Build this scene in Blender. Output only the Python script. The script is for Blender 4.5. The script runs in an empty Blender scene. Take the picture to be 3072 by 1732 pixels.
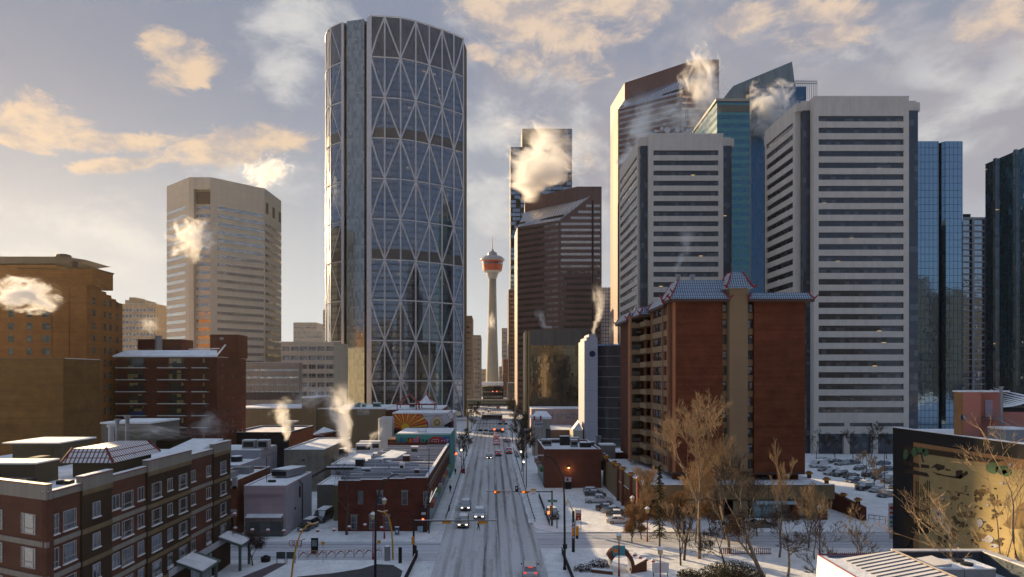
import bpy, bmesh, math, random
from mathutils import Vector, Matrix
R = random.Random(7)
S = bpy.context.scene
C = S.collection
PI = math.pi
rad = math.radians
# ------------------------------------------------ camera, sky, sun, exposure
CAMZ = 26.0
cam = bpy.data.cameras.new("camera"); co = bpy.data.objects.new("camera", cam); C.objects.link(co)
co.location = (0, 0, CAMZ); co.rotation_euler = (rad(90), 0, 0)
cam.sensor_width = 36; cam.lens = 2000/3072*36
cam.shift_x = 61/3072; cam.shift_y = 262/3072
cam.clip_start = 0.5; cam.clip_end = 20000
S.camera = co
S.view_settings.view_transform = 'Standard'; S.view_settings.look = 'None'
S.view_settings.exposure = 1.0; S.view_settings.gamma = 1; S.view_settings.use_curve_mapping = False
SUN_AZ, SUN_EL = 41.0, 13.0          # degrees left of the street axis, above the horizon
sl = bpy.data.lights.new("sun", 'SUN'); sl.energy = 5.0; sl.angle = rad(0.5); sl.color = (1.0, 0.72, 0.40)
so = bpy.data.objects.new("sun", sl); C.objects.link(so)
sdir = Vector((-math.sin(rad(SUN_AZ))*math.cos(rad(SUN_EL)), math.cos(rad(SUN_AZ))*math.cos(rad(SUN_EL)), math.sin(rad(SUN_EL))))
so.rotation_euler = sdir.to_track_quat('Z', 'Y').to_euler(); so.location = (0, 0, 300)
cy = S.cycles
cy.use_denoising = True; cy.max_bounces = 6; cy.diffuse_bounces = 2; cy.glossy_bounces = 3; cy.transmission_bounces = 2
cy.volume_bounces = 4; cy.transparent_max_bounces = 6; cy.caustics_reflective = False; cy.caustics_refractive = False
cy.sample_clamp_indirect = 4.0; cy.volume_max_steps = 96; cy.volume_step_rate = 1.0

class NT:
    """small helper round a node tree"""
    def __init__(s, nt):
        s.nt = nt; s.n = nt.nodes; s.l = nt.links
    def node(s, t, **kw):
        n = s.n.new(t)
        for k, v in kw.items():
            if k == 'inp':
                for a, b in v.items(): n.inputs[a].default_value = b
            else: setattr(n, k, v)
        return n
    def con(s, a, b): s.l.new(a, b)
    def _in(s, sock, v):
        if isinstance(v, (int, float, tuple, list)): sock.default_value = v
        else: s.l.new(v, sock)
    def math(s, op, a, b=0.0, c=0.0, clamp=False):
        n = s.n.new('ShaderNodeMath'); n.operation = op; n.use_clamp = clamp
        s._in(n.inputs[0], a); s._in(n.inputs[1], b); s._in(n.inputs[2], c)
        return n.outputs[0]
    def mix(s, f, a, b, bt='MIX'):
        n = s.n.new('ShaderNodeMix'); n.data_type = 'RGBA'; n.blend_type = bt
        s._in(n.inputs[0], f); s._in(n.inputs[6], a if not (isinstance(a, tuple) and len(a) == 3) else (*a, 1))
        s._in(n.inputs[7], b if not (isinstance(b, tuple) and len(b) == 3) else (*b, 1))
        return n.outputs[2]
    def noise(s, vec, scale, detail=3, rough=0.55, dist=0.0):
        n = s.n.new('ShaderNodeTexNoise'); n.inputs['Scale'].default_value = scale; n.inputs['Detail'].default_value = detail
        n.inputs['Roughness'].default_value = rough; n.inputs['Distortion'].default_value = dist
        if vec is not None: s.l.new(vec, n.inputs['Vector'])
        return n.outputs[0]
    def ramp(s, v, lo, hi, a=0.0, b=1.0, smooth=True):
        n = s.n.new('ShaderNodeMapRange'); n.interpolation_type = 'SMOOTHSTEP' if smooth else 'LINEAR'
        s._in(n.inputs[0], v)
        for i, x in ((1, lo), (2, hi), (3, a), (4, b)): s._in(n.inputs[i], x)
        return n.outputs[0]
    def sep(s, v):
        n = s.n.new('ShaderNodeSeparateXYZ'); s.l.new(v, n.inputs[0]); return n.outputs
    def comb(s, x, y, z):
        n = s.n.new('ShaderNodeCombineXYZ'); s._in(n.inputs[0], x); s._in(n.inputs[1], y); s._in(n.inputs[2], z); return n.outputs[0]

# ---- sky: Nishita plus procedural clouds placed by direction
W = bpy.data.worlds.new("World"); S.world = W; W.use_nodes = True
t = NT(W.node_tree); t.n.clear()
sky = t.node('ShaderNodeTexSky'); sky.sky_type = 'NISHITA'; sky.sun_disc = False
sky.sun_elevation = rad(SUN_EL); sky.sun_rotation = rad(-SUN_AZ); sky.altitude = 1000; sky.air_density = 1.0; sky.dust_density = 1.0; sky.ozone_density = 1.5
SKYK = 0.09
hs = t.node('ShaderNodeHueSaturation'); hs.inputs['Saturation'].default_value = 0.62; t.con(sky.outputs[0], hs.inputs['Color'])
skc = t.mix(1.0, hs.outputs[0], (SKYK, SKYK, SKYK), 'MULTIPLY')
tc = t.node('ShaderNodeTexCoord')
x, y, z = t.sep(tc.outputs['Generated'])
az = t.math('MULTIPLY', t.math('ARCTAN2', x, y), 180/PI)
el = t.math('MULTIPLY', t.math('ARCSINE', z), 180/PI)
pa = t.comb(t.math('MULTIPLY', az, 0.1), t.math('MULTIPLY', el, 0.16), 0.0)
n1 = t.noise(pa, 1.5, 9, 0.62, 0.25)
n2 = t.noise(t.comb(t.math('MULTIPLY', az, 0.1), t.math('MULTIPLY', el, 0.15), 3.3), 0.9, 5, 0.55, 0.1)
n3 = t.noise(t.comb(t.math('MULTIPLY', az, 0.1), t.math('MULTIPLY', el, 0.17), 7.1), 2.3, 9, 0.66, 0.5)
def pxdir(px, py):
    dx = px-1475; return math.degrees(math.atan2(dx, 2000)), math.degrees(math.atan2(1128-py, math.hypot(2000, dx)))
aev = t.comb(az, el, 0.0)
def blob(px, py, rx, ry, rot=0):
    a0, e0 = pxdir(px, py); rx /= 38.0; ry /= 38.0
    mp = t.node('ShaderNodeMapping'); mp.vector_type = 'TEXTURE'; t.con(aev, mp.inputs[0])
    mp.inputs['Location'].default_value = (a0, e0, 0); mp.inputs['Rotation'].default_value = (0, 0, rad(rot)); mp.inputs['Scale'].default_value = (rx, ry, 1)
    ln = t.node('ShaderNodeVectorMath'); ln.operation = 'LENGTH'; t.con(mp.outputs[0], ln.inputs[0])
    return t.math('SUBTRACT', 1.0, ln.outputs['Value'])
def cloudlayer(blobs, thr, soft, gain=0.9, noise=None, amp=2.6):
    m = None
    for b in blobs:
        k = blob(*b); m = k if m is None else t.math('MAXIMUM', m, k)
    m = t.math('MAXIMUM', m, -1.0)
    v = t.math('ADD', t.math('MULTIPLY', m, gain), t.math('MULTIPLY', t.math('SUBTRACT', noise or n1, 0.5), amp))
    return t.ramp(v, thr, thr+soft)
# broad grey-lilac veil on the right half, generic broken cloud everywhere else
front = t.ramp(t.math('ABSOLUTE', az), 95.0, 45.0)
grad = t.mix(t.ramp(el, 0.0, 27.0), (0.70, 0.72, 0.72), (0.25, 0.29, 0.39))
grad = t.mix(t.ramp(az, 10.0, -36.0, 0.0, 0.35), grad, t.mix(t.ramp(el, 0.0, 20.0), (0.74, 0.73, 0.69), (0.265, 0.295, 0.365)))
skc = t.mix(t.math('MULTIPLY', front, 0.99), t.mix(t.math('MULTIPLY', t.math('SUBTRACT', 1.0, front), 0.7), skc, (0.145, 0.21, 0.34)), grad)
veil = t.math('MULTIPLY', front, t.math('MULTIPLY', t.ramp(az, -6.0, 6.0), t.ramp(el, 2.0, 16.0)))
gen = t.ramp(n2, 0.50, 0.72)
behind = t.math('MULTIPLY', t.ramp(az, 50.0, 70.0), gen)
skw = t.mix(t.math('MULTIPLY', veil, t.ramp(n2, 0.30, 0.62, 0.25, 0.92)), skc, (0.40, 0.385, 0.42))
skw = t.mix(t.math('MULTIPLY', t.ramp(n1, 0.45, 0.75), t.math('MULTIPLY', front, t.ramp(az, -8.0, 3.0, 0.0, 0.62))), skw, (0.64, 0.59, 0.57))
c2 = cloudlayer([(760, 520, 330, 120, -10), (300, 700, 420, 90, -8), (100, 800, 400, 110, 0), (640, 700, 260, 90, -12), (900, 60, 260, 130, 0), (860, 225, 210, 120, -10),
                 (1450, 330, 240, 260, 0), (1720, 420, 160, 160, 0), (1480, 620, 220, 200, 0), (1700, 620, 150, 140, 0), (2950, 300, 330, 110, 20), (2790, 230, 260, 80, -20), (2900, 440, 220, 80, 10)], 0.15, 0.9)
skw = t.mix(t.math('MULTIPLY', c2, 0.82), skw, (0.72, 0.71, 0.69))
c1 = cloudlayer([(475, 130, 105, 60, 10), (560, 205, 130, 75, 35), (90, 375, 190, 80, 12), (330, 425, 300, 34, 8), (690, 440, 260, 60, 10), (330, 500, 180, 26, 12)], 0.14, 0.75, 1.5, n3, 3.8)
shade = t.ramp(t.noise(t.comb(t.math('MULTIPLY', az, 0.1), t.math('MULTIPLY', t.math('ADD', el, 0.7), 0.16), 0.0), 2.6, 6, 0.62), 0.36, 0.60)
warm = t.mix(shade, (0.46, 0.42, 0.42), (0.86, 0.64, 0.44))
skw = t.mix(t.math('MULTIPLY', c1, 0.85), skw, warm)
c3 = cloudlayer([(1560, 60, 260, 130, -10), (1700, 110, 200, 130, 0), (1880, 20, 190, 70, 0), (1560, 190, 110, 80, 0), (2260, 60, 140, 60, 0), (2440, 40, 220, 50, -10), (2480, 110, 160, 50, -10), (3000, 60, 150, 100, 0), (1440, 160, 110, 40, -15)], 0.10, 0.7, 1.3, n3, 3.2)
skw = t.mix(t.math('MULTIPLY', c3, 0.88), skw, t.mix(shade, (0.46, 0.42, 0.43), (0.84, 0.65, 0.49)))
c4 = cloudlayer([(2700, 230, 200, 150, 0), (2280, 130, 180, 60, 0), (2950, 180, 120, 120, 0)], 0.3, 0.8)
skw = t.mix(t.math('MULTIPLY', c4, 0.45), skw, (0.33, 0.34, 0.42))
skw = t.mix(t.ramp(el, 31.0, 55.0), skw, (0.37, 0.45, 0.60))
bgw = t.node('ShaderNodeBackground'); t.con(skw, bgw.inputs[0]); bgw.inputs[1].default_value = 0.5
ow = t.node('ShaderNodeOutputWorld'); t.con(bgw.outputs[0], ow.inputs[0])

# ------------------------------------------------ photograph measurements -> metres
def PX(px, Y): return (px-1475)*Y/2000
def PZ(py, Y): return CAMZ+(1128-py)*Y/2000
def GY(py): return CAMZ*2000/(py-1128)
def PT(px, py, Y): return (PX(px, Y), Y, PZ(py, Y))
def GP(px, py): Y = GY(py); return (PX(px, Y), Y, 0.0)

# ------------------------------------------------ materials
MATS = {}
def newmat(name):
    m = bpy.data.materials.new(name); m.use_nodes = True
    tt = NT(m.node_tree); bs = tt.n['Principled BSDF']; MATS[name] = m
    return m, tt, bs
def plain(name, col, rough=0.7, metal=0.0, var=0.12, scale=0.5, spec=0.3, bump=0.0, emit=None, es=1.0):
    m, tt, bs = newmat(name)
    tcn = tt.node('ShaderNodeTexCoord')
    v = tcn.outputs['Object']
    nz = tt.noise(v, scale, 4, 0.6)
    f = tt.ramp(nz, 0.25, 0.75, 1-var, 1+var, smooth=False)
    c = tt.mix(1.0, (*col, 1), tt.comb(f, f, f), 'MULTIPLY')
    tt.con(c, bs.inputs['Base Color']); bs.inputs['Roughness'].default_value = rough; bs.inputs['Metallic'].default_value = metal
    bs.inputs['Specular IOR Level'].default_value = spec
    if bump:
        b = tt.node('ShaderNodeBump'); b.inputs['Strength'].default_value = bump; b.inputs['Distance'].default_value = 0.1
        tt.con(nz, b.inputs['Height']); tt.con(b.outputs[0], bs.inputs['Normal'])
    if emit: bs.inputs['Emission Color'].default_value = (*emit, 1); bs.inputs['Emission Strength'].default_value = es
    return m
def brick(name, col, col2=None, mortar=(0.22, 0.18, 0.16), bw=0.24, bh=0.08, var=0.25, stain=0.22, rough=0.85):
    m, tt, bs = newmat(name)
    uv = tt.node('ShaderNodeTexCoord').outputs['UV']
    b = tt.node('ShaderNodeTexBrick'); tt.con(uv, b.inputs['Vector'])
    col2 = col2 or tuple(c*0.72 for c in col)
    b.inputs['Color1'].default_value = (*col, 1); b.inputs['Color2'].default_value = (*col2, 1); b.inputs['Mortar'].default_value = (*mortar, 1)
    b.inputs['Scale'].default_value = 1; b.inputs['Brick Width'].default_value = bw; b.inputs['Row Height'].default_value = bh
    b.inputs['Mortar Size'].default_value = bh*0.10; b.inputs['Mortar Smooth'].default_value = 0.3
    n = tt.noise(uv, 0.35, 5, 0.65); f = tt.ramp(n, 0.3, 0.7, 1-stain, 1+stain*0.6, smooth=False)
    sx = tt.sep(uv)
    n3 = tt.noise(tt.comb(tt.math('MULTIPLY', sx[0], 0.05), tt.math('MULTIPLY', sx[1], 1.3), 0), 1.0, 3); g = tt.ramp(n3, 0.3, 0.7, 1-var*0.5, 1+var*0.4, smooth=False)
    f = tt.math('MULTIPLY', f, g)
    tt.con(tt.mix(1.0, b.outputs[0], tt.comb(f, f, f), 'MULTIPLY'), bs.inputs['Base Color'])
    bs.inputs['Roughness'].default_value = rough; bs.inputs['Specular IOR Level'].default_value = 0.2
    return m
def panel(name, col, pw=1.5, ph=3.0, line=0.05, lcol=None, rough=0.75, var=0.08, stain=0.15, metal=0.0, ou=0.0, ov=0.0, spec=0.3):
    """cladding: UV grid of joints, each panel a slightly different tone, streaked"""
    m, tt, bs = newmat(name)
    uv = tt.node('ShaderNodeTexCoord').outputs['UV']; sx = tt.sep(uv)
    u = tt.math('DIVIDE', tt.math('ADD', sx[0], ou), pw); v = tt.math('DIVIDE', tt.math('ADD', sx[1], ov), ph)
    fu, fv = tt.math('FRACT', u), tt.math('FRACT', v)
    wn = tt.node('ShaderNodeTexWhiteNoise'); wn.noise_dimensions = '2D'
    tt.con(tt.comb(tt.math('FLOOR', u), tt.math('FLOOR', v), 0), wn.inputs['Vector'])
    f = tt.ramp(wn.outputs[0], 0, 1, 1-var, 1+var, smooth=False)
    n = tt.noise(tt.comb(sx[0], tt.math('MULTIPLY', sx[1], 0.25), 0), 0.5, 5, 0.65); g = tt.ramp(n, 0.3, 0.7, 1-stain, 1+stain*0.5, smooth=False)
    f = tt.math('MULTIPLY', f, g)
    c = tt.mix(1.0, (*col, 1), tt.comb(f, f, f), 'MULTIPLY')
    lm = tt.math('MAXIMUM', tt.math('LESS_THAN', fu, line/pw), tt.math('LESS_THAN', fv, line/ph))
    c = tt.mix(lm, c, lcol or tuple(k*0.45 for k in col))
    tt.con(c, bs.inputs['Base Color']); bs.inputs['Roughness'].default_value = rough; bs.inputs['Metallic'].default_value = metal
    bs.inputs['Specular IOR Level'].default_value = spec
    return m
def glass(name, tint, pw=1.5, ph=3.8, line=0.08, lcol=(0.03, 0.03, 0.035), refl=0.6, rough=0.05, inner=(0.02, 0.022, 0.025), wav=0.012,
          blinds=0.0, bcol=(0.35, 0.34, 0.32), lit=0.0, lcolr=(1.0, 0.62, 0.25), spand=0.0, scol=(0.05, 0.06, 0.07), ou=0.0, ov=0.0, ls=0.35):
    """curtain wall: every pane tilts a hair, some show blinds, a few show ceiling lamps"""
    m, tt, bs = newmat(name)
    uv = tt.node('ShaderNodeTexCoord').outputs['UV']; sx = tt.sep(uv)
    u = tt.math('DIVIDE', tt.math('ADD', sx[0], ou), pw); v = tt.math('DIVIDE', tt.math('ADD', sx[1], ov), ph)
    fu, fv = tt.math('FRACT', u), tt.math('FRACT', v)
    oi = tt.node('ShaderNodeObjectInfo'); orr = tt.math('MULTIPLY', oi.outputs['Random'], 91.7)
    cell = tt.comb(tt.math('ADD', tt.math('FLOOR', u), orr), tt.math('FLOOR', v), 0)
    wn = tt.node('ShaderNodeTexWhiteNoise'); wn.noise_dimensions = '2D'; tt.con(cell, wn.inputs['Vector'])
    r1 = wn.outputs[0]; rc = tt.sep(wn.outputs[1])
    base = tt.mix(tt.ramp(r1, 0, 1, 0, 0.7), (*inner, 1), tuple(min(1, k*2.2+0.01) for k in inner))
    if blinds:
        bm = tt.math('MULTIPLY', tt.math('LESS_THAN', rc[1], blinds), tt.math('GREATER_THAN', fv, tt.math('MULTIPLY', rc[2], 0.8)))
        base = tt.mix(tt.math('MULTIPLY', bm, 0.8), base, bcol)
    met = refl
    if spand:
        sm = tt.math('LESS_THAN', fv, spand); base = tt.mix(sm, base, scol); met = tt.math('SUBTRACT', refl, tt.math('MULTIPLY', sm, refl*0.45))
    df = tt.node('ShaderNodeBsdfPrincipled'); tt.con(base, df.inputs['Base Color']); df.inputs['Roughness'].default_value = 0.5
    gl = tt.node('ShaderNodeBsdfGlossy'); gl.inputs['Color'].default_value = (*tint, 1); gl.inputs['Roughness'].default_value = rough
    nn = tt.noise(uv, 0.35, 2, 0.5); bp = tt.node('ShaderNodeBump'); bp.inputs['Strength'].default_value = 1.0; bp.inputs['Distance'].default_value = wav*3
    tt.con(nn, bp.inputs['Height'])
    # pane tilt
    geo = tt.node('ShaderNodeVectorMath'); geo.operation = 'MULTIPLY_ADD'
    tt.con(tt.comb(tt.math('SUBTRACT', rc[0], 0.5), tt.math('SUBTRACT', rc[1], 0.5), tt.math('SUBTRACT', rc[2], 0.5)), geo.inputs[0])
    geo.inputs[1].default_value = (wav, wav, wav); tt.con(bp.outputs[0], geo.inputs[2])
    tt.con(geo.outputs[0], gl.inputs['Normal'])
    lw = tt.node('ShaderNodeLayerWeight'); lw.inputs['Blend'].default_value = 0.35
    fr = tt.math('MINIMUM', tt.math('ADD', met, tt.math('MULTIPLY', lw.outputs['Facing'], 0.6)), 0.95)
    mx = tt.node('ShaderNodeMixShader'); tt.con(fr, mx.inputs[0]); tt.con(df.outputs[0], mx.inputs[1]); tt.con(gl.outputs[0], mx.inputs[2])
    out = mx.outputs[0]
    if lit:
        lm = tt.math('MULTIPLY', tt.math('LESS_THAN', rc[0], lit), tt.math('MULTIPLY', tt.math('GREATER_THAN', fv, 0.55), tt.math('LESS_THAN', tt.math('ABSOLUTE', tt.math('SUBTRACT', fv, 0.72)), 0.035)))
        e = tt.node('ShaderNodeEmission'); e.inputs[0].default_value = (*lcolr, 1); tt.con(tt.math('MULTIPLY', lm, ls), e.inputs[1])
        ad = tt.node('ShaderNodeAddShader'); tt.con(out, ad.inputs[0]); tt.con(e.outputs[0], ad.inputs[1]); out = ad.outputs[0]
    if line:
        lmask = tt.math('MAXIMUM', tt.math('LESS_THAN', fu, line/pw), tt.math('LESS_THAN', fv, line/ph))
        fm = tt.node('ShaderNodeBsdfPrincipled'); fm.inputs['Base Color'].default_value = (*lcol, 1); fm.inputs['Roughness'].default_value = 0.4
        m2 = tt.node('ShaderNodeMixShader'); tt.con(lmask, m2.inputs[0]); tt.con(out, m2.inputs[1]); tt.con(fm.outputs[0], m2.inputs[2]); out = m2.outputs[0]
    tt.con(out, tt.n['Material Output'].inputs[0])
    return m
def snowmat(name, col=(0.80, 0.82, 0.86), dirt=0.0, dcol=(0.25, 0.25, 0.26), scale=0.6, bump=0.5):
    m, tt, bs = newmat(name)
    v = tt.node('ShaderNodeTexCoord').outputs['Object']
    n = tt.noise(v, scale, 6, 0.65); n2_ = tt.noise(v, scale*6, 3, 0.6)
    c = tt.mix(tt.ramp(n, 0.35, 0.7, 0.0, 1.0), (*col, 1), tuple(k*0.80 for k in col))
    if dirt: c = tt.mix(tt.math('MULTIPLY', tt.ramp(n2_, 0.50, 0.72), dirt), c, dcol)
    tt.con(c, bs.inputs['Base Color']); bs.inputs['Roughness'].default_value = 0.8; bs.inputs['Specular IOR Level'].default_value = 0.15
    b = tt.node('ShaderNodeBump'); b.inputs['Strength'].default_value = bump; b.inputs['Distance'].default_value = 0.25
    tt.con(tt.math('ADD', n, tt.math('MULTIPLY', n2_, 0.3)), b.inputs['Height']); tt.con(b.outputs[0], bs.inputs['Normal'])
    return m
def emis(name, col, s):
    m, tt, bs = newmat(name)
    bs.inputs['Base Color'].default_value = (*[min(1, c) for c in col], 1); bs.inputs['Emission Color'].default_value = (*col, 1); bs.inputs['Emission Strength'].default_value = s*0.5
    return m

snow = snowmat('snow', (0.88, 0.90, 0.93)); snowdirty = snowmat('snow_trodden', (0.80, 0.82, 0.86), 0.55, (0.34, 0.33, 0.33), 0.5)
snowroof = snowmat('snow_roof', (0.86, 0.88, 0.92), 0.30, (0.36, 0.37, 0.40), 0.3, 0.8)
concrete = panel('beige_concrete', (0.46, 0.42, 0.375), 4.6, 3.845, 0.05, None, 0.8, 0.03, 0.10)
whitetrim = plain('white_trim', (0.62, 0.62, 0.64), 0.5)
darkmetal = plain('dark_metal', (0.025, 0.027, 0.03), 0.5, 0.3)
greymetal = plain('grey_metal', (0.28, 0.29, 0.31), 0.45, 0.5)
black = plain('black', (0.012, 0.012, 0.014), 0.6)
redpaint = plain('red_paint', (0.28, 0.025, 0.03), 0.5)
yellowpaint = plain('yellow_paint', (0.62, 0.33, 0.03), 0.5)
orangebox = plain('signal_yellow', (0.72, 0.30, 0.02), 0.5)
tyre = plain('tyre_rubber', (0.015, 0.015, 0.016), 0.8)
bark = plain('bark', (0.10, 0.075, 0.055), 0.9, var=0.4, scale=3)
palebark = plain('pale_bark', (0.25, 0.19, 0.13), 0.9, var=0.4, scale=3)

# ------------------------------------------------ mesh builder
class MB:
    def __init__(s): s.v = []; s.f = []; s.m = []
    def face(s, pts, mi=0):
        i = len(s.v); s.v += [tuple(p) for p in pts]; s.f.append(tuple(range(i, i+len(pts)))); s.m.append(mi)
    def box(s, x0, x1, y0, y1, z0, z1, mi=0, top=None, nobot=False):
        if x0 > x1: x0, x1 = x1, x0
        if y0 > y1: y0, y1 = y1, y0
        s.prism([(x0, y0), (x1, y0), (x1, y1), (x0, y1)], z0, z1, mi, top)
        return s
    def prism(s, poly, z0, z1, mi=0, top=None):
        n = len(poly); zz = z1 if isinstance(z1, (list, tuple)) else [z1]*n
        zb = z0 if isinstance(z0, (list, tuple)) else [z0]*n
        for i in range(n):
            j = (i+1) % n; a, b = poly[i], poly[j]
            s.face([(a[0], a[1], zb[i]), (b[0], b[1], zb[j]), (b[0], b[1], zz[j]), (a[0], a[1], zz[i])], mi)
        s.face([(poly[i][0], poly[i][1], zz[i]) for i in range(n)], mi if top is None else top)
        s.face([(poly[i][0], poly[i][1], zb[i]) for i in reversed(range(n))], mi)
        return s
    def wbox(s, a, b, u0, u1, z0, z1, d0, d1, mi=0):
        """box on the wall a->b: u along, d outward (right of a->b)"""
        dx, dy = b[0]-a[0], b[1]-a[1]; L = math.hypot(dx, dy); dx /= L; dy /= L; nx, ny = dy, -dx
        P = lambda u, d: (a[0]+dx*u+nx*d, a[1]+dy*u+ny*d)
        s.prism([P(u0, d1), P(u1, d1), P(u1, d0), P(u0, d0)], z0, z1, mi); return s
    def cyl(s, x, y, z0, z1, r0, r1=None, n=10, mi=0, cap=True):
        r1 = r0 if r1 is None else r1; i = len(s.v)
        for k in range(n):
            a = 2*PI*k/n; s.v.append((x+r0*math.cos(a), y+r0*math.sin(a), z0)); s.v.append((x+r1*math.cos(a), y+r1*math.sin(a), z1))
        for k in range(n):
            j = (k+1) % n; s.f.append((i+2*k, i+2*j, i+2*j+1, i+2*k+1)); s.m.append(mi)
        if cap:
            s.f.append(tuple(i+2*k+1 for k in range(n))); s.m.append(mi)
            s.f.append(tuple(i+2*k for k in reversed(range(n)))); s.m.append(mi)
        return s
    def lathe(s, x, y, prof, n=24, mi=0):
        i = len(s.v)
        for (r, z) in prof:
            for k in range(n):
                a = 2*PI*k/n; s.v.append((x+r*math.cos(a), y+r*math.sin(a), z))
        for q in range(len(prof)-1):
            for k in range(n):
                j = (k+1) % n; s.f.append((i+q*n+k, i+q*n+j, i+(q+1)*n+j, i+(q+1)*n+k)); s.m.append(mi)
        s.f.append(tuple(i+(len(prof)-1)*n+k for k in range(n))); s.m.append(mi)
        return s
    def tube(s, pts, r, n=6, mi=0):
        pts = [Vector(p) for p in pts]; rs = r if isinstance(r, (list, tuple)) else [r]*len(pts); i = len(s.v)
        for q, p in enumerate(pts):
            d = (pts[min(q+1, len(pts)-1)]-pts[max(q-1, 0)])
            if d.length < 1e-9: d = Vector((0, 0, 1))
            d.normalize(); up = Vector((0, 0, 1)) if abs(d.z) < 0.9 else Vector((0, 1, 0))
            a = d.cross(up).normalized(); b = d.cross(a)
            for k in range(n):
                t_ = 2*PI*k/n; s.v.append(tuple(p+a*(rs[q]*math.cos(t_))+b*(rs[q]*math.sin(t_))))
        for q in range(len(pts)-1):
            for k in range(n):
                j = (k+1) % n; s.f.append((i+q*n+k, i+q*n+j, i+(q+1)*n+j, i+(q+1)*n+k)); s.m.append(mi)
        s.f.append(tuple(i+k for k in reversed(range(n)))); s.m.append(mi)
        s.f.append(tuple(i+(len(pts)-1)*n+k for k in range(n))); s.m.append(mi)
        return s
    def bar(s, p, q, w, mi=0):
        return s.tube([p, q], w, 4, mi)
    def mesh(s, name, mats, off=(0, 0, 0), smooth=False):
        me = bpy.data.meshes.new(name)
        ox, oy, oz = off
        me.from_pydata([(a-ox, b-oy, c-oz) for a, b, c in s.v], [], s.f)
        for m in (mats if isinstance(mats, (list, tuple)) else [mats]): me.materials.append(m)
        if len(me.polygons) == len(s.m): me.polygons.foreach_set('material_index', s.m)
        uvl = me.uv_layers.new(name='UVMap'); dat = uvl.data; vs = s.v
        for p in me.polygons:
            n = p.normal
            if abs(n.z) > 0.75:
                for li in p.loop_indices:
                    v = vs[me.loops[li].vertex_index]; dat[li].uv = (v[0], v[1])
            else:
                l = math.hypot(n.x, n.y) or 1; tx, ty = -n.y/l, n.x/l
                for li in p.loop_indices:
                    v = vs[me.loops[li].vertex_index]; dat[li].uv = (v[0]*tx+v[1]*ty, v[2])
        if smooth: me.polygons.foreach_set('use_smooth', [True]*len(me.polygons))
        me.update(); return me
    def build(s, name, mats, parent=None, smooth=False, label=None):
        off = (0, 0, 0); pr = parent
        while pr is not None:
            off = tuple(o+l for o, l in zip(off, pr.location)); pr = pr.parent
        o = bpy.data.objects.new(name, s.mesh(name, mats, off, smooth)); C.objects.link(o); o.parent = parent
        if label: o['label'] = label
        return o
def thing(name, label, cat, loc=(0, 0, 0), group=None, rz=0):
    o = bpy.data.objects.new(name, None); C.objects.link(o); o.location = loc; o.rotation_euler = (0, 0, rz); o.empty_display_size = 0.5
    o['label'] = label; o['category'] = cat
    if group: o['group'] = group
    return o
def tag(o, label, cat, group=None):
    o['label'] = label; o['category'] = cat
    if group: o['group'] = group
    return o
def struct(name, mb, mats, smooth=False):
    o = mb.build(name, mats, None, smooth); o['kind'] = 'structure'; return o
def dup(o, parent=None, loc=None, rz=None, label=None, group=None):
    c = o.copy(); C.objects.link(c)
    if parent is not None: c.parent = parent
    if loc is not None: c.location = loc
    if rz is not None: c.rotation_euler = (0, 0, rz)
    if label: c['label'] = label
    if group: c['group'] = group
    for ch in list(o.children): dup(ch, c)
    return c
# windows: shared mesh, one object each
WM = {}
def winmesh(w, h, style, mf, mg):
    k = (round(w, 2), round(h, 2), style, mf.name, mg.name)
    if k in WM: return WM[k]
    b = MB(); fr = 0.07 if style != 'thin' else 0.04
    def fb(x0, x1, z0, z1, d=0.07): b.box(x0, x1, -d, 0.0, z0, z1, 0)
    g = MB()
    fb(0, w, 0, fr); fb(0, w, h-fr, h); fb(0, fr, fr, h-fr); fb(w-fr, w, fr, h-fr)
    g.face([(fr, -0.025, fr), (w-fr, -0.025, fr), (w-fr, -0.025, h-fr), (fr, -0.025, h-fr)])
    if style in ('big', 'small2'):
        fb(fr, w-fr, 0.26*h, 0.26*h+fr, 0.065)
        if style == 'big': fb(0.17*w, 0.17*w+0.05, fr, h-fr, 0.06); fb(0.83*w, 0.83*w+0.05, fr, h-fr, 0.06)
        else: fb(0.47*w, 0.47*w+0.05, fr, h-fr, 0.06)
    if style == 'split': fb(0.48*w, 0.48*w+0.06, fr, h-fr, 0.065)
    if style == 'sash': fb(fr, w-fr, 0.5*h, 0.5*h+fr, 0.065)
    WM[k] = (b.mesh('window', [mf]), g.mesh('pane', [mg])); return WM[k]
def win(parent, a, b, u, z, w, h, style='plain', mf=None, mg=None, proud=0.0, sub=True, name='window', sill=None):
    dx, dy = b[0]-a[0], b[1]-a[1]; L = math.hypot(dx, dy); dx /= L; dy /= L
    px, py, pz = parent.location
    me, gm = winmesh(w, h, style, mf, mg)
    o = bpy.data.objects.new(name, me); C.objects.link(o); o.parent = parent
    o.location = (a[0]+dx*u+dy*proud-px, a[1]+dy*u-dx*proud-py, z-pz); o.rotation_euler = (0, 0, math.atan2(dy, dx))
    g = bpy.data.objects.new('pane', gm); C.objects.link(g); g.parent = o
    return o
def bands(parent, a, b, u0, u1, zs, h, mat, d=0.05, name='window_band'):
    """one strip of glazing per floor, each its own part"""
    for z in zs:
        MB().wbox(a, b, u0, u1, z, z+h, -0.05, d).build(name, mat, parent)
def dist(a, b): return math.hypot(a[0]-b[0], a[1]-b[1])
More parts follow.
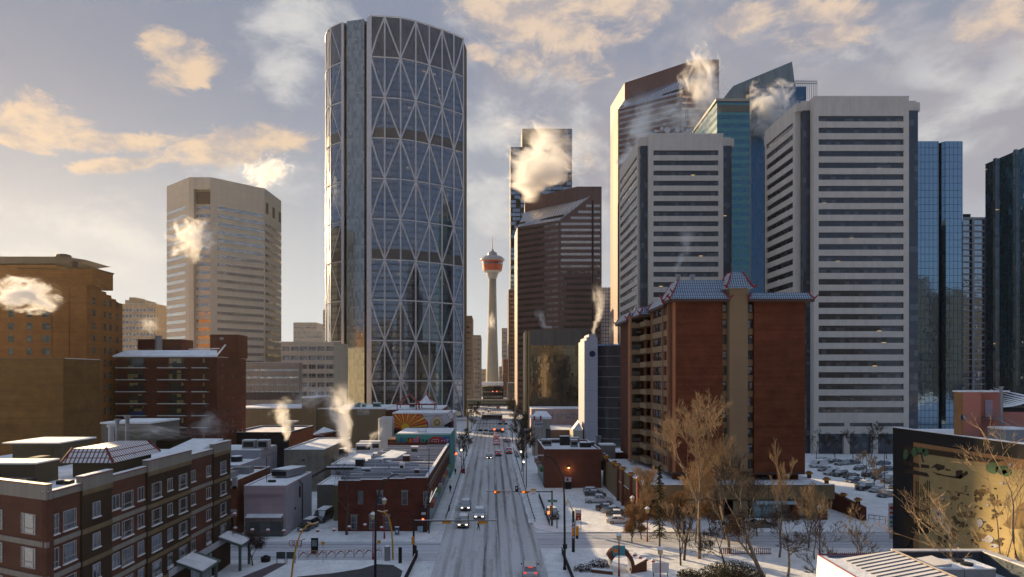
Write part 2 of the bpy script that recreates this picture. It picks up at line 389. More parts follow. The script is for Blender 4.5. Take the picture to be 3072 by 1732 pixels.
# ================================================= ground, roads, pavements
g = MB(); g.face([(-4000, -1500, 0), (4000, -1500, 0), (4000, 6000, 0), (-4000, 6000, 0)]); struct('ground', g, snowdirty)
def roadmat(name, along='y', base=(0.57, 0.58, 0.60), track=(0.085, 0.09, 0.105)):
    m, tt, bs = newmat(name)
    v = tt.node('ShaderNodeTexCoord').outputs['Object']; sx = tt.sep(v)
    a, b = (sx[0], sx[1]) if along == 'y' else (sx[1], sx[0])
    wob = tt.math('MULTIPLY', tt.math('SUBTRACT', tt.noise(tt.comb(0, tt.math('MULTIPLY', b, 0.02), 0), 1.0, 2), 0.5), 0.35)
    a = tt.math('ADD', a, wob)
    n = tt.noise(tt.comb(tt.math('MULTIPLY', a, 1.5), tt.math('MULTIPLY', b, 0.022), 1.7), 1.0, 6, 0.62)
    n2_ = tt.noise(tt.comb(tt.math('MULTIPLY', a, 0.35), tt.math('MULTIPLY', b, 0.012), 9.7), 1.0, 3, 0.5)
    fine = tt.noise(v, 1.6, 6, 0.7)
    # wheel lines: two per lane
    l = tt.math('ABSOLUTE', tt.math('SUBTRACT', tt.math('FRACT', tt.math('DIVIDE', a, 1.82)), 0.5))
    wl = tt.math('MULTIPLY', tt.ramp(l, 0.27, 0.08), tt.ramp(n, 0.36, 0.56))
    c = tt.mix(tt.ramp(n2_, 0.35, 0.7, 0.0, 0.65), (*base, 1), tuple(k*0.68 for k in base))
    c = tt.mix(tt.math('MULTIPLY', wl, tt.ramp(n2_, 0.40, 0.62, 0.35, 0.95)), c, track)
    c = tt.mix(tt.math('MULTIPLY', tt.ramp(fine, 0.45, 0.7), 0.30), c, tuple(k*1.35 for k in base))
    sl_ = tt.noise(tt.comb(tt.math('MULTIPLY', a, .9), tt.math('MULTIPLY', b, .09), 4.4), 1.0, 6, .7)
    c = tt.mix(tt.ramp(sl_, .50, .68, 0.0, .55), c, (.27, .235, .205))
    tt.con(c, bs.inputs['Base Color']); bs.inputs['Roughness'].default_value = 0.65; bs.inputs['Specular IOR Level'].default_value = 0.25
    bp = tt.node('ShaderNodeBump'); bp.inputs['Strength'].default_value = 0.5; bp.inputs['Distance'].default_value = 0.06
    tt.con(tt.math('ADD', fine, n), bp.inputs['Height']); tt.con(bp.outputs[0], bs.inputs['Normal'])
    return m
rm = roadmat('road_snow'); rmx = roadmat('cross_road_snow', 'x', (0.56, 0.58, 0.63), (0.26, 0.26, 0.29))
r_ = MB(); r_.face([(-7.9, 40, .008), (7.3, 40, .008), (7.3, 1600, .008), (-7.9, 1600, .008)]); struct('road', r_, rm)
for nm, x0, x1, y0, y1 in (('cross_road', -160, -7.9, 93.7, 104), ('cross_road', 7.3, 160, 100.5, 110.5), ('cross_road', -300, -7.9, 255, 271), ('cross_road', 7.3, 300, 255, 271), ('cross_road', -300, -7.9, 382, 398), ('cross_road', 7.3, 300, 382, 398)):
    b = MB(); b.face([(x0, y0, .004), (x1, y0, .004), (x1, y1, .004), (x0, y1, .004)]); struct(nm, b, rmx)
def arc(cx, cy, r, a0, a1, n=7):
    return [(cx+r*math.cos(rad(a0+(a1-a0)*i/(n-1))), cy+r*math.sin(rad(a0+(a1-a0)*i/(n-1)))) for i in range(n)]
pave = snowmat('pavement_snow', (0.86, 0.88, 0.90), 0.32, (0.34, 0.33, 0.33), 0.35, 0.6)
def slab(poly, z=0.13): b = MB(); b.prism(poly, -0.5, z); struct('pavement', b, pave)
slab([(-160, 104)] + arc(-13.5, 108.6, 4.6, -80, -20, 5) + [(-8.6, 112), (-7.9, 120), (-7.9, 253), (-160, 253)])
slab([(-160, 30), (-8.0, 30), (-8.0, 84), (-8.4, 88)] + arc(-13.5, 88.6, 5, 10, 85, 6) + [(-160, 93.7)])
slab([(160, 252), (7.3, 252), (7.3, 118)] + arc(11.8, 115, 4.6, 185, 265, 6) + [(160, 110.6)])
slab([(7.6, 30), (160, 30), (160, 100.4)] + arc(12.6, 95.4, 5, 95, 175, 7) + [(7.3, 88)])
for s_ in (-1, 1):
    for y0, y1 in ((273, 380), (400, 520), (535, 1000)):
        x = -7.9 if s_ < 0 else 7.3
        slab([(x, y0), (x, y1), (s_*200, y1), (s_*200, y0)][::(-1 if s_ > 0 else -1)] if s_ > 0 else [(s_*200, y0), (x, y0), (x, y1), (s_*200, y1)])
# distant ridge of trees and suburbs closing the horizon
hm = plain('far_hills', (0.10, 0.11, 0.12), 0.95, var=0.3, scale=0.01)
b = MB(); n = 60
for i in range(n):
    x0, x1 = -3600+120*i, -3600+120*(i+1); f = lambda x: 26+14*math.sin(x*0.0021)+7*math.sin(x*0.009+1)
    b.face([(x0, 3300, -1), (x1, 3300, -1), (x1, 3400, f(x1)), (x0, 3400, f(x0))]); b.face([(x0, 3400, f(x0)), (x1, 3400, f(x1)), (x1, 4200, f(x1)*0.8), (x0, 4200, f(x0)*0.8)])
struct('hills', b, hm)
# snow berms between kerb and rail + rails
for sgn, x0, x1, y0, y1 in ((-1, -7.9, -7.1, 119, 243), (1, 6.6, 7.3, 117, 243)):
    b = MB(); n = 60
    for i in range(n):
        a, c = y0+(y1-y0)*i/n, y0+(y1-y0)*(i+1)/n
        h0, h1 = [0.34+0.09*math.sin(q*0.9)+0.07*math.sin(q*2.3) for q in (a, c)]
        e0, e1 = [0.10*math.sin(q*0.7) for q in (a, c)]
        xm = (x0+x1)/2
        inner, outer = (x0, x1) if sgn < 0 else (x1, x0)
        b.face([(inner, a, .14), (xm, a, h0), (xm, c, h1), (inner, c, .14)]); b.face([(xm, a, h0), (outer+e0*-sgn, a, .01), (outer+e1*-sgn, c, .01), (xm, c, h1)])
    tag(b.build('snow_bank', snow), 'long ploughed snow bank along the %s kerb of the main street' % ('brick shop row' if sgn < 0 else 'parking lot'), 'snow bank', 'snow banks along the kerbs')
    rt = thing('railing', 'low dark railing topped with snow beside the %s pavement' % ('brick shop row' if sgn < 0 else 'parking lot'), 'railing', (x0 if sgn < 0 else x1, y0, 0), 'pavement railings')
    xr = -8.25 if sgn < 0 else 7.65
    b = MB(); b.box(xr-.04, xr+.04, y0+1, y1-6, .95, 1.03); b.box(xr-.03, xr+.03, y0+1, y1-6, .45, .5); b.build('rail', darkmetal, rt)
    b = MB()
    for i in range(int((y1-y0-7)/2.5)+1): b.box(xr-.05, xr+.05, y0+1+2.5*i, y0+1.1+2.5*i, .13, .94)
    b.build('post_row', darkmetal, rt); b = MB(); b.box(xr-.06, xr+.06, y0+1, y1-6, 1.035, 1.10); b.build('snow_cap', snow, rt)

# ================================================= striped office towers
dkglass = glass('ribbon_glass', (0.55, 0.60, 0.68), 1.52, 3.845, 0.10, (0.04, 0.04, 0.045), 0.05, 0.06, (0.009, 0.010, 0.013), 0.015, blinds=0.22, bcol=(0.085, 0.085, 0.09), lit=0.012, ou=.3, ov=0.4)
notchglass = glass('notch_glass', (0.50, 0.56, 0.66), 1.5, 3.845, 0.08, (0.03, 0.03, 0.035), 0.06, 0.06, (0.008, 0.011, 0.018), 0.012, blinds=0.30, bcol=(0.09, 0.10, 0.12), lit=0.006, spand=0.5, scol=(0.02, 0.025, 0.04))
conc2 = panel('light_concrete', (0.65, 0.595, 0.53), 9.2, 60, 0.05, None, 0.8, 0.02, 0.12)
def striped(label, Y0, x0, x1, wx0, wx1, ztop, zfirst, rows, pitch, xs, ys, yf, ng_y, ng_x, nr, base, dishes=False, extra=None):
    t0 = thing('office_tower', label, 'office tower', ((x0+x1)/2, Y0, 0), 'striped twin office towers')
    nY = Y0+ng_y; wh = 1.87
    zz = [zfirst-pitch*k for k in range(rows)]            # tops of the windows
    w = MB(); d = 0.45
    # front block: top wall, spandrels, piers
    w.box(x0, x1, Y0, nY+.8, zz[0], ztop)
    for k in range(rows):
        zb = zz[k]-wh; zt = zz[k+1] if k+1 < rows else base[0]
        w.box(wx0, wx1, Y0, nY+.8, zt, zb)
    w.box(x0, wx0, Y0, nY+.8, 0, zz[0]); w.box(wx1, x1, Y0, nY+.8, 0, zz[0])
    # ground floor columns
    n = 3; wd = (wx1-wx0)
    for i in (1, 2): w.box(wx0+wd*i/3-.9, wx0+wd*i/3+.9, Y0+.01, nY, 0, base[0]-.001)
    w.box(wx0, wx1, Y0+.05, nY, base[1]-2.4, base[1])
    # left side wall with its bands
    w.box(xs, xs+3, ys, yf, zz[0], ztop-.9)
    for k in range(rows):
        zb = zz[k]-wh; zt = zz[k+1] if k+1 < rows else base[0]
        w.box(xs, xs+3, ys+1.3, yf-1.3, zt, zb)
    w.box(xs, xs+3, ys, ys+1.3, 0, zz[0]); w.box(xs, xs+3, yf-1.3, yf, 0, zz[0])
    # cap above the notches, core body
    w.box(xs+3.0, nr+1.2, nY+.8, yf+8, ztop-3.6, ztop-.6); w.box(xs+.02, xs+3.0, nY+.8, ys-.01, ztop-3.6, ztop-.9)
    w.box(ng_x-.5, nr-.4, nY+.3, nY+.82, ztop-3.6, ztop-.3)
    w.build('wall', [conc2], t0)
    MB().box(xs+3.0, nr-.2, nY+2.0, yf+8, 0, ztop-3.7).build('core', black, t0)
    MB().box(xs+2.5, nr+.9, nY+1, yf+7.8, ztop-.55, ztop-.45).build('roof', snowroof, t0)
    MB().box(x0-.1, x1+.1, Y0-.1, Y0+.5, ztop+.003, ztop+.18).build('coping', snow, t0)
    b = MB(); b.box(ng_x, x0-.02, nY, nY+1.9, 0, ztop-3.61); b.box(x1+.02, nr, nY, nY+1.9, 0, ztop-3.61); b.box(ng_x, ng_x+2, nY+1.8, ys-.02, 0, ztop-3.61); b.build('notch_glazing', notchglass, t0)
    for k in range(rows):
        MB().box(wx0, wx1, Y0+d, Y0+d+.1, zz[k]-wh, zz[k]).build('window_band', dkglass, t0)
        MB().box(xs+d, xs+d+.1, ys+1.3, yf-1.3, zz[k]-wh, zz[k]).build('window_band', dkglass, t0)
    MB().box(wx0, wx1, Y0+1.2, Y0+1.3, 0, base[1]-2.4).build('lobby_glazing', notchglass, t0)
    MB().box(wx0, wx1, Y0+.5, Y0+.6, base[1], base[0]).build('window_band', dkglass, t0)
    return t0
T2 = striped('taller and nearer of the two pale towers with black window stripes, no dishes', 220, 106.3, 137.7, 107.9, 136.0, 118.2, 111.8, 26, 3.845, 102.0, 224.5, 249, 2.5, 104.0, 142.3, (10.5, 9.3))
T1 = striped('pale concrete tower with black window stripes and satellite dishes on its roof', 253, 59.8, 87.9, 61.4, 86.1, 117.8, 111.6, 26, 3.845, 56.4, 257.5, 294.6, 2.5, 57.2, 92.0, (11.5, 9.5))
dishm = plain('dish_white', (0.6, 0.6, 0.6), 0.5)
for i, (px, py, r) in enumerate(((2001, 392, 1.2), (2031, 390, 1.0), (2046, 388, .8), (2063, 392, .75), (2074, 391, .8), (1967, 394, .6), (1985, 386, .6), (2050, 372, 1.1))):
    Y = 262+(i % 3)*2; x = PX(px, Y); z = max(PZ(py, Y), 119.6)
    d0 = thing('satellite_dish', ['largest round dish near the left end of the dish row', 'mid sized dish right of the largest one', 'small dish close beside the mid sized one', 'small dish near the right end of the row', 'last dish at the right end of the row', 'little dish at the left end of the row', 'little raised dish left of the largest one', 'dish standing highest behind the others'][i]+', tower roof', 'dish', (x, Y, 117.3), 'satellite dishes on the striped tower')
    b = MB(); b.cyl(x, Y, 117.3, z, .08, n=6); b.build('mast', greymetal, d0)
    b = MB()
    k = 14; rings = [(0, 0), (.5, .06), (.85, .2), (1, .32)]
    i0 = len(b.v)
    for rr, dep in rings:
        for q in range(k): a = 2*PI*q/k; b.v.append((x+r*rr*math.cos(a), Y-.2-dep*r, z+r*rr*math.sin(a)))
    for j in range(3):
        for q in range(k): b.f.append((j*k+q, j*k+(q+1) % k, (j+1)*k+(q+1) % k, (j+1)*k+q)); b.m.append(0)
    b.build('reflector', dishm, d0)
an = thing('antenna_mast', 'thin lattice antenna standing above the dishes on the concrete tower', 'antenna', (PX(2060, 270), 270, 117.2))
b = MB(); x = PX(2060, 270)
for dx in (-.9, .9): b.tube([(x+dx, 270, 117.2), (x+dx*.5, 270, 134)], .09, 4)
for k in range(8): b.tube([(x-.9+.05*k, 270, 118+2*k), (x+.9-.05*k, 270, 120+2*k)], .06, 4)
b.build('lattice', greymetal, an)
b = MB(); b.tube([(x-2.6, 270, 117.2), (x-2.6, 270, 129)], .07, 4); b.tube([(x+2.8, 270, 117.2), (x+2.8, 270, 127)], .07, 4); b.build('whip', greymetal, an)

# ================================================= glazed curved tower with diagrid
bowg = glass('bow_glass', (0.43, 0.50, 0.60), 1.5, 3.95, 0.10, (0.03, 0.035, 0.045), 0.42, 0.05, (0.02, 0.022, 0.027), 0.010, blinds=0.12, bcol=(0.12, 0.12, 0.13), spand=0.30, scol=(0.012, 0.015, 0.022), lit=0.006)
bowdk = glass('bow_louvre', (0.3, 0.3, 0.3), 0.8, 1.0, 0.05, (0.02, 0.02, 0.02), 0.10, 0.3, (0.05, 0.042, 0.038), 0.01)
bowfin = glass('bow_slot_glass', (0.46, 0.54, 0.58), 1.2, 3.95, 0.08, (0.10, 0.11, 0.12), 0.35, 0.08, (0.12, 0.14, 0.14), 0.012, blinds=0.4, bcol=(0.28, 0.30, 0.29), lit=0.01)
steel = plain('diagrid_steel', (0.62, 0.61, 0.64), 0.45, 0.3)
BT = thing('curved_tower', 'tallest tower, curved dark glass crossed by a pale steel diagrid', 'skyscraper', (-55, 400, 0))
cols = [(-70.6, 390), (-62.7, 391), (-53.6, 392.5), (-45.1, 396.2), (-37.5, 401), (-30.2, 405.8), (-23.4, 411.3), (-17.7, 416.6)]
def cat(pts, n=4):
    out = []
    for i in range(len(pts)-1):
        p0 = pts[max(i-1, 0)]; p1 = pts[i]; p2 = pts[i+1]; p3 = pts[min(i+2, len(pts)-1)]
        for k in range(n):
            t_ = k/n
            out.append(tuple(0.5*((2*p1[j])+(-p0[j]+p2[j])*t_+(2*p0[j]-5*p1[j]+4*p2[j]-p3[j])*t_*t_+(-p0[j]+3*p1[j]-3*p2[j]+p3[j])*t_**3) for j in range(len(p1))))
    out.append(pts[-1]); return out
ZT = 236.4; ST = 23.72
fr = cat(cols, 4); lcols = [(-105.5, 432), (-104.6, 421), (-101.5, 410), (-97.0, 403.0), (-89.1, 397)]; lf = cat(lcols, 4)
zr = [ZT-ST*k for k in range(10)]+[0]
body = MB(); body.prism([(x, y+.9) for x, y in fr]+[(-16, 428), (-32, 452), (-62, 464), (-96, 456)]+[(x+.9, y+.5) for x, y in lf]+[(-86.5, 400), (-73, 397)], 0, ZT-1); body.build('core', black, BT)
for nm, seg, x_ in (('facade_glazing', fr, 0), ('side_glazing', lf, 0)):
    for k in range(10):
        za, zb = zr[k+1], zr[k]; dark = (k in (2, 5)); b = MB()
        for i in range(len(seg)-1):
            p, q = seg[i], seg[i+1]
            if dark:
                b.face([(p[0], p[1], za), (q[0], q[1], za), (q[0], q[1], za+6.5), (p[0], p[1], za+6.5)], 1)
                b.face([(p[0], p[1], za+6.5), (q[0], q[1], za+6.5), (q[0], q[1], zb), (p[0], p[1], zb)], 0)
            else: b.face([(p[0], p[1], za), (q[0], q[1], za), (q[0], q[1], zb), (p[0], p[1], zb)], 2 if k == 0 else 0)
        b.build(nm, [bowg, bowdk, glass('bow_crown', (0.5, 0.54, 0.60), 1.5, 3.95, 0.10, (0.04, 0.04, 0.045), 0.08, 0.1, (0.035, 0.036, 0.042), 0.01) if 'bow_crown' not in MATS else MATS['bow_crown']], BT)
bay = MB(); bay.face([(-88.3, 396.6, 0), (-86, 394.8, 0), (-86, 394.8, 234), (-88.3, 396.6, 234)], 1); bay.box(-86, -74.9, 391.6, 396, 0, 235.2)
bay = MB()
for a_, b_ in (((-85.6, 393.6), (-74.7, 391)), ): bay.prism([a_, b_, (-74.9, 396), (-85.4, 398)], 0, ZT-1.0)
bay.build('glazed_bay', bowfin, BT)
dg = MB(); CW = 0.46
pc = [(x, y-.25) for x, y in cols]
for x, y in pc: dg.tube([(x, y, 0), (x, y, ZT+.6)], CW, 6)
for k in range(10):
    z = zr[k]; pts = [(x, y-.25, z+(.4 if k == 0 else 0)) for x, y in fr]; dg.tube(pts, .38, 5)
for k in range(10):
    za, zb = zr[k+1], zr[k]
    for c in range(7):
        up = (c % 2 == 0) == (k % 2 == 0)    # even row: rises from even to odd column
        p, q = pc[c], pc[c+1]
        zt0, zt1 = (za, zb) if up else (zb, za)
        if k == 9:
            pass
        mid = fr[c*4+2]; m_ = (mid[0], mid[1]-.28, (zt0+zt1)/2)
        dg.tube([(p[0], p[1]-.05, zt0), m_, (q[0], q[1]-.05, zt1)], CW, 6)
dg.build('diagrid', steel, BT)
dg = MB(); lc = [(x-.2, y-.2) for x, y in lcols]
for x, y in lc: dg.tube([(x, y, 0), (x, y, ZT+.4)], .26, 6)
for k in range(10): dg.tube([(x-.2, y-.2, zr[k]) for x, y in lf], .24, 5)
for k in range(10):
    for c in range(4):
        up = (c % 2 == 0) == (k % 2 == 0); p, q = lc[c], lc[c+1]; zt0, zt1 = (zr[k+1], zr[k]) if up else (zr[k], zr[k+1])
        dg.tube([(p[0], p[1], zt0), (q[0], q[1], zt1)], .22, 6)
dg.build('side_diagrid', steel, BT)
b = MB(); b.box(-89.0, -87.9, 396.2, 398, 0, ZT-.3); b.box(-73.3, -72.0, 391.0, 396.5, 0, ZT); b.box(-71.9, -71.1, 389.9, 392, 0, ZT+.3); b.build('slot_column', steel, BT)
b = MB(); b.prism([(x, y+.2) for x, y in fr]+[(-16, 428), (-32, 452), (-62, 464), (-96, 456)]+[(x+.3, y) for x, y in lf]+[(-86.5, 396), (-73, 394)], ZT-.9, ZT-.6); b.build('roof', snowroof, BT)
# street-side face of the tower
b = MB(); b.box(-18.2, -17.6, 416.8, 428, 0, ZT); b.build('end_wall', bowg, BT)

# ================================================= brown ribbon-window towers
brownp = panel('brown_granite', (0.19, 0.115, 0.10), 3.0, 40, 0.06, (0.07, 0.045, 0.045), 0.5, 0.04, 0.08)
browng = glass('copper_glass', (0.95, 0.76, 0.64), 1.5, 3.9, 0.16, (0.05, 0.035, 0.035), 0.55, 0.08, (0.10, 0.07, 0.055), 0.02, blinds=0.3, bcol=(0.2, 0.15, 0.12))
skyl = panel('skylight_glass', (0.30, 0.30, 0.34), 2.2, 50, 0.25, (0.07, 0.06, 0.065), 0.25, 0.05, 0.1, metal=0.35, spec=0.8)
def brown(label, A, B, Cc, D, E, G, F, Rt, Lb, back, pitch, wh, rows, wtop, group='brown granite towers'):
    """points: A,B lower eave; Cc apex; D,E upper edge; F,G box top; Rt right front top; Lb far-left base xy"""
    t0 = thing('granite_tower', label, 'office tower', (B[0], B[1], 0), group)
    zb = B[2]; m = MB()
    m.prism([A[:2], B[:2], Rt[:2], back[0], back[1], Lb], 0, zb)
    # full-height part behind the diagonal
    m.face([B, (Rt[0], Rt[1], zb), Rt, (Cc[0], Cc[1], Rt[2]), Cc])
    m.face([D, Cc, (Cc[0], Cc[1], Rt[2]), F]); m.face([E, D, F, G])
    m.face([(Rt[0], Rt[1], zb), (back[0][0], back[0][1], zb), (back[0][0], back[0][1], Rt[2]), Rt])
    m.face([G, F, (Cc[0], Cc[1], Rt[2]), Rt, (back[0][0], back[0][1], Rt[2]), (back[1][0], back[1][1], G[2])])
    m.face([(back[0][0], back[0][1], zb), (back[1][0], back[1][1], zb), (back[1][0], back[1][1], G[2]), (back[0][0], back[0][1], Rt[2])])
    m.face([(back[1][0], back[1][1], zb), (E[0], E[1], zb), E, G, (back[1][0], back[1][1], G[2])])
    m.face([A, (E[0], E[1], zb), E]); m.build('wall', brownp, t0)
    s_ = MB(); s_.face([A, B, D, E]); s_.face([B, Cc, D]); s_.build('skylight', skyl, t0)
    s_ = MB()
    f = lambda p, q, k: tuple(p[i]+(q[i]-p[i])*k for i in range(3))
    for k0, k1 in ((.16, .30),):
        up = .12; s_.face([tuple(v+(0, -up, up)[i] for i, v in enumerate(f(A, E, k0))), tuple(v+(0, -up, up)[i] for i, v in enumerate(f(B, D, k0))), tuple(v+(0, -up, up)[i] for i, v in enumerate(f(B, D, k1))), tuple(v+(0, -up, up)[i] for i, v in enumerate(f(A, E, k1)))])
    s_.build('skylight_gutter', MATS['black'], t0)
    La = dist(A, B); Lr = dist(B, Rt); slot = Lr-(6.0 if group else 6.0)
    for k in range(rows):
        z = wtop-pitch*k
        if z < 4: break
        MB().wbox(A, B, 1.0, La-1.0, z-wh, z, -.02, .06).build('window_band', browng, t0)
        MB().wbox(B, Rt, 0.8, slot-.6, z-wh, z, -.02, .06).build('window_band', browng, t0)
        MB().wbox(B, Rt, slot+.9, Lr-1.0, z-wh, z, -.02, .06).build('window_band', browng, t0)
    for k in (1, 2, 3):
        z = wtop+pitch*k; u0 = 0.8+(z-zb+2.5)*(Cc[0]-B[0])/max(Cc[2]-zb, 1)
        if u0 < slot-4: MB().wbox(B, Rt, u0, slot-.6, z-wh, z, -.02, .06).build('window_band', browng, t0)
        MB().wbox(B, Rt, slot+.9, Lr-1.0, z-wh, z, -.02, .06).build('window_band', browng, t0)
    MB().wbox(B, Rt, slot-.3, slot+.5, 0, Rt[2]-9, -.02, .04).build('slot', MATS['black'], t0)
    return t0
brown('smaller brown granite tower with a sloped skylight, right of the observation tower', PT(1552, 682, 450), PT(1679, 661, 430), PT(1771, 589, 430), PT(1731, 603, 433), PT(1574, 636, 460), PT(1575, 597.6, 460), PT(1731, 560, 433), PT(1805, 560, 430), (16.4, 478), [(74, 472), (24, 492)], 3.9, 1.75, 40, PZ(668, 430))
brown('tallest brown granite tower, its sloped skylight half hidden in steam', PT(1854, 330, 456), PT(2042, 280, 430), PT(2102, 226, 430), PT(2085, 222, 434), PT(1874, 300, 464), PT(1874, 249, 464), PT(2085, 179, 434), PT(2157, 179, 430), (PX(1839, 480), 480), [(152, 486), (90, 505)], 3.75, 1.5, 62, PZ(288, 430))

# ================================================= checker-glass tower far behind
ck = thing('checker_tower', 'distant slender tower of staggered blue boxes behind the steam', 'skyscraper', (30, 700, 0))
ckg = glass('checker_blue', (0.42, 0.58, 0.75), 12, 4.0, 0.1, (0.03, 0.03, 0.035), 0.40, 0.08, (0.08, 0.11, 0.14), 0.03)
Yc = 700; xa, xb, xc, xd = [PX(v, Yc) for v in (1530, 1596, 1618, 1718)]
MB().box(xa+.6, xd-.6, Yc+1.5, Yc+30, 0, PZ(440, Yc)).build('core', MATS['black'], ck)
MB().box(xc-18, xd-.6, Yc+1.5, Yc+30, PZ(440, Yc), PZ(385, Yc)).build('core', MATS['black'], ck)
rows = int(PZ(376, Yc)/4.2)
for q in range(6):
    x0_ = xa+(xd-xa)*q/6; x1_ = xa+(xd-xa)*(q+1)/6; b = MB(); ztop = PZ(436, Yc) if q < 2 else (PZ(410, Yc)+5*(q-2) if q < 5 else PZ(376, Yc))
    k = 0
    while (k+1)*4.6 < ztop:
        off = R.choice((-4.2, -2.4, 0, 2.4, 4.2)); dep = R.choice((0, .9, 1.4)); h = 3.3
        b.box(x0_+.4+max(0, off), x1_-.4+min(0, off), Yc+dep, Yc+2, k*4.6+.7, k*4.6+.7+h); k += 1
    b.build('bay_stack', ckg, ck)
# ================================================= observation tower
ct = thing('observation_tower', 'slender concrete observation tower with a red pod at the end of the street', 'tower', (PX(1477, 786), 786, 0))
cx, cyy = PX(1477.3, 786), 786; K = 786/2000
shaft = plain('tower_concrete', (0.42, 0.37, 0.29), 0.85, var=0.1, scale=0.05)
b = MB(); b.lathe(cx, cyy, [(20*K, 0), (19.6*K, PZ(1146, 786)), (16.5*K, PZ(1060, 786)), (13.6*K, PZ(964, 786)), (12.0*K, PZ(880, 786)), (11.4*K, PZ(824, 786))], 24); b.build('shaft', shaft, ct, True)
b = MB(); b.lathe(cx, cyy, [(11.6*K, PZ(838, 786)), (17.5*K, PZ(824, 786)), (18*K, PZ(820, 786)), (27*K, PZ(814, 786)), (27.5*K, PZ(813, 786))], 32); b.build('pod_base', plain('pod_white', (0.48, 0.44, 0.38), 0.6), ct)
b = MB(); b.lathe(cx, cyy, [(27.5*K, PZ(814, 786)), (29*K, PZ(807, 786)), (31*K, PZ(795, 786))], 32); b.build('pod_red', plain('pod_red', (0.55, 0.09, 0.045), 0.5), ct)
b = MB(); b.lathe(cx, cyy, [(31*K, PZ(795, 786)), (31.5*K, PZ(790, 786))], 32); b.build('window_ring', MATS['bow_glass'], ct)
b = MB(); b.lathe(cx, cyy, [(31.6*K, PZ(790, 786)), (32.5*K, PZ(784.5, 786))], 32); b.build('upper_red', MATS['pod_red'], ct)
b = MB(); b.lathe(cx, cyy, [(32*K, PZ(784.5, 786)), (37.3*K, PZ(781, 786)), (37*K, PZ(779, 786)), (28*K, PZ(771, 786)), (14*K, PZ(767, 786)), (13.5*K, PZ(759, 786)), (10*K, PZ(757, 786)), (3*K, PZ(753, 786)), (4.5*K, PZ(750, 786)), (1*K, PZ(748, 786))], 32); b.build('pod_roof', plain('pod_roof', (0.40, 0.40, 0.42), 0.5), ct)
b = MB(); b.tube([(cx, cyy, PZ(752, 786)), (cx, cyy, PZ(728, 786)), (cx, cyy, PZ(708, 786))], [.55, .35, .15], 6); b.build('mast', MATS['redpaint'] if 'redpaint' in MATS else redpaint, ct)

# ================================================= generic builders
def roofbox(parent, x0, x1, y0, y1, z, par=0.5, w=.3, wallmat=None, snowm=None):
    """parapet ring + snow deck"""
    b = MB(); b.box(x0, x1, y0, y0+w, z, z+par); b.box(x0, x1, y1-w, y1, z, z+par); b.box(x0, x0+w, y0+w, y1-w, z, z+par); b.box(x1-w, x1, y0+w, y1-w, z, z+par); b.build('parapet', wallmat, parent)
    b = MB(); b.box(x0-.03, x1+.03, y0-.03, y0+w, z+par+.002, z+par+.09); b.box(x0-.03, x0+w, y0+w, y1, z+par+.002, z+par+.09); b.box(x1-w, x1+.03, y0+w, y1, z+par+.002, z+par+.09); b.box(x0+w, x1-w, y1-w, y1, z+par+.002, z+par+.09); b.build('coping', snow, parent)
    b = MB(); b.box(x0+w, x1-w, y0+w, y1-w, z-.1, z+.10); b.build('roof', snowm or snowroof, parent)
def simple(name, label, cat_, px0, px1, Y, d, pytop, mat, glassm=None, n=0, zs=None, h=1.6, side=None, ww=None, group=None, z0=0, m=1.0):
    """box building with glazing bands on the front and street side"""
    x0, x1, zt = PX(px0, Y), PX(px1, Y), PZ(pytop, Y)
    t0 = thing(name, label, cat_, ((x0+x1)/2, Y, z0), group)
    MB().box(x0, x1, Y, Y+d, z0, zt).build('wall', mat, t0)
    MB().box(x0, x1, Y+.4, Y+d, zt+.003, zt+.15).build('roof', snowroof, t0)
    if n:
        pitch = (zt-z0-3)/n
        for k in range(n):
            z = z0+2+pitch*k
            MB().box(x0+m, x1-m, Y-.05, Y+.05, z, z+h).build('window_band', glassm, t0)
            if side == 'r': MB().box(x1-.05, x1+.05, Y+1, Y+d-1, z, z+h).build('window_band', glassm, t0)
            if side == 'l': MB().box(x0-.05, x0+.05, Y+1, Y+d-1, z, z+h).build('window_band', glassm, t0)
    return t0
hazeb = panel('far_beige', (0.34, 0.31, 0.27), 3, 3.6, 0.1, None, 0.8)
fargl = glass('far_glass', (0.6, 0.62, 0.64), 2.2, 3.6, 0.5, (0.3, 0.27, 0.24), 0.35, 0.1, (0.07, 0.07, 0.07), 0.02)
brownb = brick('far_brown_brick', (0.20, 0.12, 0.08))
simple('office_block', 'slim tan block just right of the curved tower foot', 'building', 1394, 1416, 520, 40, 948, panel('tan_panel', (0.30, 0.25, 0.20), 2.5, 3.5, .1), fargl, 16)
simple('office_block', 'lower tan block with a window grid between the curved tower and the observation tower', 'building', 1417, 1442, 600, 60, 1006, hazeb, fargl, 14)
simple('office_block', 'narrow brown block beside the granite tower at the street end', 'building', 1526, 1546, 560, 40, 869, brownb, fargl, 26, m=.8)
simple('apartment_block', 'slim far block with a roof frame right of the observation tower', 'building', 1505, 1522, 900, 30, 985, hazeb, fargl, 14)
simple('apartment_block', 'small far red block at the right of the observation tower foot', 'building', 1509, 1523, 800, 30, 1078, brick('far_red', (0.30, 0.12, 0.08)), fargl, 8)
simple('office_block', 'low pale block left of the observation tower foot', 'building', 1442, 1458, 820, 30, 1108, hazeb, fargl, 5)
simple('office_block', 'small pale block low at the street end right of the tower', 'building', 1497, 1510, 860, 30, 1100, hazeb, fargl, 5)
simple('apartment_tower', 'far hazy tower left of the curved tower, flat topped', 'building', 880, 950, 900, 40, 968, hazeb, fargl, 14)
simple('apartment_tower', 'far hazy low slab with a rounded roof beside the flat topped one', 'building', 917, 968, 820, 40, 992, hazeb, fargl, 10)
simple('apartment_tower', 'thin far tower right against the curved tower', 'building', 969, 990, 860, 40, 930, hazeb, fargl, 22)
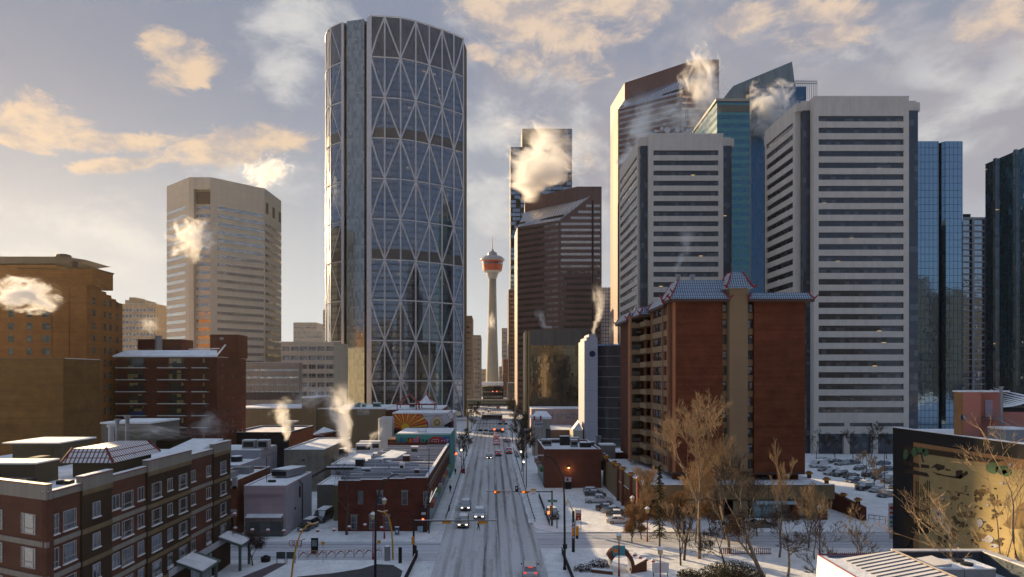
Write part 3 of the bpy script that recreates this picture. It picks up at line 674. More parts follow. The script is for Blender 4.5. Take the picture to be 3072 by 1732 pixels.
simple('apartment_tower', 'pale gridded tower behind the brown granite tower', 'building', 1805, 1842, 620, 40, 863, panel('far_grey', (0.36, 0.36, 0.37), 2.4, 3.4, .9, (0.10, 0.10, 0.11), .8), None, 0)
simple('office_block', 'dark block at the street end under the observation tower', 'building', 1448, 1510, 740, 20, 1160, MATS['black'], fargl, 2)
b = MB(); b.box(PX(1444, 735), PX(1510, 735), 730, 765, PZ(1156, 735), PZ(1147, 735)); tag(b.build('flat_roof', snowroof), 'flat snowy canopy roof at the foot of the observation tower', 'canopy')
# skywalk
sw = thing('skywalk', 'glazed pedestrian bridge crossing the street below the observation tower', 'footbridge', (0, 470, 5))
swg = glass('skywalk_glass', (0.5, 0.6, 0.5), 1.6, 4.0, 0.15, (0.03, 0.03, 0.03), 0.35, 0.1, (0.10, 0.11, 0.07), 0.02, blinds=.4, bcol=(.2, .2, .12))
MB().box(PX(1394, 470), PX(1548, 470), 470, 475, PZ(1213, 470), PZ(1202, 470)).build('glazing', swg, sw)
MB().box(PX(1394, 470), PX(1548, 470), 469.7, 475.3, PZ(1202, 470), PZ(1198.5, 470)).build('roof', plain('skywalk_roof', (0.30, 0.29, 0.27), 0.6), sw)
MB().box(PX(1394, 470), PX(1548, 470), 469.7, 475.3, PZ(1217.5, 470), PZ(1213, 470)).build('deck', MATS['black'], sw)
# beige building with bay right of skywalk
simple('office_block', 'small beige stone block above the right end of the glazed footbridge', 'building', 1524, 1549, 500, 30, 1150, hazeb, fargl, 3)

# ================================================= octagonal beige tower
octc = panel('oct_concrete', (0.60, 0.51, 0.39), 3.2, 3.98, 0.05, None, 0.85, 0.02, 0.06)
octg = glass('oct_glass', (0.85, 0.82, 0.78), 1.6, 3.98, 0.06, (0.2, 0.17, 0.13), 0.45, 0.06, (0.10, 0.08, 0.06), 0.02, blinds=0.3, bcol=(0.25, 0.2, 0.16))
OC = thing('octagonal_tower', 'beige many-sided tower with silver window ribbons left of the curved tower', 'office tower', (-130, 340, 0))
zt = CAMZ+596*.1625
P0, P1 = (PX(500, 341), 341), (PX(567, 325), 325)
P2, P3 = (PX(581, 325), 325), (PX(631, 325), 325); P4, P5 = (PX(794, 345), 345), (PX(844, 370), 370)
P6, P7 = (P5[0]-9, 396), (P5[0]-28, 415); P8, P9 = (P0[0]+10, 405), (P0[0], 380)
w = MB(); w.prism([P0, P1, P2, (P2[0], 327.5), (P3[0], 327.5), P3, P4, P5, P6, P7, P8, P9], 0, zt); w.build('wall', octc, OC)
w = MB(); w.box(P2[0]+.02, P3[0]-.02, 325.2, 327.4, PZ(567, 325), zt-.1); w.build('notch_head', octc, OC)
MB().box(P2[0]+.3, P3[0]-.3, 326.9, 327.45, PZ(609, 325), PZ(572, 325)).build('vent_grille', panel('vent_brown', (0.16, 0.11, 0.08), 0.8, 40, 0.2), OC)
zf = PZ(615, 325)
for k in range(26):
    z = zf-3.98*k
    MB().wbox(P0, P1, .2, dist(P0, P1)-3.6, z-1.5, z, -.02, .05).build('window_band', octg, OC)
    MB().wbox(P3, P4, 3.4, dist(P3, P4)-.5, z-1.5, z, -.02, .05).build('window_band', octg, OC)
    if k: MB().wbox(P4, P5, .8, dist(P4, P5)-.3, z-1.5, z, -.02, .05).build('window_band', octg, OC)
    MB().wbox((P2[0], 327.5), (P3[0], 327.5), .3, P3[0]-P2[0]-.3, z-1.5, z, -.02, .05).build('window_band', octg, OC)
for k in range(3): MB().wbox(P4, P5, 1.6+k*9.6, 5.2+k*9.6, PZ(645, 350)-0, PZ(612, 350), -.02, .06).build('vent', MATS['vent_brown'], OC)
MB().prism([(x, y+.5) for x, y in [P0, P1, P3, P4, P5, P6, P7, P8, P9]], zt+.003, zt+.2).build('roof', snowroof, OC)
# podium and parkade right of it
pod = simple('podium_block', 'low grey ribbed podium block at the foot of the beige tower', 'building', 722, 897, 300, 5, 1088, panel('podium_grey', (0.34, 0.29, 0.235), 1.2, 30, .12), octg, 0)
for k in range(4): MB().box(PX(724, 300), PX(896, 300), 299.9, 300.1, PZ(1108+22*k, 300)-.9, PZ(1108+22*k, 300)).build('window_band', octg if k < 2 else fargl, pod)
MB().box(PX(722, 300), PX(897, 300), 299.85, 300.05, PZ(1200, 300), PZ(1177, 300)).build('vent_strip', panel('ribs', (0.11, 0.09, 0.085), .6, 30, .2), pod)
pk = thing('parking_garage', 'tan open-deck block with window strips between the beige tower and the curved tower', 'building', (PX(910, 340), 340, 0))
x0, x1 = PX(843, 340), PX(1000, 340); MB().box(x0, x1, 341.2, 375, 0, PZ(1026, 340)-.1).build('wall', octc, pk)
pw = MB()
for k in range(7): z = PZ(1026+27*k, 340); pw.box(x0, x1, 340, 341.3, z-2.4, z)
for k in range(6): xx = x0+.2+(x1-x0)*k/6; pw.box(xx, xx+.5, 339.9, 341.31, 0, PZ(1040, 340))
pw.build('frame_wall', octc, pk)
for k in range(6): z = PZ(1026+27*(k+1), 340); MB().box(x0, x1, 340.9, 341.15, z, z+2.2).build('window_band', fargl, pk)
MB().box(x0, x1, 341, 375, PZ(1026, 340)+.003, PZ(1026, 340)+.2).build('roof', snowroof, pk)

# ================================================= towers on the right
tealg = glass('teal_glass', (0.17, 0.36, 0.44), 1.6, 4.0, 0.06, (0.02, 0.05, 0.06), 0.42, 0.06, (0.01, 0.05, 0.08), 0.012, spand=0.48, scol=(0.10, 0.26, 0.23), ov=1.0)
blueg = glass('blue_glass', (0.12, 0.22, 0.33), 1.5, 4.0, 0.07, (0.02, 0.05, 0.09), 0.5, 0.05, (0.01, 0.04, 0.08), 0.012)
blueg2 = glass('blue_grid_glass', (0.32, 0.46, 0.58), 1.9, 3.3, 0.16, (0.02, 0.04, 0.08), 0.75, 0.05, (0.02, 0.07, 0.12), 0.007)
blackg = glass('black_glass', (0.70, 0.80, 0.88), 1.8, 3.6, 0.10, (0.01, 0.012, 0.014), 0.45, 0.06, (0.012, 0.014, 0.016), 0.03, lit=0.004)
grey = plain('grey_cladding', (0.30, 0.32, 0.34), 0.5, 0.2, var=.05)
Yt = 330
te = thing('teal_tower', 'teal striped glass tower with a slanted white roof edge', 'office tower', (PX(2200, Yt), Yt, 0))
xl, xr = PX(2151, Yt), PX(2249, Yt); zt = PZ(305, Yt)
yb = Yt*1.115; zb = CAMZ+(1128-400)*yb/2000
tb = MB(); tb.prism([(xl, Yt), (xr, Yt), (xr, yb), (xl, yb)], 0, [zt, zt, zb, zb]); tb.build('glazing', tealg, te)
tb = MB(); tb.prism([(xl-.8, Yt-.8), (xr, Yt-.8), (xr, yb), (xl-.8, yb)], [zt+.02, zt+.02, zb+.02, zb+.02], [zt+1.2, zt+1.2, zb+1.2, zb+1.2]); tb.build('roof_edge', plain('roof_edge', (0.42, 0.37, 0.31), 0.5), te)
MB().box(xl+.1, xr, Yt-.12, Yt+.1, zt-5.2, zt-1.8).build('plant_screen', plain('screen', (0.17, 0.16, 0.13), 0.5), te)
bt = thing('blue_tower', 'deep blue glass tower with a pointed grey fin roof behind the concrete towers', 'office tower', (PX(2330, 345), 345, 0))
Yb = 345; x0, x1 = PX(2250, Yb), PX(2418, Yb); zt = PZ(260, Yb)
MB().box(x0, x1, Yb, Yb+30, 0, zt).build('glazing', blueg, bt)
MB().box(x0-.4, x0+.4, Yb-.6, Yb, 0, zt+.4).build('corner_trim', grey, bt)
fin = MB(); fp = [(2166, 300), (2200, 258), (2376, 185), (2386, 262), (2386, 300)]
q = [PT(a, b_, Yb+4) for a, b_ in fp]; q2 = [(v[0], v[1]+12, v[2]) for v in q]
fin.face(q); fin.face(q2[::-1])
for i in range(5): j = (i+1) % 5; fin.face([q[j], q[i], q2[i], q2[j]])
fin.build('roof_fin', panel('fin_panels', (0.23, 0.27, 0.28), 1.2, 60, .06, None, .4, metal=.3), bt)
la = MB(); Yl = Yb+6
for i in range(13): px = 2386+i*5.4; la.tube([PT(px, 300, Yl), PT(px, 243, Yl)], .16, 4)
for yy in (243, 250): la.tube([PT(2386, yy, Yl), PT(2451, yy+1, Yl)], .2, 4)
la.build('roof_lattice', grey, bt)
MB().box(PX(2386, Yb), PX(2451, Yb), Yb+8, Yb+30, 0, PZ(300, Yb)).build('rear_block', blueg, bt)
bg = thing('blue_grid_tower', 'bright blue mirrored tower in two halves right of the nearest striped tower', 'office tower', (PX(2825, 310), 310, 0))
Yg = 310
for a0, a1 in ((2738, 2823), (2830, 2894)): 
    w = MB(); xx0, xx1 = PX(a0, Yg), PX(a1, Yg); c = 1.2
    w.prism([(xx0, Yg+c), (xx0+c, Yg), (xx1-c, Yg), (xx1, Yg+c), (xx1, Yg+26), (xx0, Yg+26)], 0, PZ(424, Yg)); w.build('glazing', blueg2, bg)
MB().box(PX(2822, Yg), PX(2831, Yg), Yg+2, Yg+25, 0, PZ(426, Yg)).build('centre_slot', black, bg)
fg = thing('grid_tower', 'grey concrete grid tower between the blue and the black glass towers', 'office tower', (PX(2932, 330), 330, 0))
Yf = 330; x0, x1 = PX(2880, Yf), PX(2990, Yf); zt = PZ(652, Yf)
MB().box(x0, x1, Yf+.8, Yf+26, 0, zt-.3).build('core', MATS['black_glass'], fg)
w = MB(); pitch = 3.03; 
for k in range(int(zt/pitch)): w.box(x0, x1, Yf, Yf+.9, zt-1.1-pitch*k, zt-pitch*k if k == 0 else zt-.55-pitch*k)
for px in (2884, 2919, 2958, 2984): w.box(PX(px, Yf)-.55, PX(px, Yf)+.6, Yf-.25, Yf+.91, 0, zt)
w.build('frame_wall', panel('grid_concrete', (0.30, 0.31, 0.335), 5, 3.03, .04, None, .8), fg)
MB().box(PX(2896, Yf), PX(2925, Yf), Yf+3, Yf+12, zt, PZ(638, Yf)).build('penthouse', darkmetal, fg)
dg_ = thing('black_glass_tower', 'black mirrored tower with a bright reflection at its top on the far right', 'office tower', (200, 243, 0))
xw = 194; w = MB()
w.prism([(xw, 243), (xw+30, 243), (xw+30, 262), (xw, 262)], 0, CAMZ+(1128-487)*260/2000-.1); w.build('glazing', blackg, dg_)
for yy in (246.6, 256.5): MB().box(xw-.8, xw+.1, yy-.8, yy+.4, 0, 109.6).build('corner_slot', MATS['bow_slot_glass'], dg_)
MB().box(xw-1.5, xw+30, 235, 242.9, 0, 106).build('front_glazing', blackg, dg_)
# ---- mid-distance buildings right of the street
gb = thing('bronze_glass_block', 'bronze glass office block with a blank stone top storey', 'building', (PX(1665, 330), 330, 0))
bronzeg = glass('bronze_glass', (0.50, 0.40, 0.24), 1.6, 3.6, 0.10, (0.04, 0.032, 0.022), 0.40, 0.07, (0.055, 0.042, 0.028), 0.012, blinds=.25, bcol=(.15, .11, .06), lit=.01)
x0, x1 = PX(1590, 330), PX(1752, 330)
MB().box(x0, x1, 330, 358, 0, PZ(1037, 330)).build('glazing', bronzeg, gb)
MB().box(x0-.1, x1+.1, 329.9, 358, PZ(1037, 330)+.01, PZ(990, 330)).build('top_storey', panel('bronze_stone', (0.19, 0.165, 0.14), 1.7, 40, .05), gb)
sm = MB(); 
for k in range(2): sm.box(x0-2.2+k*1.15, x0-1.35+k*1.15, 330.4+(1-k)*2, 356, 0, PZ(992, 330)-.3*k)
sm.build('side_fins', plain('brass_fins', (0.42, 0.30, 0.14), 0.4, .5), gb)
MB().box(PX(1715, 345), PX(1768, 345), 346, 358, 30, PZ(986, 345)).build('plant_room', MATS['bronze_stone'], gb)
# pink party wall and low stores
pw_ = simple('party_wall_store', 'low store with a long faded pink painted side wall under the bronze block', 'building', 1594, 1752, 262, 20, 1228, panel('pink_wall', (0.42, 0.33, 0.33), 9, 30, .03, None, .9, .02, .25))
gm_ = plain('graffiti_blue', (0.10, 0.20, 0.26), 0.8); R.seed(4)
gr = MB()
for px0, px1 in ((1652, 1672), (1680, 1690), (1693, 1707), (1714, 1735), (1740, 1748)):
    for k in range(int((px1-px0)/2)):
        xx = R.uniform(px0, px1); yy = R.uniform(1242, 1256)
        gr.wbox((PX(1594, 262), 262), (PX(1752, 262), 262), PX(xx, 262)-PX(1594, 262), PX(xx, 262)-PX(1594, 262)+R.uniform(.2, .8), PZ(yy, 262), PZ(yy, 262)+R.uniform(.1, .5), .01, .02)
gr.build('graffiti', gm_, pw_)
wl = thing('white_pylon_building', 'narrow lavender white panelled shaft with a round dark blue emblem near its top', 'building', (PX(1770, 225), 225, 0))
lav = panel('lavender_panel', (0.42, 0.40, 0.45), 3.0, 3.5, 0.06, None, .5, .02, .06)
x0, x1 = PX(1753, 225), PX(1793, 225)
w = MB(); w.prism([(x0, 225), (x1, 225), (x1, 240), (x0, 240)], 0, PZ(1022, 225)); w.prism([(x0+.7, 225.02), (x1-.02, 225.02), (x1-.02, 240), (x0+.7, 240)], PZ(1022, 225), PZ(1012, 225)); w.box(x0+1.5, x1-.6, 225.04, 236, PZ(1012, 225), PZ(1003, 225)); w.build('wall', lav, wl)
b = MB()
for q in range(24):
    a, c = 2*PI*q/24, 2*PI*(q+1)/24; ex, ez = PX(1777, 225), PZ(1062, 225)
    b.face([(ex, 224.9, ez), (ex+1.05*math.cos(a), 224.9, ez+1.05*math.sin(a)), (ex+1.05*math.cos(c), 224.9, ez+1.05*math.sin(c))])
b.build('emblem', plain('emblem_navy', (0.02, 0.03, 0.08), .5), wl)
bk = thing('dark_glass_block', 'black glass block with thin white floor lines beside the lavender shaft', 'building', (PX(1845, 226), 226, 0))
bk_g = glass('smoked_glass', (0.35, 0.36, 0.42), 1.7, 3.5, 0.08, (0.03, 0.03, 0.035), 0.14, 0.08, (0.02, 0.02, 0.023), 0.02, blinds=.2, bcol=(.05, .05, .055))
q0, q1, q2 = (PX(1794, 226), 228), (PX(1824, 226), 225.2), (PX(1900, 226), 225.2)
MB().prism([q0, q1, q2, (q2[0], 245), (q0[0], 245)], 0, PZ(1038, 226)).build('glazing', bk_g, bk)
b = MB()
for k in range(10):
    z = PZ(1050, 226)-3.5*k-2.2
    if z < 1: break
    for a, c in ((q0, q1), (q1, q2)): b.wbox(a, c, 0, dist(a, c), z, z+.16, 0, .22)
b.build('floor_lines', plain('line_white', (0.26, 0.26, 0.29), .5), bk)
b = MB(); 
for k in range(9): b.box(q0[0]+k*1.4, q0[0]+k*1.4+1.1, 226+.2*(k % 2), 229, PZ(1038, 226)+.01, PZ(1033, 226)+.3*(k % 2))
b.build('tarpaulin', plain('tarp_blue', (0.20, 0.28, 0.42), .6), bk)

# ================================================= unseen towers added behind the viewpoint for the glass fronts to mirror
R.seed(21)
bwin = glass('rear_glass', (.4, .42, .45), 1.6, 3.5, .15, (.02, .02, .02), .12, .1, (.02, .02, .022), .02, blinds=.3, bcol=(.10, .09, .07))
for i, (x0_, w_, y_, h_, c_) in enumerate(((-190, 46, -150, 100, (.10, .075, .05)), (-120, 40, -190, 126, (.05, .05, .055)), (-62, 34, -150, 92, (.14, .11, .06)), (-8, 40, -210, 112, (.05, .045, .04)), (52, 36, -170, 104, (.16, .13, .08)), (108, 44, -160, 122, (.035, .035, .04)), (172, 40, -190, 112, (.05, .05, .06)), (232, 50, -160, 134, (.03, .03, .035)), (305, 50, -180, 120, (.04, .04, .045)), (425, 90, -165, 142, (.03, .03, .035)), (532, 110, -160, 128, (.03, .03, .03)))):
    t0 = thing('added_rear_tower', '%s unseen tower added behind the viewpoint for reflections' % ['first', 'second', 'third', 'fourth', 'fifth', 'sixth', 'seventh', 'eighth', 'ninth', 'tenth', 'eleventh'][i], 'office tower', (x0_+w_/2, y_, 0), 'towers added behind the viewpoint for reflections')
    MB().box(x0_, x0_+w_, y_-30, y_, 0, h_).build('wall', panel('rear_wall_%d' % i, c_, 3, 3.5, .1), t0)
    for k in range(int(h_/3.6)-1): MB().box(x0_+1.5, x0_+w_-1.5, y_-.05, y_+.06, 2+3.6*k, 3.8+3.6*k).build('window_band', bwin, t0)
# ================================================= far left brick towers
ochre = brick('hotel_brick', (0.38, 0.155, 0.04), None, (0.25, 0.13, 0.06), .3, .1)  # golden haze glow is put into this brick colour
ochrep = brick('ochre_block', (0.21, 0.11, 0.035), (.18, .095, .03), (.12, .08, .03), .4, .2, .3, .3)
hotgl = glass('hotel_glass', (0.5, 0.4, 0.25), 1, 1, 0, refl=.08, inner=(.04, .045, .04), blinds=.5, bcol=(.22, .2, .15))
hfr = plain('hotel_frame', (0.16, 0.12, 0.08), .6)
ho = thing('brick_hotel', 'tall orange brown brick tower with stepped side at the far left', 'building', (-98, 160, 0))
x0, x1 = -118, -97.2; zt = PZ(857, 160)
MB().box(x0, x1, 160, 166, 0, zt).build('wall', ochre, ho)
steps = MB(); 
for i, (y0, y1, dz) in enumerate(((166.01, 168.2, .6), (168.21, 170.4, 1.2), (170.41, 172.6, 1.9), (172.61, 175.5, 2.7))): steps.box(x0, x1+.01*i, y0, y1, 0, zt-dz)
steps.build('stepped_wing', ochre, ho)
MB().box(PX(62, 162), PX(283, 162), 161.5, 170, zt+.01, PZ(808, 161.5)).build('penthouse', ochre, ho)
MB().box(PX(62, 162)-.2, PX(283, 162)+.2, 161.2, 170.2, PZ(808, 161.5), PZ(804, 161.5)).build('penthouse_cap', ochrep, ho)
b = MB(); b.cyl(PX(226, 165), 165, PZ(804, 161), PZ(786, 165), .7, n=8); b.build('flue', hfr, ho)
b = MB()
for xx in (-105.6, -101.5): b.box(xx-.15, xx+.15, 159.85, 160, 0, zt-.3)
b.build('wall_pilaster', ochre, ho)
a_, b_ = (x0, 160), (x1, 160)
for k in range(15):
    z = zt-4.6-3.02*k
    if z < 3: break
    for px in (25, 80, 126): win(ho, a_, b_, PX(px, 160)-x0, z, 2.0 if px == 126 else 1.35, 1.7, 'split' if px == 126 else 'plain', hfr, hotgl)
a_, b_ = (x1+.05, 160), (x1+.05, 176)
for k in range(15):
    z = zt-4.2-3.02*k
    if z < 3: break
    for u in (2.4, 6.9, 9.4, 12.4): win(ho, a_, b_, u, z, .95, 1.7, 'plain', hfr, hotgl)
ob = thing('ochre_block', 'plain ochre stucco block without windows in front of the brick hotel', 'building', (-85, 128, 0))
MB().box(-110, PX(190, 128), 128, 140, 0, PZ(1076, 128)).build('wall', ochrep, ob); MB().box(-110, PX(190, 128)+.1, 127.9, 128.3, PZ(1076, 128), PZ(1074, 128)).build('coping', hfr, ob)
MB().box(-110, PX(190, 128), 128.3, 140, PZ(1076, 128)+.003, PZ(1076, 128)+.12).build('roof', snowroof, ob)
rb = thing('flat_roofed_tower', 'far tower with a wide overhanging flat roof behind the brick hotel', 'building', (-160, 230, 0))
MB().box(-200, PX(168, 230), 230, 250, 0, PZ(795, 230)).build('wall', ochre, rb)
b = MB(); q = [PT(-40, 770, 230), PT(190, 770, 230), PT(254, 779, 230), PT(215, 783, 230), PT(205, 791, 230), PT(-40, 791, 230)]; q2 = [(v[0], v[1]+16, v[2]) for v in q]
b.face(q[::-1]); b.face(q2)
for i in range(6): j = (i+1) % 6; b.face([q[i], q[j], q2[j], q2[i]])
b.build('roof', hfr, rb)
b = MB(); b.lathe(PX(191, 236), 236, [(2.6, PZ(770, 236)), (2.4, PZ(766, 236)), (1.2, PZ(763, 236)), (.3, PZ(762, 236))], 12); b.build('dome', hfr, rb)
gt = simple('apartment_tower', 'hazy beige apartment tower between the brick hotel and the octagonal tower', 'building', 357, 468, 420, 30, 912, panel('apt_beige', (0.33, 0.27, 0.2), 3.5, 3, .06), fargl, 18, m=.6)
MB().box(PX(362, 420), PX(422, 420), 425, 440, PZ(912, 420), PZ(898, 420)).build('penthouse', MATS['apt_beige'], gt); MB().box(PX(372, 420), PX(392, 420), 426, 438, PZ(898, 420), PZ(889, 420)).build('lift_house', MATS['apt_beige'], gt)
# ================================================= dark brick balcony block
dbrick = brick('dark_brick', (0.17, 0.050, 0.028), None, (0.07, 0.04, 0.03), .26, .09)
balgl = glass('balcony_glass', (.5, .5, .45), 1.1, 2.2, .08, (.08, .06, .05), .2, .1, (.02, .02, .018), blinds=.5, bcol=(.50, .36, .14), lit=.0)
db = thing('brick_apartments', 'dark brick apartment block with rows of snowy balconies', 'building', (-80, 170, 0))
x0, x1 = PX(350, 170), PX(651, 170); zt = PZ(1072, 170)
MB().box(x0, x1, 170, 190, 0, zt).build('wall', dbrick, db)
b = MB(); b.prism([(x0-.6, 169.2), (x1+.2, 169.2), (x1-1.2, 173), (x0+.8, 173)], [zt, zt, zt+.2, zt+.2], [zt+.35, zt+.35, zt+1.9, zt+1.9]); b.build('snowy_eave', snow, db)
MB().box(x0+.5, x1-.3, 173, 189.7, zt+.002, zt+.2).build('roof', snowroof, db)
for nm, a0, a1, yt, yy in (('penthouse', 630, 714, 1004, 178), ('penthouse', 413, 545, 1018, 180)):
    MB().box(PX(a0, yy), PX(a1, yy), yy, yy+7, zt, PZ(yt, yy)).build(nm, dbrick, db)
b = MB(); b.box(PX(660, 178), PX(671, 178), 177.85, 178, PZ(1020, 178), PZ(1012, 178)); b.build('vent', greymetal, db)
b = MB(); b.cyl(PX(476, 176), 176, zt, PZ(1008, 176), .9, n=8); b.build('flue', greymetal, db)
b = MB(); b.tube([(x1-9, 174, zt+2.2), (x1-1, 174, zt+2.4)], .1, 4); b.tube([(x1-2, 174, zt+.2), (x1+.6, 174, zt+3.4)], .22, 4); b.build('roof_pipe', snow, db)
dtr = MB()
for c, (a0, a1) in enumerate(((356, 445), (480, 565), (582, 628))):
    u0, u1 = PX(a0, 170), PX(a1, 170)
    for k in range(8):
        z = PZ(1104, 170)-3.03*k
        if z < 1: break
        MB().box(u0+2.3, u1-1.2, 169.95, 170.05, z+.1, z+2.4).build('window_band', balgl, db)
        bb = MB().box(u0, u1, 168.5, 169.99, z-.16, z).build('balcony', plain('slab_grey', (.30, .31, .33), .8) if 'slab_grey' not in MATS else MATS['slab_grey'], db)
        MB().box(u0, u1, 168.42, 168.5, z+.001, z+.12).build('snow_strip', snow, bb)
        rl = MB(); rl.box(u0, u1, 168.5, 168.54, z+.98, z+1.04)
        nn = int((u1-u0)/.35)
        for i in range(nn): rl.box(u0+.35*i, u0+.35*i+.03, 168.5, 168.54, z+.12, z+.98)
        rl.build('railing', darkmetal, bb)
        if c == 0 and k == 4: MB().box(u0+3.9, u1-.3, 168.38, 168.42, z+.1, z+1.1).build('banner', plain('blue_banner', (.02, .03, .14), .6), bb)
a_, b_ = (x1+.02, 170), (x1+.02, 190)
for k in range(9):
    for u in (3, 6.5, 10, 13.5, 17): win(db, a_, b_, u, PZ(1100, 170)-3.03*k, .6, 1.0, 'thin', hfr, balgl)

# ================================================= foreground left apartments
redb = brick('red_brick', (0.125, 0.050, 0.032), (0.10, 0.040, 0.027), (0.07, 0.045, 0.035), .24, .08)
darkb = brick('umber_brick', (0.050, 0.029, 0.016), (0.038, 0.023, 0.013), (0.06, 0.045, 0.035), .24, .08)
stone = panel('grey_stone_band', (0.24, 0.225, 0.20), .9, 20, .03, None, .8, .05, .15)
ystone = panel('yellow_stone_band', (0.17, 0.125, 0.07), .9, 20, .03, None, .8, .05, .15)
stucco = plain('olive_stucco', (0.085, 0.075, 0.05), .9, var=.1, scale=.4)
wfr = plain('window_white', (0.34, 0.335, 0.34), .5)
wgl = glass('home_glass', (.6, .66, .75), 1.3, 1.3, 0, refl=.12, inner=(.025, .03, .035), wav=.02, blinds=.35, bcol=(.11, .115, .12))
LA = thing('brick_apartments', 'near brick apartment house with alternating red and umber bays and snowy roof', 'apartment house', (-38, 70, 0))
XW = -36.2
ys = [54.2, 58.6, 63.2, 69.7, 79.8, 86.3, 91.9]
matsq = [redb, darkb, redb, darkb, redb, darkb]
a_, b_ = (XW, 54.2), (XW, 91.9)
fl = [12.2-2.8*k for k in range(4)]
ZC, ZTOP = 15.9, 16.45
MB().prism([(-55.8, 64.3), (XW-.3, 54.9), (XW-.3, 91.8), (-61.7, 91.8), (-61.7, 67.1)], 0, 15.55).build('core_wall', redb, LA)
fx, fy = -56.0, 63.7      # chamfered front running left and back
for i in range(6):
    pr = .18 if i % 2 else 0.0; raised = i in (1, 3, 5)
    u0, u1 = ys[i]-54.2, ys[i+1]-54.2
    MB().wbox(a_, b_, u0, u1, 0, ZC, -.32, .02+pr).build('bay_wall', matsq[i], LA)
    zc = ZTOP+(.6 if raised else 0)
    MB().wbox(a_, b_, u0, u1, ZC+.004, zc, -.32, .12+pr).build('cornice', stone, LA)
    MB().wbox(a_, b_, u0-.02, u1, zc+.003, zc+.07, -.38, .2+pr).build('red_coping', plain('coping_red', (.16, .03, .028), .6) if 'coping_red' not in MATS else MATS['coping_red'], LA)
    MB().wbox(a_, b_, u0, u1, zc+.075, zc+.14, -.36, .14+pr).build('snow_cap', snow, LA)
    if raised: MB().wbox(a_, b_, u0, u1, ZC-.45, ZC, .02+pr, .10+pr).build('belt', ystone, LA)
    for z in fl: MB().wbox(a_, b_, u0, u1, z-.2, z+.25, .02+pr, .10+pr).build('belt', ystone if i % 2 else stone, LA)
    # windows
    us = {0: [(.5, .95, 'small2'), (2.05, 1.75, 'big')], 1: [(1.5, 1.15, 'split')], 2: [(.25, 1.3, 'split'), (2.0, 2.0, 'big'), (4.9, 1.2, 'split')],
          3: [(.9, 2.0, 'big'), (4.3, 1.1, 'split'), (7.0, 2.0, 'big')], 4: [(.3, 1.2, 'split'), (4.7, 1.2, 'split')], 5: [(2.1, 1.9, 'big')]}[i]
    for z in [15.0]+[q+2.8 for q in fl[1:]]+[3.6+2.8]:
        zz = z-2.1
        if zz < 3: continue
        for (uu, ww, st) in us:
            hh = 1.65 if st == 'big' or st == 'small2' else 1.35
            o = win(LA, a_, b_, u0+uu, zz+(0 if hh > 1.5 else .3), ww, hh, st, wfr, wgl, .02+pr)
            s_ = MB(); s_.box(-.08, ww+.08, -.16, 0, -.1, -.01); me = s_.mesh('sill', [snow]); so_ = bpy.data.objects.new('sill', me); C.objects.link(so_); so_.parent = o
# chamfered end facing the camera
a2, b2 = (fx, fy), (XW-.01, 54.2)
Lc = dist(a2, b2)
MB().wbox(a2, b2, 0, Lc, 0, ZC, -.6, 0).build('bay_wall', redb, LA); MB().wbox(a2, b2, 0, Lc+.1, ZC+.004, 17.1, -.4, .12).build('cornice', stone, LA)
MB().wbox(a2, b2, 0, Lc+.1, 17.103, 17.18, -.45, .18).build('red_coping', MATS['coping_red'], LA)
for z in fl: MB().wbox(a2, b2, 0, Lc+.08, z-.2, z+.25, 0, .08).build('belt', stone, LA)
for z in (12.9, 10.1, 7.3):
    for uu in (Lc-3.35, Lc-8): win(LA, a2, b2, uu, z, 1.95, 1.7, 'big', wfr, wgl)
rf = MB(); rf.prism([(-61.7, 67.1), (-55.8, 64.2), (XW-.4, 54.8), (XW-.4, 91.5), (-61.7, 91.5)], 15.6, 15.95); rf.build('roof', snowroof, LA)
# corner parapet infill seen from behind
# glazed awnings on the ground floor + shop front strip
sf = MB(); sf.wbox(a_, b_, 24, 37.7, .1, 3.3, .03, .08); sf.build('shop_glazing', glass('shop_glass', (.5, .6, .62), 1.2, 3.2, .1, (.02, .03, .03), .3, inner=(.02, .03, .03), blinds=.3, bcol=(.1, .12, .12)), LA)
MB().wbox(a_, b_, 20, 36, 3.5, 4.3, .1, .3).build('sign_band', plain('sign_band', (.40, .40, .44), .6), LA)
gfl = plain('green_roof_metal', (.10, .14, .13), .5, .3)
def awning(y0, y1, lab):
    q = MB(); q.prism([(XW+.1, y0), (XW+3.3, y0), (XW+3.3, y1), (XW+.1, y1)], [4.5, 3.4, 3.4, 4.5], [4.75, 3.65, 3.65, 4.75]); o = q.build('awning', gfl, LA)
    q = MB(); q.prism([(XW+.15, y0+.1), (XW+3.2, y0+.1), (XW+3.2, y1-.9), (XW+.15, y1-.9)], [4.76, 3.68, 3.68, 4.76], [4.86, 3.78, 3.78, 4.86]); q.build('awning_snow', snow, o)
    q = MB()
    for yy in (y0+.4, y1-.5): MB().box(XW+2.7, XW+3.0, yy, yy+.3, 0, 3.6).build('awning_post', gfl, o)
awning(76, 81, 0); awning(87.8, 92.0, 1)
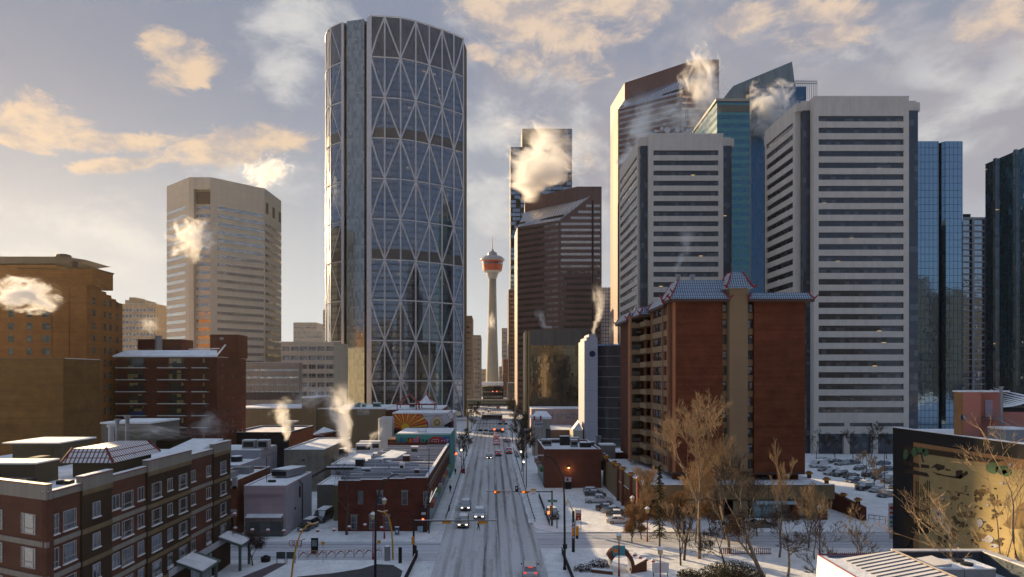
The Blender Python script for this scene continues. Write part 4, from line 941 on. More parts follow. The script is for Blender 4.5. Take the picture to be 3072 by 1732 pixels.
# roof structures
def tile(name, col, snowy=.75, pitch=.28, sc=(0.70, 0.72, 0.78)):
    m, tt, bs = newmat(name); v = tt.node('ShaderNodeTexCoord').outputs['UV']; sx = tt.sep(v)
    a = tt.math('FRACT', tt.math('DIVIDE', sx[0], pitch)); b = tt.math('FRACT', tt.math('DIVIDE', sx[1], pitch*1.25))
    n = tt.noise(v, 1.2, 4, .6)
    msk = tt.math('MULTIPLY', tt.math('GREATER_THAN', a, .34), tt.math('GREATER_THAN', b, .16))
    msk = tt.math('MULTIPLY', msk, tt.ramp(n, .30, .42, snowy*.5, 1))
    c = tt.mix(msk, (*col, 1), sc); tt.con(c, bs.inputs['Base Color']); bs.inputs['Roughness'].default_value = .6
    bp = tt.node('ShaderNodeBump'); bp.inputs['Strength'].default_value = .8; bp.inputs['Distance'].default_value = .08; tt.con(a, bp.inputs['Height']); tt.con(bp.outputs[0], bs.inputs['Normal'])
    return m
redtile = tile('red_tile_snow', (.16, .055, .045), .9, .42)
px0, px1, py0, py1 = -41.6, -37.9, 66.2, 74.2
q = MB(); q.box(px0, px1, py0, py1, 15.9, 17.45); q.build('roof_house', stucco, LA)
q = MB(); o = .7; k = .9
e = [(px0-o, py0-o), (px1+o, py0-o), (px1+o, py1+o), (px0-o, py1+o)]; tp = [(px0-.2, py0+.3), (px1-.55, py0+.3), (px1-.55, py1+.3), (px0-.2, py1+.3)]
for i in range(4): j = (i+1) % 4; q.face([(*e[i], 17.45), (*e[j], 17.45), (*tp[j], 18.75), (*tp[i], 18.75)])
q.face([(*p_, 18.75) for p_ in tp]); q.face([(*p_, 17.43) for p_ in e[::-1]])
q.build('tiled_roof', redtile, LA)
q = MB(); 
for i in range(4): q.tube([(*e[i], 17.5), (*tp[i], 18.8)], .13, 5)
q.build('ridge_tiles', MATS['coping_red'], LA)
q = MB(); q.box(-53.2, -47.9, 74, 80, 15.9, 18.5); q.box(-49.1, -48.7, 73.9, 74, 16, 17.9); q.build('roof_house', stucco, LA)
q = MB(); q.box(-53.9, -47.6, 73.4, 80.3, 18.51, 18.66); q.build('roof_house_cap', snow, LA)
q = MB(); q.box(-49.5, -42.0, 61.3, 64.6, 15.9, 17.85); q.box(-46.0, -45.0, 66.0, 68.0, 15.9, 17.9); q.build('roof_house', stucco, LA); 
q = MB(); q.box(-49.7, -41.9, 61.2, 64.7, 17.86, 18.0); q.build('roof_house_cap', snow, LA)
q = MB(); q.box(-43.2, -40.4, 57.9, 59.2, 15.96, 17.0); q.box(-40.2, -38.9, 61.5, 62.2, 15.96, 16.3); q.build('roof_vent_unit', darkmetal, LA)
q = MB(); q.cyl(-50.6, 65.8, 15.95, 16.6, .12, n=6); q.build('roof_vent', darkmetal, LA)
q = MB(); q.box(-46.5, -44.9, 83.5, 85, 15.95, 16.5); q.cyl(-38.6, 84.6, 15.95, 16.5, .5, .35, n=8); q.build('roof_vent', snow, LA)

# ================================================= low block behind it with flues
lb = thing('flue_block', 'grey stucco block with three steel flues behind the near apartment roof', 'building', (-58, 106, 0))
MB().box(PX(304, 106), PX(450, 106), 106, 116, 0, PZ(1272, 106)).build('wall', plain('grey_stucco', (.16, .155, .135), .9), lb)
MB().box(PX(302, 106), PX(452, 106), 105.8, 116, PZ(1272, 106), PZ(1267, 106)).build('roof', snow, lb)
for i, (px, yt, rr) in enumerate(((333, 1281, .38), (352, 1264, .28), (382, 1253, .30))):
    q = MB(); yy = 103-i; q.cyl(PX(px, yy), yy, 0 if i else 12, PZ(yt, yy), rr, n=10); q.cyl(PX(px, yy), yy, PZ(yt, yy), PZ(yt, yy)+.35, rr*1.6, rr*1.5, n=10); q.build('flue', whitetrim if i == 0 else greymetal, lb)
lb2 = thing('low_block', 'low dark block with a snowy upper deck right of the flue block', 'building', (-50, 112, 0))
q = MB(); q.box(PX(452, 108), PX(512, 108), 108, 116, 0, PZ(1322, 108)); q.build('wall', darkb, lb2)
q = MB(); q.box(PX(508, 104), PX(606, 104), 104, 112, 0, PZ(1352, 104)); q.build('wall', MATS['grey_stucco'], lb2)
q = MB(); q.prism([(PX(508, 104), 103.8), (PX(606, 104), 103.8), (PX(606, 104), 112.2), (PX(508, 104), 112.2)], PZ(1352, 104), [PZ(1348, 104), PZ(1348, 104), PZ(1348, 104)+.9, PZ(1348, 104)+.9]); q.build('roof', snow, lb2)

# ================================================= left mid block
def blk(name, label, x0, x1, y0, y1, z, mat, sidemat=None, par=.45, snowm=None, cat_='building', wallside=True):
    t0 = thing(name, label, cat_, ((x0+x1)/2, y0, 0))
    b = MB(); b.box(x0, x1, y0, y1, 0, z)
    if sidemat: b.m[1] = 1
    b.build('wall', [mat, sidemat or mat], t0)
    b = MB(); w = .28
    for r in ((x0, x1, y0, y0+w), (x0, x1, y1-w, y1), (x0, x0+w, y0+w, y1-w), (x1-w, x1, y0+w, y1-w)): b.box(r[0], r[1], r[2], r[3], z+.001, z+par)
    b.build('parapet', mat, t0)
    b = MB()
    for r in ((x0-.02, x1+.02, y0-.02, y0+w), (x0, x1, y1-w, y1), (x0-.02, x0+w, y0+w, y1-w), (x1-w, x1+.02, y0+w, y1-w)): b.box(r[0], r[1], r[2], r[3], z+par+.002, z+par+.08)
    b.build('coping', snow, t0)
    MB().box(x0+w, x1-w, y0+w, y1-w, z+.004, z+.1).build('roof', snowm or snowroof, t0)
    return t0
pinkw = panel('pink_board', (0.43, 0.335, 0.36), 2.2, 2.6, .03, (.3, .22, .23), .85, .03, .12)
greyw = plain('grey_lilac_render', (0.33, 0.33, 0.37), .9, var=.08, scale=.3)
concw = plain('worn_concrete', (0.23, 0.21, 0.175), .95, var=.35, scale=.6)
PK = blk('pink_shop', 'pink boarded two storey shop with a dark snowy shopfront', PX(732, 107.6), -33.2, 107.6, 123, 8.0, pinkw, greyw, .25)
q = MB(); q.box(PX(733, 107.5), PX(850, 107.5), 107.2, 107.58, 6.85, 7.2); q.box(PX(737, 107.5), PX(850, 107.5), 107.1, 107.58, 7.22, 7.3); q.build('cornice', pinkw, PK)
q = MB(); q.box(PX(736, 107.3), PX(848, 107.3), 107.3, 107.58, .1, 3.15); q.build('shopfront', glass('old_shop', (.4, .42, .42), 1.7, 3.1, .12, (.05, .05, .05), .14, inner=(.025, .027, .025), blinds=.5, bcol=(.09, .09, .08)), PK)
q = MB(); q.prism([(PX(738, 107), 106.5), (PX(846, 107), 106.5), (PX(846, 107), 107.58), (PX(738, 107), 107.58)], [3.3, 3.3, 3.55, 3.55], [3.4, 3.4, 3.75, 3.75]); q.build('shop_awning', snow, PK)
q = MB(); q.box(PX(741, 107.2), PX(846, 107.2), 107.1, 107.28, 2.55, 3.25); q.build('fascia', plain('fascia_dull', (.22, .17, .17), .8, var=.3, scale=2), PK)
q = MB(); q.box(-41.9, -41.6, 107.2, 107.6, 0, 3.9); q.build('corner_post', plain('post_pink', (.45, .35, .38), .7), PK)
for u, z in ((7.2, 5.0),): win(PK, (-33.2, 107.6), (-33.2, 123), u, z, .9, 1.9, 'sash', darkmetal, wgl)
win(PK, (-33.2, 107.6), (-33.2, 123), 4.8, 3.4, .45, .45, 'plain', darkmetal, wgl)
q = MB(); q.tube([(-33.1, 114.6, 8), (-33.05, 116.4, 7.2), (-33.05, 116.5, .3)], .09, 6); q.build('drainpipe', darkmetal, PK)
q = MB(); q.tube([(PX(800, 112), 112, 8), (PX(800, 112), 112, PZ(1373, 112))], .06, 5); q.build('aerial', darkmetal, PK)
ac = thing('duct_unit', 'long grey rooftop duct with snow on the pink shop', 'ventilation duct', (-36, 118, 8.2))
q = MB(); q.prism([(-38.6, 117.3), (-35.6, 116.6), (-33.9, 121.6), (-36.8, 122)], 8.3, 9.5); q.build('housing', greymetal, ac); q = MB(); q.prism([(-38.6, 117.3), (-35.6, 116.6), (-33.9, 121.6), (-36.8, 122)], 9.503, 9.62); q.build('snow_cap', snow, ac)
q = MB(); q.box(-38.5, -36, 116.6, 117.2, 8.5, 9.2); q.build('intake', black, ac)
hb = tag(MB().box(-37.6, -36.4, 112, 112.6, 8.1, 8.45).build('roof_hatch', darkmetal), 'small dark hatch in the snow on the pink shop roof', 'roof hatch')
orb = brick('orange_brick', (0.22, 0.07, 0.035), None, (.16, .09, .06), .26, .09)
OB = blk('narrow_brick_house', 'narrow red brick house with white trim squeezed beside the pink shop', -47.5, -41.2, 107.3, 124, 8.6, orb, None, .5)
q = MB(); q.box(-47.6, -41.0, 107.0, 107.29, 7.9, 8.3); q.box(-47.6, -41.0, 107.0, 107.29, 4.1, 4.5); q.box(-47.6, -41.0, 106.9, 107.29, 3.5, 3.75); q.box(-41.7, -41.0, 107, 107.6, 7.9, 9.7); q.build('trim', wfr, OB)
for u in (1.1, 3.0, 4.6): win(OB, (-47.5, 107.3), (-41.2, 107.3), u, 5.0, .9, 2.1, 'sash', darkmetal, wgl)
q = MB(); q.box(-46.8, -41.6, 107.2, 107.29, .1, 3.2); q.build('shop_glazing', MATS['old_shop'], OB)
q = MB(); q.box(-46.5, -44, 112, 116, 8.7, 9.6); q.box(-45.4, -42.6, 117, 119.5, 8.7, 9.9); q.build('roof_unit', greymetal, OB)
GWH = blk('stepped_white_hall', 'long white rendered hall with a stepped side wall and rooftop fans', -62, -49.6, 131, 154, 8.1, greyw, greyw, .3)
MB().box(-62, -49.58, 143, 154, 8.2, 10.0).build('upper_storey', greyw, GWH); MB().box(-61.7, -49.8, 143.2, 153.8, 10.003, 10.12).build('roof', snow, GWH)
for i, (xx, yy) in enumerate(((-58, 136.5), (-55.2, 137.4), (-53, 138.6))):
    f0 = thing('roof_fan', 'round dark roof fan, %s of the three fans on the white hall' % ('left', 'middle', 'right')[i], 'roof fan', (xx, yy, 8.2), 'roof fans on the white hall')
    q = MB(); q.cyl(xx, yy, 8.2, 9.3, 1.15, 1.15, 14); q.build('housing', darkmetal, f0); q = MB(); q.cyl(xx, yy, 9.3, 9.42, 1.1, .9, 14); q.build('snow_cap', snow, f0)
for i, (px, w_) in enumerate(((748, 2.8), (790, 2.4))):
    f0 = thing('roof_unit', 'boxy grey cooling unit on the upper roof of the white hall, %s one' % ('larger left', 'smaller right')[i], 'roof unit', (PX(px, 146), 146, 10.1), 'cooling units on the white hall')
    x_ = PX(px, 146); q = MB(); q.box(x_-w_/2, x_+w_/2, 145.4, 147.4, 10.12, 11.9); q.build('casing', greymetal, f0); q = MB(); q.box(x_-w_/2, x_+w_/2, 145.4, 147.4, 11.903, 12.0); q.build('snow_cap', snow, f0)
    q = MB(); q.box(x_-w_/2+.3, x_+w_/2-.3, 145.34, 145.39, 10.5, 11.6); q.build('grille', darkmetal, f0)
CB = blk('concrete_store', 'worn bare concrete block with one small window', PX(852, 149), -37.5, 149, 178, 9.2, concw, None, .3)
win(CB, (PX(852, 149), 149), (-37.5, 149), PX(904, 149)-PX(852, 149), 6.8, .9, .75, 'plain', wfr, wgl)
DB = blk('black_store', 'low building with a black front and an orange brick side wall', PX(690, 183), PX(867, 183), 183, 208, 10.0, MATS['black'], brick('rust_brick', (0.30, 0.085, 0.03), None, (.2, .1, .06), .3, .1), .5)
q = MB(); q.box(PX(740, 182.9), PX(742, 182.9), 182.85, 182.99, 3, 6.5); q.box(PX(772, 182.9), PX(774, 182.9), 182.85, 182.99, 3, 6.5); q.build('front_light', whitetrim, DB)
vt = thing('vent_hood', 'flared steel vent hood on the roof of the black fronted building', 'vent hood', (PX(872, 190), 190, 10.2))
q = MB(); x_ = PX(872, 190); q.prism([(x_-1.6, 189), (x_+.8, 189), (x_+.8, 191), (x_-1.6, 191)], 10.3, 12.8); q.build('casing', greymetal, vt)
q = MB(); i0 = [(x_-2.2, 188.4), (x_+1.9, 188.4), (x_+1.9, 191.6), (x_-2.2, 191.6)]; q.prism(i0, 12.8, 13.2); q.build('hood', plain('hood_white', (.5, .5, .5), .5), vt)
WB = blk('white_low_hall', 'low white hall with a snowy roof under the large steam plume', -33.3, PX(1128, 150), 138, 166, 7.4, greyw, None, .25)
for i in range(4): q = MB().box(-32+4.2*i, -31.9+4.2*i, 137.93, 137.99, .2, 7.1).build('wall_joint', greymetal, WB)
OL = blk('olive_annex', 'small olive rendered annex beside the alley', -28.2, -22, 119, 137.6, 6.2, plain('olive_render', (.19, .17, .10), .9, var=.2, scale=.8), None, .2)
AN = blk('dark_annex', 'dark low annex closing the alley behind the pink shop', -33, -28.3, 126, 137.5, 5.2, MATS['grey_stucco'], None, .2)
pipe = thing('roof_duct_run', 'long dark duct running across the snowy roofs behind the alley', 'duct', (-30, 138, 7))
q = MB(); q.tube([(-35.6, 126, 6.0), (-33.4, 134.5, 7.3), (-20, 134.5, 7.3)], .28, 6); q.build('duct', darkmetal, pipe); q = MB(); q.tube([(-33.3, 134.4, 7.66), (-20, 134.4, 7.66)], .16, 5); q.build('snow_cap', snow, pipe)
# ================================================= brick corner block on the left of the street
cbrick = brick('corner_brick', (0.16, 0.040, 0.022), (0.11, 0.030, 0.019), (.11, .06, .05), .26, .09, .3, .35)
L1 = thing('corner_brick_shops', 'old red brick corner shop row with tall sash windows and a ridged snowy roof', 'building', (-18, 111, 0))
x0, x1 = -25.6, -10.66
MB().box(x0, x1, 111, 166, 0, 8.4).build('wall', cbrick, L1)
q = MB(); n = 4
for i in range(n): xx0 = x0+(x1-x0)*i/n; xx1 = x0+(x1-x0)*(i+1)/n; q.box(xx0, xx1, 111, 111.4, 8.401, 8.55+.16*i)
q.build('stepped_parapet', cbrick, L1)
q = MB()
for i in range(n): xx0 = x0+(x1-x0)*i/n; xx1 = x0+(x1-x0)*(i+1)/n; q.box(xx0-.05, xx1+.02, 110.9, 111.45, 8.553+.16*i, 8.65+.16*i)
q.box(x1-.5, x1+.08, 111.46, 166, 9.05, 9.18); q.build('coping', snow, L1)
MB().box(x1-.42, x1, 111.46, 166, 8.401, 9.04).build('street_parapet', cbrick, L1)
q = MB(); q.box(x1+.01, x1+.22, 111, 166, 7.6, 7.85); q.box(x1+.01, x1+.16, 111, 166, 6.9, 7.0); q.build('street_cornice', stone, L1)
R.seed(5)
ridm = plain('roof_edge_dark', (.30, .30, .33), .8)
y_ = 112.0; k = 0
while y_ < 165:
    st = R.uniform(2.4, 4.0); z = 8.45+.10*math.sin(k)
    n = R.choice((3, 4)); cuts = sorted([x0+.3]+[R.uniform(x0+3, x1-3) for _ in range(n-1)]+[x1-.5]); q = MB(); e = MB()
    for i in range(n):
        dz = R.uniform(0, .38); yy = y_+R.uniform(-.35, .35)
        q.prism([(cuts[i], yy), (cuts[i+1], yy), (cuts[i+1], y_+st), (cuts[i], y_+st)], 8.401, [z+dz+.42, z+dz+.42, z+.1, z+.1]); 
        e.box(cuts[i]+.02, cuts[i+1]-.02, yy-.06, yy-.01, 8.42, z+dz+.36)
    q.build('roof', snowroof, L1); e.build('roof_step', ridm, L1); y_ += st+.4; k += 1
MB().box(x0, x1, 166.01, 166.4, 0, 9.4).build('party_wall', cbrick, L1)
for px, zt0, zb0, nm in ((1082, 6.9, 4.55, 0), (1140, 6.75, 4.55, 1), (1214, 6.75, 4.5, 1), (1282-3.5, 6.75, 4.5, 1)):
    w_ = .95; o = win(L1, (x0, 111), (x1, 111), PX(px, 111)-x0-w_/2, zb0, w_, zt0-zb0, 'sash', wfr if nm else MATS['hotel_frame'], wgl)
for px in (1062, 1117, 1160): win(L1, (x0, 111), (x1, 111), PX(px, 111)-x0-.5, .45, 1.0, 2.2, 'sash', wfr, wgl)
q = MB()
for px in (1062, 1117, 1160): q.box(PX(px, 111)-.65, PX(px, 111)+.65, 110.85, 111, 2.65, 2.95)
for px in (1140, 1214): q.box(PX(px, 111)-.6, PX(px, 111)+.6, 110.85, 111, 6.78, 7.0)
q.build('lintel', stone, L1)
# street front: signs, fascia lights, awnings
q = MB(); q.box(x1+.01, x1+.06, 112, 165, .2, 3.3); q.build('shop_glazing', glass('street_shops', (.5, .6, .62), 2.4, 3.3, .25, (.08, .05, .05), .2, inner=(.03, .035, .035), blinds=.4, bcol=(.14, .2, .2)), L1)
fascias = [(.28, .08, .06), (.20, .30, .32), (.10, .22, .10), (.32, .30, .30), (.12, .09, .2), (.35, .26, .10)]
for i in range(9): MB().box(x1+.02, x1+.7, 114+5.7*i, 118.6+5.7*i, 3.4, 4.3).build('shop_fascia', plain('fascia%d' % (i % 6), fascias[i % 6], .6) if 'fascia%d' % (i % 6) not in MATS else MATS['fascia%d' % (i % 6)], L1)
q = MB()
for i in range(8): q.box(x1+.23, x1+.36, 112.3+.5*i, 112.45+.5*i, 5.2+.1*i, 5.3+.1*i)
for i in range(26): q.box(x1+.2, x1+.3, 112.0+.55*i, 112.18+.55*i, 4.75, 4.9)
q.build('string_lights', emis('bulb_white', (1, .95, .85), .6), L1)
def roofunit(x, y, z, w, d, h, label, grp='vents on the brick shop row', mat=None):
    f0 = thing('roof_unit', label, 'roof unit', (x, y, z), grp)
    q = MB(); q.box(x-w/2, x+w/2, y, y+d, z, z+h); q.build('casing', mat or greymetal, f0); q = MB(); q.box(x-w/2-.02, x+w/2+.02, y-.02, y+d, z+h+.003, z+h+.12); q.build('snow_cap', snow, f0)
    q = MB(); q.box(x-w/2+.15, x+w/2-.15, y-.05, y-.004, z+h*.3, z+h*.75); q.build('grille', darkmetal, f0)
roofunit(PX(1243, 148), 148, 8.7, 1.6, 1.4, 1.5, 'pale vent box with a snow cap near the teal painted wall')
roofunit(PX(1218, 134), 134, 8.7, 1.3, 1.2, 1.2, 'dark chimney box in the middle of the ridged roof', mat=MATS['dark_brick'])
roofunit(PX(1078, 128), 128, 8.6, 1.6, 1.5, 1.3, 'dark vent box on the left end of the ridged roof', mat=darkmetal)
roofunit(PX(1205, 122), 122, 8.7, .9, .9, 1.2, 'small pale chimney stub standing in the ridged roof middle', mat=whitetrim)
roofunit(PX(1250, 117), 117, 8.9, .8, .8, .6, 'tiny brown vent near the front of the ridged roof', mat=MATS['dark_brick'])
roofunit(PX(1098, 119), 119, 8.6, 1.6, 1.6, .8, 'blue grey low vent at the front left of the ridged roof')
for i in range(10):
    px = 1100+R.uniform(0, 200); yy = R.uniform(114, 160); 
    f0 = tag(MB().cyl(max(x0+1, min(x1-1, PX(px, yy))), yy, 8.6, 9.3+R.random()*.4, .16, n=7).build('vent_pipe', greymetal), 'small vent pipe poking out of the ridged snowy roof of the brick shops', 'vent pipe', 'vent pipes on the brick shop row')

# ---- roof top huts behind
rv = thing('slanted_skylight', 'tilted snowy skylight hut between the brick shops and the white hall', 'skylight', (-21, 140, 7.4))
q = MB(); q.prism([(-24.6, 139), (-21, 136), (-18, 140), (-21.6, 143.5)], 7.6, [8.4, 8.4, 9.9, 9.9]); q.build('housing', greyw, rv)
q = MB(); q.prism([(-24.8, 138.9), (-21, 135.8), (-17.8, 140), (-21.6, 143.7)], [8.42, 8.42, 9.92, 9.92], [8.55, 8.55, 10.05, 10.05]); q.build('snow_cap', snow, rv)
for i, (px, y, w, h, lab) in enumerate(((1090, 160, 3.6, 2.0, 'square white cooling unit inside the steam on the white hall roof'), (1108, 164, 5.0, 2.2, 'wide white air handler with a slanted top beside the steam plume'), (1028, 150, 1.6, 1.9, 'black chimney box inside the steam on the white hall'), (1148, 156, 1.4, .7, 'low dark hatch right of the steam plume'), (1128, 152, 1.5, .6, 'flat dark box nearest the skylight hut'))):
    roofunit(PX(px, y), y, 7.6, w, 2.2, h, lab, 'roof units on the white hall', (whitetrim, whitetrim, black, darkmetal, darkmetal)[i])
tbx = thing('white_tank', 'tall white round-shouldered tank left of the sunburst mural', 'tank', (PX(1155, 185), 185, 0))
q = MB(); a0, a1 = PX(1134, 185), PX(1176, 185); q.prism([(a0+.4, 184.6), (a1, 184.6), (a1, 189), (a0+.4, 189), (a0, 188), (a0, 185.2)], 0, PZ(1256, 185)); q.prism([(a0+.9, 185), (a1-.1, 185), (a1-.1, 188.6), (a0+.9, 188.6)], PZ(1256, 185), PZ(1252, 185)); q.build('body', whitetrim, tbx)

# ---- teal lettered wall building
T3 = thing('teal_mural_shop', 'shop with a teal wall painted with bright block letters', 'building', (-18, 168, 0))
xa, xb = PX(1187, 168), PX(1351, 168); zt = PZ(1304, 168)
MB().box(xa, xb, 168, 188, 0, zt).build('wall', plain('teal_paint', (0.07, 0.30, 0.29), .8, var=.15, scale=.5), T3)
MB().box(xa, xb, 168, 188, zt+.002, zt+.12).build('roof', snowroof, T3)
MB().box(xa, xb, 167.9, 168.2, zt+.125, zt+.28).build('coping', plain('teal_light', (.22, .42, .45), .7), T3)
def flat(pts, Y, mat, parent, name, t=.03):
    q = MB(); a = [(PX(p[0], Y), Y-t, PZ(p[1], Y)) for p in pts]; 
    q.face(a if True else a); n = len(a); b_ = [(p[0], Y-.001, p[2]) for p in a]
    for i in range(n): j = (i+1) % n; q.face([a[j], a[i], b_[i], b_[j]])
    return q.build(name, mat, parent)
def rect(x0, y0, x1, y1): return [(x0, y1), (x1, y1), (x1, y0), (x0, y0)]
cols_ = dict(bk=(.015, .02, .03), bl=(.05, .22, .55), rd=(.42, .03, .05), or_=(.75, .20, .02), pk=(.62, .14, .24), wt=(.6, .6, .62), db=(.03, .12, .35), pu=(.25, .06, .28), te=(.07, .33, .30), yl=(.78, .50, .05))
CM = {k: plain('mural_'+k.strip('_'), v, .8, var=.1, scale=2) for k, v in cols_.items()}
flat(rect(1200, 1314, 1260, 1340), 167.99, CM['bk'], T3, 'letter_field', .02); flat(rect(1300, 1310, 1349, 1341), 167.99, CM['db'], T3, 'letter_field', .02); flat(rect(1260, 1343, 1288, 1348), 167.99, CM['pk'], T3, 'letter_field', .02)
flat([(1292, 1340), (1322, 1340), (1330, 1316), (1320, 1310), (1300, 1310), (1288, 1318)], 167.98, CM['rd'], T3, 'letter_field', .03)
flat([(1322, 1340), (1346, 1340), (1347, 1320), (1328, 1316)], 167.98, CM['pu'], T3, 'letter_field', .03)
def L(pts, m, nm='painted_letter', t=.06): flat(pts, 167.97, CM[m], T3, nm, t)
L(rect(1202, 1315, 1209, 1337), 'bl'); L(rect(1211, 1314, 1216, 1337), 'te'); L(rect(1218, 1314, 1223, 1326), 'te'); L(rect(1217, 1328, 1223, 1336), 'pk')
L([(1223, 1337), (1235, 1337), (1236, 1318), (1228, 1315)], 'or_'); L(rect(1238, 1315, 1257, 1337), 'pk'); L(rect(1251, 1309, 1258, 1316), 'pk'); 
flat(rect(1242, 1321, 1247, 1326), 167.9, CM['bl'], T3, 'painted_letter'); flat(rect(1262, 1313, 1288, 1341), 167.97, CM['te'], T3, 'letter_field', .05)
flat(rect(1265, 1319, 1267, 1330), 167.91, CM['bk'], T3, 'painted_letter'); flat(rect(1270, 1319, 1272, 1330), 167.91, CM['bk'], T3, 'painted_letter'); flat(rect(1267, 1319, 1270, 1321), 167.91, CM['bk'], T3, 'painted_letter')
flat([(1276, 1334), (1284, 1334), (1281, 1327), (1286, 1318), (1278, 1321), (1275, 1327)], 167.91, CM['bk'], T3, 'painted_letter')
for (ax, ay, bx, by) in ((1296, 1320, 1314, 1318), (1296, 1320, 1296, 1337), (1302, 1325, 1302, 1332), (1302, 1325, 1310, 1324), (1310, 1324, 1310, 1332), (1302, 1332, 1310, 1332), (1316, 1318, 1316, 1338), (1324, 1322, 1324, 1336), (1324, 1322, 1330, 1322), (1334, 1321, 1334, 1337), (1338, 1320, 1346, 1320), (1342, 1320, 1341, 1337)):
    q = MB(); q.tube([(PX(ax, 167.9), 167.88, PZ(ay, 167.9)), (PX(bx, 167.9), 167.88, PZ(by, 167.9))], .07, 4); q.build('letter_stroke', CM['wt'], T3)
bb = thing('roof_board', 'blank white board standing on the roof edge above the teal wall', 'board', (PX(1268, 172), 172, 11.3))
q = MB(); q.box(PX(1253, 172), PX(1281, 172), 171.9, 172.1, 11.5, PZ(1293, 172)); q.build('panel', whitetrim, bb); q = MB(); q.box(PX(1256, 172), PX(1257, 172), 172.1, 172.3, 11.3, 13); q.box(PX(1277, 172), PX(1278, 172), 172.1, 172.3, 11.3, 13); q.build('stay', greymetal, bb)
rbk = tag(MB().box(PX(1163, 167), PX(1187, 167), 167, 175, 0, PZ(1319, 167)).build('brick_stub', cbrick), 'small brick stub between the white roofs and the teal wall', 'building')

# ---- sunburst mural building
M3 = thing('sun_mural_shop', 'shop with a side wall painted with a red and yellow sunburst', 'building', (-20, 190, 0))
Ym = 190; xa, xb = PX(1178, Ym), PX(1362, Ym); zt = PZ(1241, Ym)
MB().box(xa, xb, Ym, Ym+14, 0, zt).build('wall', plain('mural_white', (.55, .54, .57), .8, var=.06, scale=.4), M3)
MB().box(xa-.1, xb, Ym-.1, Ym+14, zt+.002, zt+.25).build('coping', snow, M3)
def mf(pts, m, t=.03, nm='painted_shape'): flat(pts, Ym-.001, m if not isinstance(m, str) else CM[m], M3, nm, t)
scx, scy = 1216, 1283
edge = []
for i in range(25):
    a = PI*i/24; rr = 68*(1+.05*math.sin(9*a)); ex, ey = scx+rr*math.cos(a)*1.0, scy-rr*math.sin(a)*.9
    edge.append((max(1179, min(1285, ex)), max(1242, ey)))
mf([(1179, 1290), (1284, 1290)]+edge, 'rd', .02)
for i in range(15):
    a = rad(6+12*i); w_ = rad(3.2); 
    def lim(a_): 
        rr = 66
        ex, ey = scx+rr*math.cos(a_), scy-rr*math.sin(a_)*.9; k_ = min(1, (scx-1180)/max(1e-6, scx-ex) if ex < 1180 else 1, (scy-1243)/max(1e-6, scy-ey) if ey < 1243 else 1)
        return (scx+(ex-scx)*k_, scy+(ey-scy)*k_)
    p1, p2 = lim(a-w_), lim(a+w_); mf([(scx, scy), p1, p2], 'or_' if i % 2 else 'yl', .045)
mf([(scx+12*math.cos(2*PI*i/20), scy-12*math.sin(2*PI*i/20)) for i in range(20)][::-1][::-1], 'yl', .07)
mf([(1179, 1304), (1300, 1304), (1306, 1291), (1290, 1287), (1262, 1288), (1240, 1285), (1226, 1289), (1216, 1286), (1204, 1290), (1179, 1286)], 'bk', .09)
for r_, m_, t_ in ((19, 'rd', .04), (18, plain('mural_cream', (.55, .52, .38), .8), .05), (10, plain('mural_ochre', (.35, .20, .07), .8), .065), (4.5, plain('mural_dun', (.5, .4, .25), .8), .08)):
    mf([(1311+r_*math.cos(2*PI*i/24), 1268-r_*math.sin(2*PI*i/24)) for i in range(24)], m_, t_)
for i in range(16):
    a = 2*PI*i/16; mf([(1311+10*math.cos(a-.1), 1268-10*math.sin(a-.1)), (1311+14*math.cos(a), 1268-14*math.sin(a)), (1311+10*math.cos(a+.1), 1268-10*math.sin(a+.1))][::1], MATS['mural_ochre'], .075)
mf([(1333, 1290), (1361, 1290), (1361, 1262), (1350, 1266), (1340, 1272), (1332, 1276)], 'bk', .03)
mf([(1297, 1299), (1352, 1297), (1352, 1286), (1344, 1281), (1306, 1281), (1299, 1289)], MATS['mural_white'], .12); 
for a0 in (1307, 1325, 1343): mf(rect(a0, 1287, a0+4, 1292), 'bk', .16)
for i in range(5):
    q = MB(); q.tube([(PX(1230+14*k, Ym), Ym-.06, PZ(1243+1.6*i+1.8*math.sin(k*1.3+i), Ym)) for k in range(8)], .035, 4); q.build('painted_line', CM['bk'] if i % 2 else MATS['mural_dun'], M3) if i > 2 else None
ds = thing('tilted_sign', 'tilted white square sign with a red frame at the mural wall corner', 'sign', (PX(1355, 188), 188, 12))
flat([(1340, 1244), (1353, 1232), (1366, 1249), (1352, 1262)], 188, redpaint, ds, 'frame', .2); flat([(1342, 1244), (1353, 1234), (1364, 1249), (1352, 1260)], 187.8, whitetrim, ds, 'panel', .1)
q = MB(); q.tube([(PX(1356, 188.4), 188.4, PZ(1300, 188)), (PX(1356, 188.4), 188.4, PZ(1232, 188))], .15, 6); q.build('mast', redpaint, ds)
# ---- chinatown mall behind: tan walls, gazebo roofs
tanw = panel('tan_wall', (0.20, 0.15, 0.085), 6, 30, .04, None, .9, .03, .08)
CMALL = thing('tan_mall', 'long windowless tan hall with a snowy roof before the curved tower', 'building', (-50, 240, 0))
for a0, a1, yt, Y, d in ((700, 906, 1226, 240, 30), (905, 948, 1195, 236, 20), (949, 1153, 1228, 238, 30), (1153, 1325, 1230, 241, 30)):
    MB().box(PX(a0, Y), PX(a1, Y), Y, Y+d, 0, PZ(yt, Y)).build('wall', tanw if a0 < 1100 else MATS['dark_brick'], CMALL); MB().box(PX(a0, Y)-.1, PX(a1, Y)+.1, Y-.15, Y+d, PZ(yt, Y)+.003, PZ(yt, Y)+.4).build('roof', snow, CMALL)
MB().box(PX(948, 240), PX(1003, 240), 240, 255, 0, PZ(1195, 240)).build('wall', tanw, CMALL)
